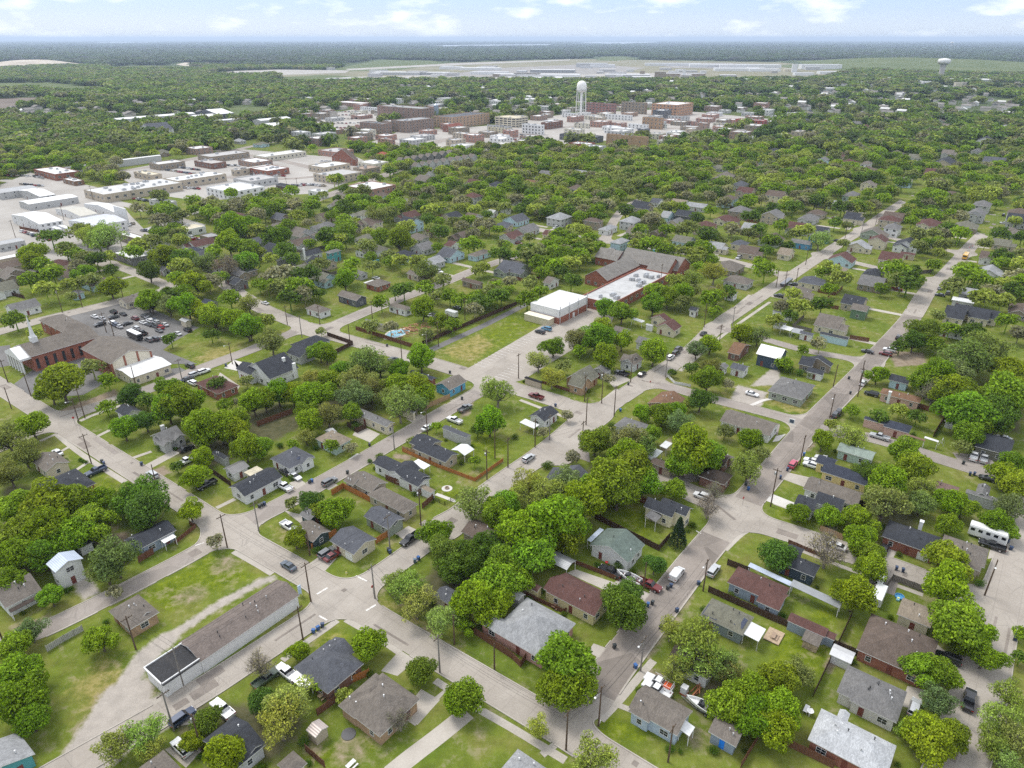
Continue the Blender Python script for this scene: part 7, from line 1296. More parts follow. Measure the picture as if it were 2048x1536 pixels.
for a in (('dark brown board fence round the paved yard behind the yellow house', (1049,1154, 1087,1124, 1150,1128, 1237,1162), BR), ('brown fence between the yellow house and the pink brick house', (1049,1191, 1127,1227, 1144,1217), BR), ('brown fence round the lawn of the cream cross-gabled house', (1257,997, 1231,1003, 1191,1038, 1317,1102, 1339,1077), DK), ('short brown fence above the cross-gabled house lawn', (1257,997, 1317,1016), BR), ('long red-brown fence beside the pink brick house', (942,1264, 1024,1318, 1041,1335, 1060,1308), BR), ('brown side fence under the big trees by the pink brick house', (942,1254, 969,1234), BR),
          ('orange board fence beside the teal garage house', (624,1100, 673,1068), OR), ('orange fence between the cream and sage houses', (752,1088, 775,1074), OR), ('orange-brown fence behind the slate hip-roofed corner house', (700,1368, 739,1351), OR), ('rusty brown fence in front of the cluttered patio', (635,1432, 682,1398), BR), ('orange-brown fence beside the tan double-winged house', (664,991, 687,977, 753,1011), OR), ('long red-brown fence between the tan house and the long white house', (772,960, 866,1000, 845,1018), BR), ('bright orange fence below the salmon house', (805,903, 873,934, 950,963, 1006,923), OR), ('pale board fence in front of the salmon house', (805,902, 850,918), TN),
          ('brown fence along the pool street', (712,660, 770,678, 826,696), BR), ('tan fence beside the sky-blue house', (854,817, 900,797), TN), ('dark fence round the charcoal house by the pool street', (655,672, 706,690, 669,709), DK), ('brown fence round the back lawn in the tree belt', (515,853, 585,827), BR), ('dark fence in front of the cream grey-gabled house', (695,853, 714,866, 733,857), DK), ('red-brown fence below the tan brick gable', (1084,767, 1139,784), BR), ('dark fence beside the maroon hip house', (1416,1184, 1536,1238, 1676,1297, 1713,1312), DK), ('black fence behind the streaked brown hip roof', (1676,1290, 1703,1232), DK), ('black fence along the back lawn of the long grey-roofed house', (1673,1295, 1626,1394), DK),
          ('grey weathered fence round the play lawn', (1769,1182, 1783,1161, 1846,1185), GY_), ('long double brown fence at the foot of the silvery roof', (1553,1482, 1666,1537), BR), ('dark fence beside the brown-roofed workshop', (1514,1482, 1481,1537), BR), ('low brown wall of boards along the cross street', (1576,1087, 1650,1118), BR), ('tan board fence across from the bare tree', (1639,1062, 1684,1081), TN), ('red-brown fence behind the pale blue house', (1699,678, 1737,684), BR), ('brown fence behind the salmon and pink houses', (1789,800, 1890,834, 1866,874), BR), ('brown corner fence in front of the charcoal-roofed blue-grey ranch house', (278,1126, 308,1108), BR), ('low brown garden edging beside the crossing', (352,1088, 392,1056, 380,1050), BR), 
          ('orange fence in front of the red brick house', (163,998, 194,984), OR), ('dark fence beside the white mobile office', (425,947, 463,974), DK), ('dark corner fence by the maroon hip house', (1454,1130, 1498,1147), DK), ('long dark fence along the alley by the green field', (845,690, 905,664, 1005,622, 1062,598), DK), ('grey fence of the walled garden by the bus', (1772,540, 1800,552, 1866,545), GY_), ('dark fence round the corner lot', (0,585, 50,598), DK), ('grey board fence beside the taupe hip house', (1985,1065, 2010,1075), BR), ('brown fence by the depot cul-de-sac', (40,458, 76,465, 78,455), BR), ('brown yard fence at the charcoal double gables', (1700,1005, 1745,1020), DK), ('brown back fence beside the rusty shed', (612,1503, 650,1536), BR)):
    fence(a[0], a[1], a[2], 1.25 if 'low' in a[0] else 1.85)
fence('white leaning board fence on the open grass', (95,1304, 130,1282, 167,1262), (.42,.41,.38), 1.6); fence('white picket fence curving round the corner', (1334,753, 1349,768, 1381,774), WH, 1.1); fence('black wire fence round the dark green lawn', (867,1000, 890,1011, 936,983), (.03,.03,.03), 1.2, 'rubber', kind='wire'); fence('white fence by the cream garage', (315,420, 352,424), WH, 1.8)
# back fences and sheds of the houses among the trees
for k, (p, w, d) in enumerate(YARD):
    if p[1] > 620 or k % 3: continue
    u, v = uv(p); sg = 1 if sdf_at(*xy((u, v+18))) > sdf_at(*xy((u, v-18))) else -1; pts = [xy((u-w/2-1, v+sg*d/2)), xy((u-w/2-1, v+sg*(d/2+8))), xy((u+w/2+1, v+sg*(d/2+8)))]
    if any(sdf_at(*a) < 1.5 for a in pts) or any(bool(inpoly(np.float64(a[0]), np.float64(a[1]), q2)) for a in pts for q2 in FOOT+PAVED): continue
    nm, cc = rnd.choice((('brown', BR), ('dark brown', DK), ('tan', TN), ('grey', GY_)))
    fence(say(nm+' back fence', pts[1]), [c for a in pts for c in PX(*a)], cc)
# stop signs, boards, hydrant
cu = bpy.data.curves.new('letters', 'FONT'); cu.body = 'STOP'; cu.size = .24; cu.align_x = 'CENTER'; cu.align_y = 'CENTER'; cu.extrude = .004
STOPME = bpy.data.meshes.new_from_object(bpy.data.objects.new('letters', cu)); STOPME.materials.clear(); STOPME.materials.append(M['trim'])
def sign(label, x, y, shape):
    p = G(x, y); rt = root('stop_sign' if shape == 'stop' else 'street_sign', p, -UA-pi/2 if shape == 'stop' else UA); tag(rt, label, 'road sign'); b_ = MB(); b_.tube([(0, 0, 0), (0, 0, 2.5)], .04, 6); link('post', b_.mesh('post', 'bare_metal'), rt, col=(.3,.3,.3))
    v = [(.38*cos(pi/8+k*pi/4), 2.3+.38*sin(pi/8+k*pi/4)) for k in range(8)]; b_ = MB(); b_.add([(a, -.06, c) for a, c in v]+[(a, -.04, c) for a, c in v], [tuple(range(8)), tuple(range(8, 16))[::-1]]+[(k, k+8, (k+1) % 8+8, (k+1) % 8) for k in range(8)]); link('plate', b_.mesh('plate', 'paint'), rt, col=(.5,.02,.02))
    l_ = link('lettering', STOPME, rt, (0, -.072, 2.3)); l_.rotation_euler = (pi/2, 0, 0)
for a in (('stop sign at the corner of the open lawn', 441,1095), ('stop sign fixed beside the pole under the yellow-green tree', 747,1189), ('small red stop sign at the kerb of the cross street', 1485,1010), ('stop sign by the white picket fence corner', 1300,775), ('stop sign across from the church lot', 150,848)): sign(*a, 'stop')
def board(name, label, x, y, w, z0, z1, colr, a, dark=None):
    p = G(x, y); rt = root(name, p, a); tag(rt, label, 'sign'); b_ = MB()
    for s in (-1, 1): b_.box(s*w/2-.05, s*w/2+.05, -.05, .05, 0, z1+.1)
    link('post', b_.mesh('post', 'paint'), rt, col=(.7,.7,.7)); b_ = MB(); b_.box(-w/2, w/2, -.08, .08, z0, z1); link('panel', b_.mesh('panel', 'paint'), rt, col=colr)
    if dark: b_ = MB(); b_.box(-w/2+.2, w/2-.2, -.1, -.085, z0+.25, z1-.25); link('screen', b_.mesh('screen', 'paint'), rt, col=dark)
board('sign_board', 'white framed sign board with dark panel on the corner grass', 1582,852, 1.7, .9, 2.6, (.68,.68,.66), UA+pi/2+pi, (.06,.08,.12)); board('feather_banner', 'pale blue banner sign at the end of the long low white building', 601,1192, .8, .6, 3.0, (.45,.58,.75), UA)
p = G(693,1148); rt = root('fire_hydrant', p); tag(rt, 'small yellow fire hydrant on the corner lawn of the cream house with slate gable', 'fire hydrant'); b_ = MB(); b_.lathe([(.2, 0), (.2, .08), (.13, .1), (.13, .6), (.17, .62), (.12, .75), (.04, .84)], 10); link('barrel', b_.mesh('barrel', 'paint'), rt, col=(.55,.50,.12)); b_ = MB(); b_.tube([(-.24, 0, .45), (.24, 0, .45)], .07, 8); b_.tube([(0, 0, .45), (0, -.24, .45)], .08, 8); link('nozzle', b_.mesh('nozzle', 'paint'), rt, col=(.5,.5,.45))
# pool, fire pit, rubble, toys and furniture
p = G(795,668); rt = root('swimming_pool', (*p, 0), UA); tag(rt, 'kidney-shaped blue swimming pool with pale rim behind the street fence', 'pool'); k = 28; pr = [((5.2+1.1*cos(2*t_))*cos(t_), (3.4+.7*sin(t_))*sin(t_)) for t_ in [2*pi*i/k for i in range(k)]]
b_ = MB(); b_.add([(x*1.18, y*1.22, .02) for x, y in pr]+[(x*1.18, y*1.22, .16) for x, y in pr]+[(x, y, .16) for x, y in pr]+[(x, y, .05) for x, y in pr], [(i+o, (i+1) % k+o, (i+1) % k+o+k, i+o+k) for o in (0, k, 2*k) for i in range(k)]); link('rim', b_.mesh('rim', 'white_concrete'), rt); b_ = MB(); b_.add([(x*.999, y*.999, .10) for x, y in pr], [tuple(range(k))]); link('water', b_.mesh('water', 'pool'), rt)
rb = MB(); rs_ = random.Random(3); c0 = G(822,660)
for _ in range(90):
    a_ = rs_.uniform(0, 6.3); r_ = rs_.random()**.7*8; x_, y_ = r_*cos(a_)*1.3, r_*sin(a_)*.7; s_ = rs_.uniform(.2, .8); rb.obox((x_, y_), rs_.uniform(0, 3), s_*1.6, s_*.25, .02, .1+s_*.8*(1-r_/9))
o_ = link('rubble', rb.mesh('rubble', 'wood'), None, (*c0, 0), UA, (.36,.20,.11)); o_['kind'] = 'stuff'; o_['label'] = 'heap of orange-brown demolition debris beside the swimming pool'
p = G(894,977); rt = root('fire_pit', p); tag(rt, 'round stone fire pit on the dark green lawn', 'fire pit'); b_ = MB(); b_.lathe([(1.5, 0), (1.5, .05), (.6, .06)], 20); link('paving', b_.mesh('paving', 'white_concrete'), rt); b_ = MB(); b_.lathe([(.62, .05), (.62, .45), (.45, .45), (.42, .1)], 14); link('ring', b_.mesh('ring', 'concrete_block'), rt, col=(.32,.25,.18))
def clutter(name, label, cat, x, y, parts, rz=UA):
    p = G(x, y, .2); rt = root(name, (p[0], p[1], .02), rz); tag(rt, label, cat)
    for nm, f, mt, col in parts: b_ = MB(); f(b_); link(nm, b_.mesh(nm, mt), rt, col=col)
def tbl(b): b.box(-.9, .9, -.4, .4, .70, .76)
def legs4(w, d, h):
    return lambda b: [b.box(sx*w-.03, sx*w+.03, sy*d-.03, sy*d+.03, 0, h) for sx in (-1, 1) for sy in (-1, 1)]
for a in (('picnic table', 'tan wooden picnic table on the cluttered patio', 645,1392, (.40,.30,.20)), ('picnic table', 'wooden table deck on the long back lawn', 1547,1274, (.34,.25,.18)), ('garden table', 'white garden table on the shaded lawn', 1612,1421, (.66,.66,.66)), ('garden table', 'white table under the pale tree', 702,1531, (.62,.62,.6)), ('garden table', 'grey table beside the tiny white shed', 668,880, (.4,.4,.4)), ('garden table', 'brown table in front of the yellow garage', 1110,1213, (.2,.13,.09))):
    clutter(a[0].replace(' ', '_'), a[1], 'table', a[2], a[3], [('top', tbl, 'wood', a[4]), ('leg', legs4(.8, .33, .7), 'wood', a[4]), ('bench', lambda b: (b.box(-.9, .9, -.95, -.65, .42, .47), b.box(-.85, -.8, -.9, -.7, 0, .42), b.box(.8, .85, -.9, -.7, 0, .42)), 'wood', a[4])])
clutter('wooden_deck', 'small square timber deck on the back lawn of the solar-roofed house', 'deck', 1548,1272, [('boards', lambda b: b.box(-2, 2, -1.6, 1.6, .1, .3), 'wood', (.42,.32,.22)), ('joist', lambda b: b.box(-1.8, 1.8, -1.4, 1.4, 0, .1), 'wood', (.2,.15,.1))])
clutter('garden_shed', 'small brown-roofed timber shed on the long back lawn', 'shed', 1622,1290, [('wall', lambda b: b.box(-1.5, 1.5, -1.4, 1.4, 0, 2.0), 'wood', (.45,.35,.24)), ('roof', lambda b: roof_into(b, 0, 0, 3.6, 3.4, 2.0, 'gv', .4, .1, 0, 0), 'shingle', C['taupe'])])
clutter('garden_shed', 'grey metal garden shed behind the long grey-roofed house', 'shed', 1681,1322, [('wall', lambda b: b.box(-1.5, 1.5, -1.8, 1.8, 0, 2.1), 'siding', (.60,.60,.60)), ('roof', lambda b: roof_into(b, 0, 0, 3.5, 4.1, 2.1, 'gv', .25, .1, 0, 0), 'metal_roof', (.5,.5,.5))])
clutter('garden_shed', 'small white shed beside the dark tree wall', 'shed', 1901,853, [('wall', lambda b: b.box(-1.5, 1.5, -1.6, 1.6, 0, 2.2), 'siding', (.66,.66,.66)), ('roof', lambda b: roof_into(b, 0, 0, 3.5, 3.8, 2.2, 'gv', .4, .1, 0, 0), 'shingle', (.5,.5,.5))])
clutter('garden_shed', 'grey shed in the wooded yard beside the white house with green roof', 'shed', 1152,1072, [('wall', lambda b: b.box(-1.4, 1.4, -1.6, 1.6, 0, 2.2), 'siding', (.22,.25,.28)), ('roof', lambda b: roof_into(b, 0, 0, 3.3, 3.8, 2.2, 'gv', .4, .1, 0, 0), 'metal_roof', (.45,.46,.47))])
clutter('paddling_pool', 'round blue paddling pool among toys on the play lawn', 'paddling pool', 1799,1193, [('rim', lambda b: b.lathe([(.95, 0), (1.0, .35), (.85, .35), (.85, .12), (.02, .12)], 16), 'plastic', (.05,.22,.42))])
clutter('toy_car', 'pale blue toy car on the play lawn', 'toy', 1796,1199, [('body', lambda b: b.box(-.5, .5, -.3, .3, .1, .5), 'plastic', (.25,.5,.65)), ('seat', lambda b: b.box(-.2, .2, -.2, .2, .5, .75), 'plastic', (.6,.6,.2))])
clutter('barbecue', 'red barbecue on the porch of the white house with green roof', 'barbecue', 1213,1129, [('bowl', lambda b: b.lathe([(.1, .6), (.35, .75), (.38, .95), (.2, 1.1)], 10), 'plastic', (.45,.03,.03)), ('stand', legs4(.22, .22, .7), 'bare_metal', (.2,.2,.2))])
clutter('cement_mixer', 'white machine cabinet in the cluttered yard', 'machine', 1368,1385, [('cabinet', lambda b: b.box(-.6, .6, -.6, .6, .3, 1.8), 'paint', (.6,.6,.6)), ('base', lambda b: b.box(-.7, .7, -.7, .7, 0, .3), 'wood', (.3,.1,.05))])
clutter('wood_pile', 'rusty pile of boards in the cluttered yard', 'wood pile', 1392,1382, [('board', lambda b: [b.obox((rs_.uniform(-1, 1), rs_.uniform(-.6, .6)), rs_.uniform(-.4, .4), 1.2, .1, .02+k*.09, .1+k*.09) for k in range(8)], 'wood', (.33,.14,.07))])
clutter('satellite_dish', 'white dish and unit on the shaded lawn', 'dish', 1619,1428, [('dish', lambda b: b.lathe([(.1, .6), (.5, .8), (.65, 1.05), (.6, 1.05), (.05, .7)], 12), 'paint', (.7,.7,.7)), ('stand', lambda b: b.tube([(0, 0, 0), (0, 0, .7)], .05, 6), 'bare_metal', (.4,.4,.4))])
clutter('trampoline', 'black round garden mat on the back lawn of the tan brick house', 'mat', 697,1467, [('mat', lambda b: b.lathe([(1.3, .02), (1.3, .1), (.02, .12)], 18), 'plastic', (.05,.05,.055))])
clutter('portable_toilet', 'turquoise portable toilet at the school roof edge', 'toilet', 1308,521, [('cabin', lambda b: b.box(-.9, .9, -.9, .9, 0, 6.4), 'plastic', (.10,.45,.48)), ('cap', lambda b: b.box(-1, 1, -1, 1, 6.4, 6.6), 'plastic', (.5,.6,.6))])
clutter('swing_frame', 'white A-shaped swing frame on the grass by the white shed', 'swing', 1883,888, [('frame', lambda b: [b.tube([(sx*1.1, -.7, 0), (sx*1.0, 0, 1.9), (sx*1.1, .7, 0)], .05, 5) for sx in (-1, 1)]+[b.tube([(-1, 0, 1.9), (1, 0, 1.9)], .05, 5)], 'paint', (.7,.7,.7)), ('seat', lambda b: b.box(-.3, .3, -.15, .15, .5, .56), 'plastic', (.2,.2,.2))])
clutter('motorcycle', 'black motorcycle standing at the alley mouth', 'motorcycle', 1191,919, [('body', lambda b: (b.box(-.5, .5, -.15, .15, .5, .85), b.box(-.7, -.1, -.13, .13, .82, .95), b.tube([(.5, -.35, 1.05), (.45, 0, 1.0), (.5, .35, 1.05)], .03, 5), b.tube([(.45, 0, 1.0), (.72, 0, .35)], .05, 5)), 'plastic', (.02,.02,.02)), ('wheel', lambda b: [b.tube([(x, -.06, .33), (x, .06, .33)], .33, 12) for x in (-.7, .72)], 'rubber', (0, 0, 0))])
for a in ((1938,497,'nearest'), (1945,494,'second')): clutter('road_barrier', f'red and white road barrier {"closest to" if a[2] == "nearest" else "just past"} the yellow school bus', 'barrier', a[0], a[1], [('board', lambda b: (b.box(-1.2, 1.2, -.05, .05, .5, .75), b.box(-1.2, 1.2, -.05, .05, .85, 1.1)), 'paint', (.55,.06,.04)), ('foot', lambda b: (b.box(-1, -.9, -.4, .4, 0, .5), b.box(.9, 1, -.4, .4, 0, .5)), 'paint', (.6,.6,.6))])
# ------------------------------------------------------------------ water towers
def legged_tower(x, y, H_):
    p = G(x, y); rt = root('water_tower', p, UA); tag(rt, 'white multi-legged water tower with domed tank rising over the town centre', 'water tower'); MARKS.append((x, y, 'white legged water tower'))
    b_ = MB(); R_ = 7.6; b_.lathe([(.5, H_-17.5), (R_*.7, H_-16), (R_, H_-13.5), (R_, H_-7.5), (R_*.92, H_-4.5), (R_*.7, H_-2), (R_*.38, H_-.5), (.1, H_)], 28); link('tank', b_.mesh('tank', 'paint', True), rt, col=(.72,.71,.68))
    b_ = MB(); b_.lathe([(R_+.8, H_-13.8), (R_+.8, H_-13.5), (R_, H_-13.4)], 28); b_.lathe([(R_+.8, H_-12.6), (R_+.86, H_-12.5)], 28); link('walkway', b_.mesh('walkway', 'paint'), rt, col=(.6,.59,.57))
    for k in range(8):
        a = 2*pi*k/8; b_ = MB(); b_.tube([(cos(a)*R_*1.12, sin(a)*R_*1.12, 0), (cos(a)*R_*.95, sin(a)*R_*.95, H_-13)], .34, 8); link('leg', b_.mesh('leg', 'paint'), rt, col=(.70,.69,.66))
    b_ = MB(); b_.tube([(0, 0, 0), (0, 0, H_-16)], 1.3, 12); link('riser', b_.mesh('riser', 'paint'), rt, col=(.72,.71,.69)); b_ = MB()
    for z in (12, 24):
        for k in range(8): a, c_ = 2*pi*k/8, 2*pi*(k+1)/8; r_ = R_*1.08; b_.tube([(cos(a)*r_, sin(a)*r_, z), (cos(c_)*r_, sin(c_)*r_, z)], .2, 5)
    link('brace', b_.mesh('brace', 'paint'), rt, col=(.68,.67,.65))
legged_tower(1161,236, 54)
def pedestal_tower(label, x, y, H_, R_):
    p = G(x, y); rt = root('water_tower', p); tag(rt, label, 'water tower'); b_ = MB(); b_.lathe([(R_*.52, 0), (R_*.46, H_*.55), (R_*.55, H_*.68), (R_*.9, H_*.74)], 24); link('pedestal', b_.mesh('pedestal', 'concrete_block'), rt, col=(.42,.40,.37)); b_ = MB(); b_.lathe([(R_*.9, H_*.74), (R_*1.1, H_*.8), (R_*1.1, H_*.92), (R_*.9, H_*.97), (R_*.3, H_), (.1, H_*1.01)], 24); link('tank', b_.mesh('tank', 'paint', True), rt, col=(.66,.65,.62))
pedestal_tower('pale concrete pedestal water tower in front of the green hill field', 1880,158, 58, 16); pedestal_tower('tiny far-off pedestal water tower near the horizon', 1902,95, 70, 22)
# the quarry mound and the green hill
def mound(name, matn, x, y, rx, ry, h, label):
    p = G(x, y); b_ = MB(); n, m_ = 40, 10; rs2 = random.Random(5); ph = [rs2.uniform(0, 6) for _ in range(4)]
    V = []
    for j in range(m_+1):
        f = j/m_
        for i in range(n):
            a = 2*pi*i/n; w = 1+.12*sin(3*a+ph[0])+.08*sin(5*a+ph[1]); V.append((cos(a)*rx*f*w, sin(a)*ry*f*w, h*(1-f*f)**1.3*(1+.15*sin(7*a+ph[2])*f)))
    F = [(j*n+i, j*n+(i+1) % n, (j+1)*n+(i+1) % n, (j+1)*n+i) for j in range(m_) for i in range(n)]; b_.add(V, [f[::-1] for f in F]); o_ = link(name, b_.mesh(name, matn, True), None, (p[0], p[1], -.3)); o_['kind'] = 'structure'; FARP.append([(p[0]+cos(a)*rx, p[1]+sin(a)*ry) for a in [2*pi*i/16 for i in range(16)]])
mound('hill', 'field_green', 1840,133, 560, 900, 34, ''); mound('quarry_mound', 'quarry', 62,132, 190, 300, 26, '')
# ------------------------------------------------------------------ trees one can tell apart
SP = sorted(((a[i+2], a[i], a[i+1], kd) for kd in 'GDYOBCR' for a in (TL[kd],) for i in range(0, len(a), 3)), reverse=True)
SMALL = []
for k, (rp_, x, y, kd) in enumerate(SP):
    if k < 300 or kd == 'R': tree_px(x, y, rp_, kd)
    else: p_ = G(x, y, 3); SMALL.append((p_[0], p_[1], max(1.8, rp_*hypot(*p_)/FPX)))
for i in range(0, len(TL['S']), 3): tree_px(*TL['S'][i:i+3], 'S')
for x, y in ((160,920), (166,922), (172,924)): tree_px(x, y, 4.5, 'S')
NTREE = len(TREES)
# the dense belts between the houses: scattered trees that keep off streets, lots and roofs
CLEAR = [(p, 1.0) for p in PAVED]+[(p, .5) for p in FOOT]
LAWN = [GP(*p) for p in ((868,706, 1022,627, 1110,640, 1240,620, 1160,690, 1046,765, 945,740), (360,735, 330,700, 440,670, 520,690, 480,720), (20,770, 300,790, 420,735, 330,600, 110,630, 0,690), (420,1100, 560,1150, 330,1300, 180,1520, 60,1500, 120,1330, 210,1230), (1440,770, 1640,770, 1640,850, 1440,830), (1536,1240, 1690,1300, 1640,1400, 1540,1330), (880,950, 1010,880, 940,1000), (190,945, 250,970, 220,1000), (560,1040, 640,1120, 800,1060, 760,1150, 650,1140, 540,1060), (1640,660, 1740,690, 1700,760, 1600,730),
         (100,560, 330,560, 250,600, 60,650, 0,600), (-60,560, -60,395, 60,345, 262,400, 300,470, 250,520, 200,512, 40,540), (210,555, 300,555, 330,585, 250,610), (1080,640, 1230,620, 1160,700), (1400,660, 1470,640, 1440,690), (1700,525, 1860,530, 1840,560, 1700,545), (1720,500, 1850,520, 1850,540, 1730,535))]
FOOTB = [(min(a[0] for a in p)-2, max(a[0] for a in p)+2, min(a[1] for a in p)-2, max(a[1] for a in p)+2, p) for p in FOOT+PAVED]
HOUSEB = [b for b in FOOTB if b[4] in FOOT]
def screens(x, y):                   # would stand right in front of a roof that shows in the photo
    l = hypot(x, y)
    for k in (6, 12) if l < 800 else (10, 22, 36, 50):
        X, Y = x+x/l*k, y+y/l*k
        for x0, x1, y0, y1, p in HOUSEB:
            if x0 < X < x1 and y0 < Y < y1: return True
    return False
def free(x, y, r, town=True):
    if random.Random(int(x*11+y*3)).random() < .75 and screens(x, y): return False
    if sdf_at(x, y) < r*.42: return False
    for x0, x1, y0, y1, p in FOOTB:
        if x0-r < x < x1+r and y0-r < y < y1+r and float(sdpoly(np.float64(x), np.float64(y), p)) < r*.28: return False
    for p in LAWN:
        if bool(inpoly(np.float64(x), np.float64(y), p)): return False
    return True
def tnoise(x, y): return sin(x*.031+1.3*sin(y*.023))+sin(y*.027+x*.011+2)+.6*sin(x*.083+y*.05)
BLK = [GP(*p) for p in ((-60,396, 60,345, 220,376, 400,385, 640,352, 640,385, 400,445, 300,470, 250,520, -60,560), (400,345, 640,330, 700,262, 640,225, 760,205, 1000,200, 1300,200, 1480,236, 1400,262, 1230,285, 1030,300, 860,300, 640,372), (220,345, 480,296, 700,308, 770,340, 640,388, 400,405))]
BLKP = (.16, .66, .34)
def blocked(x, y, k=7):
    for p, q in zip(BLK, BLKP):
        if bool(inpoly(np.float64(x), np.float64(y), p)) and random.Random(int(x*k+y)).random() > q: return True
    return False
PTS = []; cell = {}
def scatter(y0, y1, step, r0, r1, dens_, test):
    rs = random.Random(int(y0)); yy = y0
    while yy < y1:
        hw = yy*.74+20; xx = -hw
        while xx < hw:
            x, y = xx+rs.uniform(-.5, .5)*step, yy+rs.uniform(-.5, .5)*step; xx += step
            if rs.random() > dens_+.16*tnoise(x, y): continue
            r = rs.uniform(r0, r1)*(1.2 if rs.random() < .15 else 1)
            if test(x, y, r): PTS.append((x, y, r))
        yy += step
grid = {}
for x, y, r in TREES+SMALL: grid.setdefault((int(x//12), int(y//12)), []).append((x, y, r))
def clear_of(x, y, r):
    for i in (-1, 0, 1):
        for j in (-1, 0, 1):
            for a in grid.get((int(x//12)+i, int(y//12)+j), ()):
                if hypot(a[0]-x, a[1]-y) < (a[2]+r)*.5: return False
    return True
def mid_ok(x, y, r):
    px, py = PX(x, y)
    if py > 640 and not (px > 1750 and py < 720) : return False
    if py > 560 and px < 520: return False
    return free(x, y, r) and clear_of(x, y, r)
def roads_ok(x, y, r):
    px, py = PX(x, y)
    return not blocked(x, y) and free(x, y, r)
scatter(225, 520, 7.6, 3.6, 6.6, .84, mid_ok)
scatter(520, 820, 8.8, 3.8, 6.8, .80, roads_ok)
# the largest of these in view are things, the others one mass
PTS.sort(key=lambda t: -t[2]/hypot(t[0], t[1]))
ind = 0
for x, y, r in PTS[:ind]:
    place_tree(x, y, r, rnd.choices('GDYOB', (40, 15, 18, 18, 9))[0], 1.0)
rest = PTS[ind:]+SMALL

# shrubs along foundations and fences
rs3 = random.Random(44); shr = 0
for ref, ho_ in list(HOUSES.items()):
    c0 = (ho_.location.x, ho_.location.y)
    if hypot(*c0) > 235: continue
    fp = min(FOOT, key=lambda f: hypot(sum(a[0] for a in f)/4-c0[0], sum(a[1] for a in f)/4-c0[1]))
    for k in range(rs3.choice((1, 2, 2, 3))):
        i = rs3.choice((0, 0, 3, 1, 2)); a, b = fp[i], fp[(i+1) % 4]; f = rs3.uniform(.05, .95); x, y = a[0]+(b[0]-a[0])*f, a[1]+(b[1]-a[1])*f
        if sdf_at(x, y) < .8 or any(x0 < x < x1 and y0 < y < y1 and bool(inpoly(np.float64(x), np.float64(y), p)) for x0, x1, y0, y1, p in FOOTB if p is not fp and p in PAVED): continue
        place_tree(x, y, rs3.uniform(.5, 1.25), 'S', rs3.uniform(.9, 1.3)); shr += 1
# labels for trees: what each looks like and stands by
MARKS += [(970,690,'green school field'), (690,1195,'big street crossing'), (455,1062,'upper-left crossing'.replace('upper-left ', 'wide ')), (1470,1035,'crossing by the bare tree'), (110,845,'church corner crossing'), (100,1240,'gravel-edged lane'), (1130,1440,'bottom corner crossing'.replace('bottom ', 'lamp-post ')), (1979,1240,'kerb bend of the far street'), (640,664,'pool street junction'), (420,700,'church lawn'), (300,650,'church parking lot'), (400,1150,'open grass lot'), (230,1430,'gravel turning'), (1590,1310,'long back lawn'), (1060,800,'parking lot entrance')]
for rt in [o for o in COL.objects if o.get('_k')]:
    k = rt['_k']; r = rt['_r']; nm = TW[k]
    sz = 'big ' if r > 6.2 else ('small ' if r < 2.6 and k not in 'SR' else '')
    lab = rt['_lab'] or say(sz+nm, (rt.location.x, rt.location.y)); rt.name = rt.name
    cat = rt['category']; tag(rt, lab, cat, 'trees and shrubs of the neighbourhood')
    for q in ('_k', '_r', '_lab'): del rt[q]

# ------------------------------------------------------------------ the tree masses farther off: points with leafy crowns set on them
def lod_tree(seed, n, ls, lobes, flat=.8, wide=1.0):
    rs = np.random.RandomState(seed); cen = []
    for _ in range(lobes):
        d = rs.normal(size=3); d /= np.linalg.norm(d); d[2] = abs(d[2])*.9-.15; cen.append(d*5*.62*np.array([wide, wide, flat])+np.array([0, 0, 5.6*flat/.8]))
    cen = np.array(cen); rad = 5*.5*rs.uniform(.7, 1.15, lobes); V, F = leaves(rs, cen, rad, n, ls, up=.5)
    tb = MB(); tb.tube([(0, 0, -.3), (0, 0, 5)], [.35, .15], 5); o = len(V); V2 = np.concatenate([V, np.array(tb.v)]); 
    F2 = [f for f in tb.f if len(f) == 4]; return np_mesh('mass_tree', V2, np.concatenate([F, np.array(F2)+o]), ['leaf_inst'])
def clump(seed, n, ls, count, spread):
    rs = np.random.RandomState(seed); cen = np.stack([rs.uniform(-1, 1, count)*spread, rs.uniform(-1, 1, count)*spread, rs.uniform(3.4, 6.2, count)], 1); rad = rs.uniform(3.4, 5.4, count)
    V, F = leaves(rs, cen, rad, n, ls, up=.7); return np_mesh('mass_clump', V, F, ['leaf_inst'])
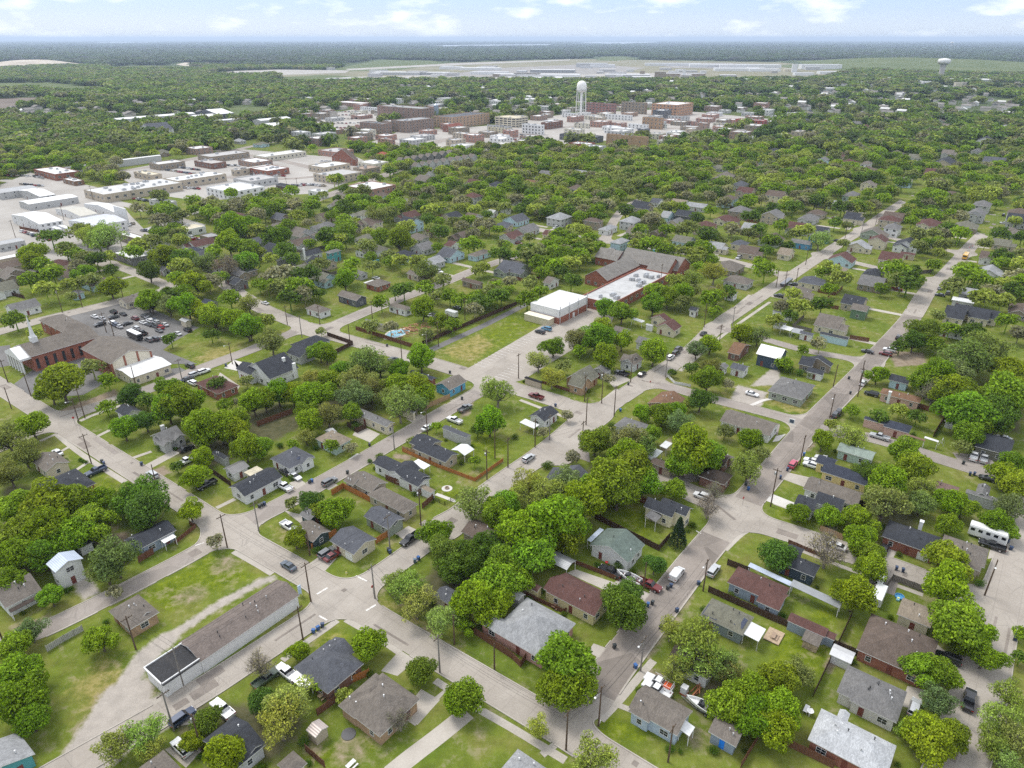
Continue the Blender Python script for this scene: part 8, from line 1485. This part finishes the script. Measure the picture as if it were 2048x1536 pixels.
def mass(name, label, pts, meshes, tints, seed):
    """one object: a cloud of points, each carrying a crown of its own size, turn and colour"""
    rs = np.random.RandomState(seed); n = len(pts); P = np.array([(x, y, 0) for x, y, r in pts], np.float32); me = bpy.data.meshes.new(name); me.vertices.add(n); me.vertices.foreach_set('co', P.ravel())
    sc = np.array([(r/5, r/5, min(r/5, 1.25+.012*r)) for _, _, r in pts], np.float32); a = me.attributes.new('size', 'FLOAT_VECTOR', 'POINT'); a.data.foreach_set('vector', sc.ravel())
    a = me.attributes.new('pick', 'INT', 'POINT'); a.data.foreach_set('value', rs.randint(0, len(meshes), n).astype(np.int32)); a = me.attributes.new('turn', 'FLOAT', 'POINT'); a.data.foreach_set('value', rs.uniform(0, 6.28, n).astype(np.float32))
    pr = np.array([t[3] for t in tints]); ti = rs.choice(len(tints), n, p=pr/pr.sum()); tc_ = np.array([t[:3] for t in tints])[ti]*(rs.uniform(.78, 1.25, n)[:, None]); tc_ = np.concatenate([tc_, np.ones((n, 1))], 1).astype(np.float32)
    a = me.attributes.new('tint', 'FLOAT_COLOR', 'POINT'); a.data.foreach_set('color', tc_.ravel()); me.update()
    o = link(name, me, kind='stuff'); o['label'] = label
    cl = bpy.data.collections.new(name+'_crowns')
    for k, m_ in enumerate(meshes): q = bpy.data.objects.new(f'{name}_crown_{k:02d}', m_); cl.objects.link(q)
    gt = bpy.data.node_groups.new(name, 'GeometryNodeTree'); gt.interface.new_socket('Geometry', in_out='INPUT', socket_type='NodeSocketGeometry'); gt.interface.new_socket('Geometry', in_out='OUTPUT', socket_type='NodeSocketGeometry')
    gi, go = gt.nodes.new('NodeGroupInput'), gt.nodes.new('NodeGroupOutput'); ci = gt.nodes.new('GeometryNodeCollectionInfo'); ci.inputs['Collection'].default_value = cl; ci.inputs['Separate Children'].default_value = True
    ip = gt.nodes.new('GeometryNodeInstanceOnPoints'); ip.inputs['Pick Instance'].default_value = True
    def na(nm, ty): q = gt.nodes.new('GeometryNodeInputNamedAttribute'); q.data_type = ty; q.inputs['Name'].default_value = nm; return q.outputs[0]
    cx_ = gt.nodes.new('ShaderNodeCombineXYZ'); gt.links.new(na('turn', 'FLOAT'), cx_.inputs[2])
    mp = gt.nodes.new('GeometryNodeMeshToPoints'); gt.links.new(gi.outputs[0], mp.inputs[0]); gt.links.new(mp.outputs[0], ip.inputs['Points']); gt.links.new(ci.outputs[0], ip.inputs['Instance'])
    gt.links.new(na('pick', 'INT'), ip.inputs['Instance Index']); gt.links.new(cx_.outputs[0], ip.inputs['Rotation']); gt.links.new(na('size', 'FLOAT_VECTOR'), ip.inputs['Scale']); gt.links.new(ip.outputs[0], go.inputs[0])
    md = o.modifiers.new('crowns', 'NODES'); md.node_group = gt; return o
MT = [lod_tree(100+k, 620, .62, 11, .8) for k in range(5)]
TINTS = [(.205, .305, .016, 5), (.115, .185, .022, 2.6), (.305, .355, .065, 2.4), (.230, .265, .080, 2.8), (.28, .27, .17, 1.8)]
mass('distant_trees', 'unbroken belt of green trees filling the blocks beyond the school', rest, MT, TINTS, 1)
# woods
FPB = [(min(a[0] for a in p), max(a[0] for a in p), min(a[1] for a in p), max(a[1] for a in p), p) for p in FARP]
AIR = [(540,151), (690,139), (900,126), (1150,118), (1560,125), (1720,140), (1640,160), (1300,164), (860,163), (640,161)]
def wood_ok(x, y, r):
    if any(x0 < x < x1 and y0 < y < y1 for x0, x1, y0, y1 in GAPS.get((int(x//200), int(y//200)), ())): return False
    if r > 20 and not (wood_ok(x+60, y, 1) and wood_ok(x-60, y, 1) and wood_ok(x, y-80, 1) and wood_ok(x, y+60, 1)): return False
    for x0, x1, y0, y1, p in FPB:
        if x0 <= x <= x1 and y0 <= y <= y1 and bool(inpoly(np.float64(x), np.float64(y), p)): return False
    px, py = PX(x, y)
    if 560 < px < 1640 and 120 < py < 161 and bool(inpoly(np.float64(px), np.float64(py), AIR)): return tnoise(x, y) > 2.0
    if py > 196 and blocked(x, y, 3): return False
    if py > 190 and random.Random(int(x*11+y*3)).random() < .8 and screens(x, y): return False
    if py > 130:
        for x0, x1, y0, y1, p in FOOTB:
            if x0-3 < x < x1+3 and y0-3 < y < y1+3 and float(sdpoly(np.float64(x), np.float64(y), p)) < (3 if p in FOOT else -1): return False
    return True
# the many roofs that show as pale flecks through the far canopy: one mass of small gabled blocks
GAPS = {}; rg = random.Random(77); gm = {c: MB() for c in ('white', 'pale', 'roof')}; ng = 0
while ng < 420:
    px, py = rg.uniform(0, 2048), 122+(236-122)*rg.random()**.75
    if px < 700 and py < 205 or 560 < px < 1640 and py < 166: ng += .2; continue
    x, y = G(px, py)
    if any(x0-8 < x < x1+8 and y0-8 < y < y1+8 for x0, x1, y0, y1, p in HOUSEB): ng += .2; continue
    if any(bool(inpoly(np.float64(x), np.float64(y), p)) for p in FARP): ng += .2; continue
    w, d, z = rg.uniform(4.5, 8), rg.uniform(4, 6.5), rg.uniform(3.6, 6.2); a = UA+rg.choice((0, pi/2)); ng += 1; c_ = rg.choice(('white', 'pale', 'pale')); gm[c_].obox((x, y), a, w, d, -.2, z)
    ca, sa = cos(a), sin(a); R_ = lambda u, v, h: (x+u*ca-v*sa, y+u*sa+v*ca, h); h = z+d*.45
    gm[rg.choice(('roof', 'roof', 'roof', 'white'))].add([R_(-w-.4, -d-.4, z), R_(w+.4, -d-.4, z), R_(w+.4, 0, h), R_(-w-.4, 0, h), R_(-w-.4, d+.4, z), R_(w+.4, d+.4, z)], [(0, 1, 2, 3), (3, 2, 5, 4), (0, 3, 4), (1, 5, 2)])
    l = hypot(x, y); dep = min(90, 12+l*.03); bx = (min(x, x-x/l*dep)-10, max(x, x-x/l*dep)+10, y-y/l*dep-6, y+12)
    for i in range(int(bx[0]//200), int(bx[1]//200)+1):
        for j in range(int(bx[2]//200), int(bx[3]//200)+1): GAPS.setdefault((i, j), []).append(bx)
om = MB(); k_ = 0
for c_, mb_ in gm.items():
    o_ = len(om.v); om.v += mb_.v; om.f += [tuple(i+o_ for i in f) for f in mb_.f]; om.m += [k_]*len(mb_.f); k_ += 1
for nm_, c0_, c1_ in (('far_white_wall', (.50, .50, .48), (.60, .60, .58)), ('far_pale_wall', (.36, .34, .30), (.50, .47, .42)), ('far_roof', (.12, .115, .11), (.26, .24, .22))): flatfield(nm_, c0_, c1_, .05)
fh = link('distant_houses', om.mesh('distant_houses', ['far_white_wall', 'far_pale_wall', 'far_roof']), kind='stuff'); fh['label'] = 'tiny pale roofs and walls scattered through the far canopy'
PTS.clear(); scatter(820, 1500, 12.5, 5.0, 7.2, .72, wood_ok); W1 = list(PTS)
PTS.clear(); scatter(1500, 3400, 26, 9.5, 12.5, .84, wood_ok); W2 = list(PTS)
PTS.clear(); scatter(3400, 9000, 75, 26, 36, .86, wood_ok); W3 = list(PTS)
PTS.clear(); scatter(9000, 26000, 260, 60, 85, .8, wood_ok); W4 = list(PTS)
MC = [clump(200+k, 260, 1.5, 7, 4.0) for k in range(5)]
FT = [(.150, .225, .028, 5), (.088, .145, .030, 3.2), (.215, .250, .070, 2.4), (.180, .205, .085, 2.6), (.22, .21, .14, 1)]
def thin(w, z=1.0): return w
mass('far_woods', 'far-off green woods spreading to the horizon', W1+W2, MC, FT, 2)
HT = [(a*.46, b*.52, c*.9, d) for a, b, c, d in FT]  # FT darkened and shifted to blue: distance haze put into the leaf colour
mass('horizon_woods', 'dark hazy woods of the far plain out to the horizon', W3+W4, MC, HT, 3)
print('trees', NTREE, 'individual', ind, 'mass', len(rest), 'woods', len(W1), len(W2), len(W3), len(W4))

# ------------------------------------------------------------------ haze
hz = MB(); hz.box(-34000, 34000, -900, 60000, -1.2, 175); m = bpy.data.materials.new('haze'); m.use_nodes = True; t = m.node_tree; t.nodes.clear()
o = t.nodes.new('ShaderNodeOutputMaterial'); pv = t.nodes.new('ShaderNodeVolumePrincipled'); pv.inputs['Color'].default_value = (.66, .80, 1.0, 1); pv.inputs['Density'].default_value = 6.5e-5; pv.inputs['Anisotropy'].default_value = 0.2
t.links.new(pv.outputs[0], o.inputs['Volume']); M['haze'] = m
ho = link('haze', hz.mesh('haze', 'haze'), kind='stuff'); ho['label'] = 'thin pale blue air haze over the far land'
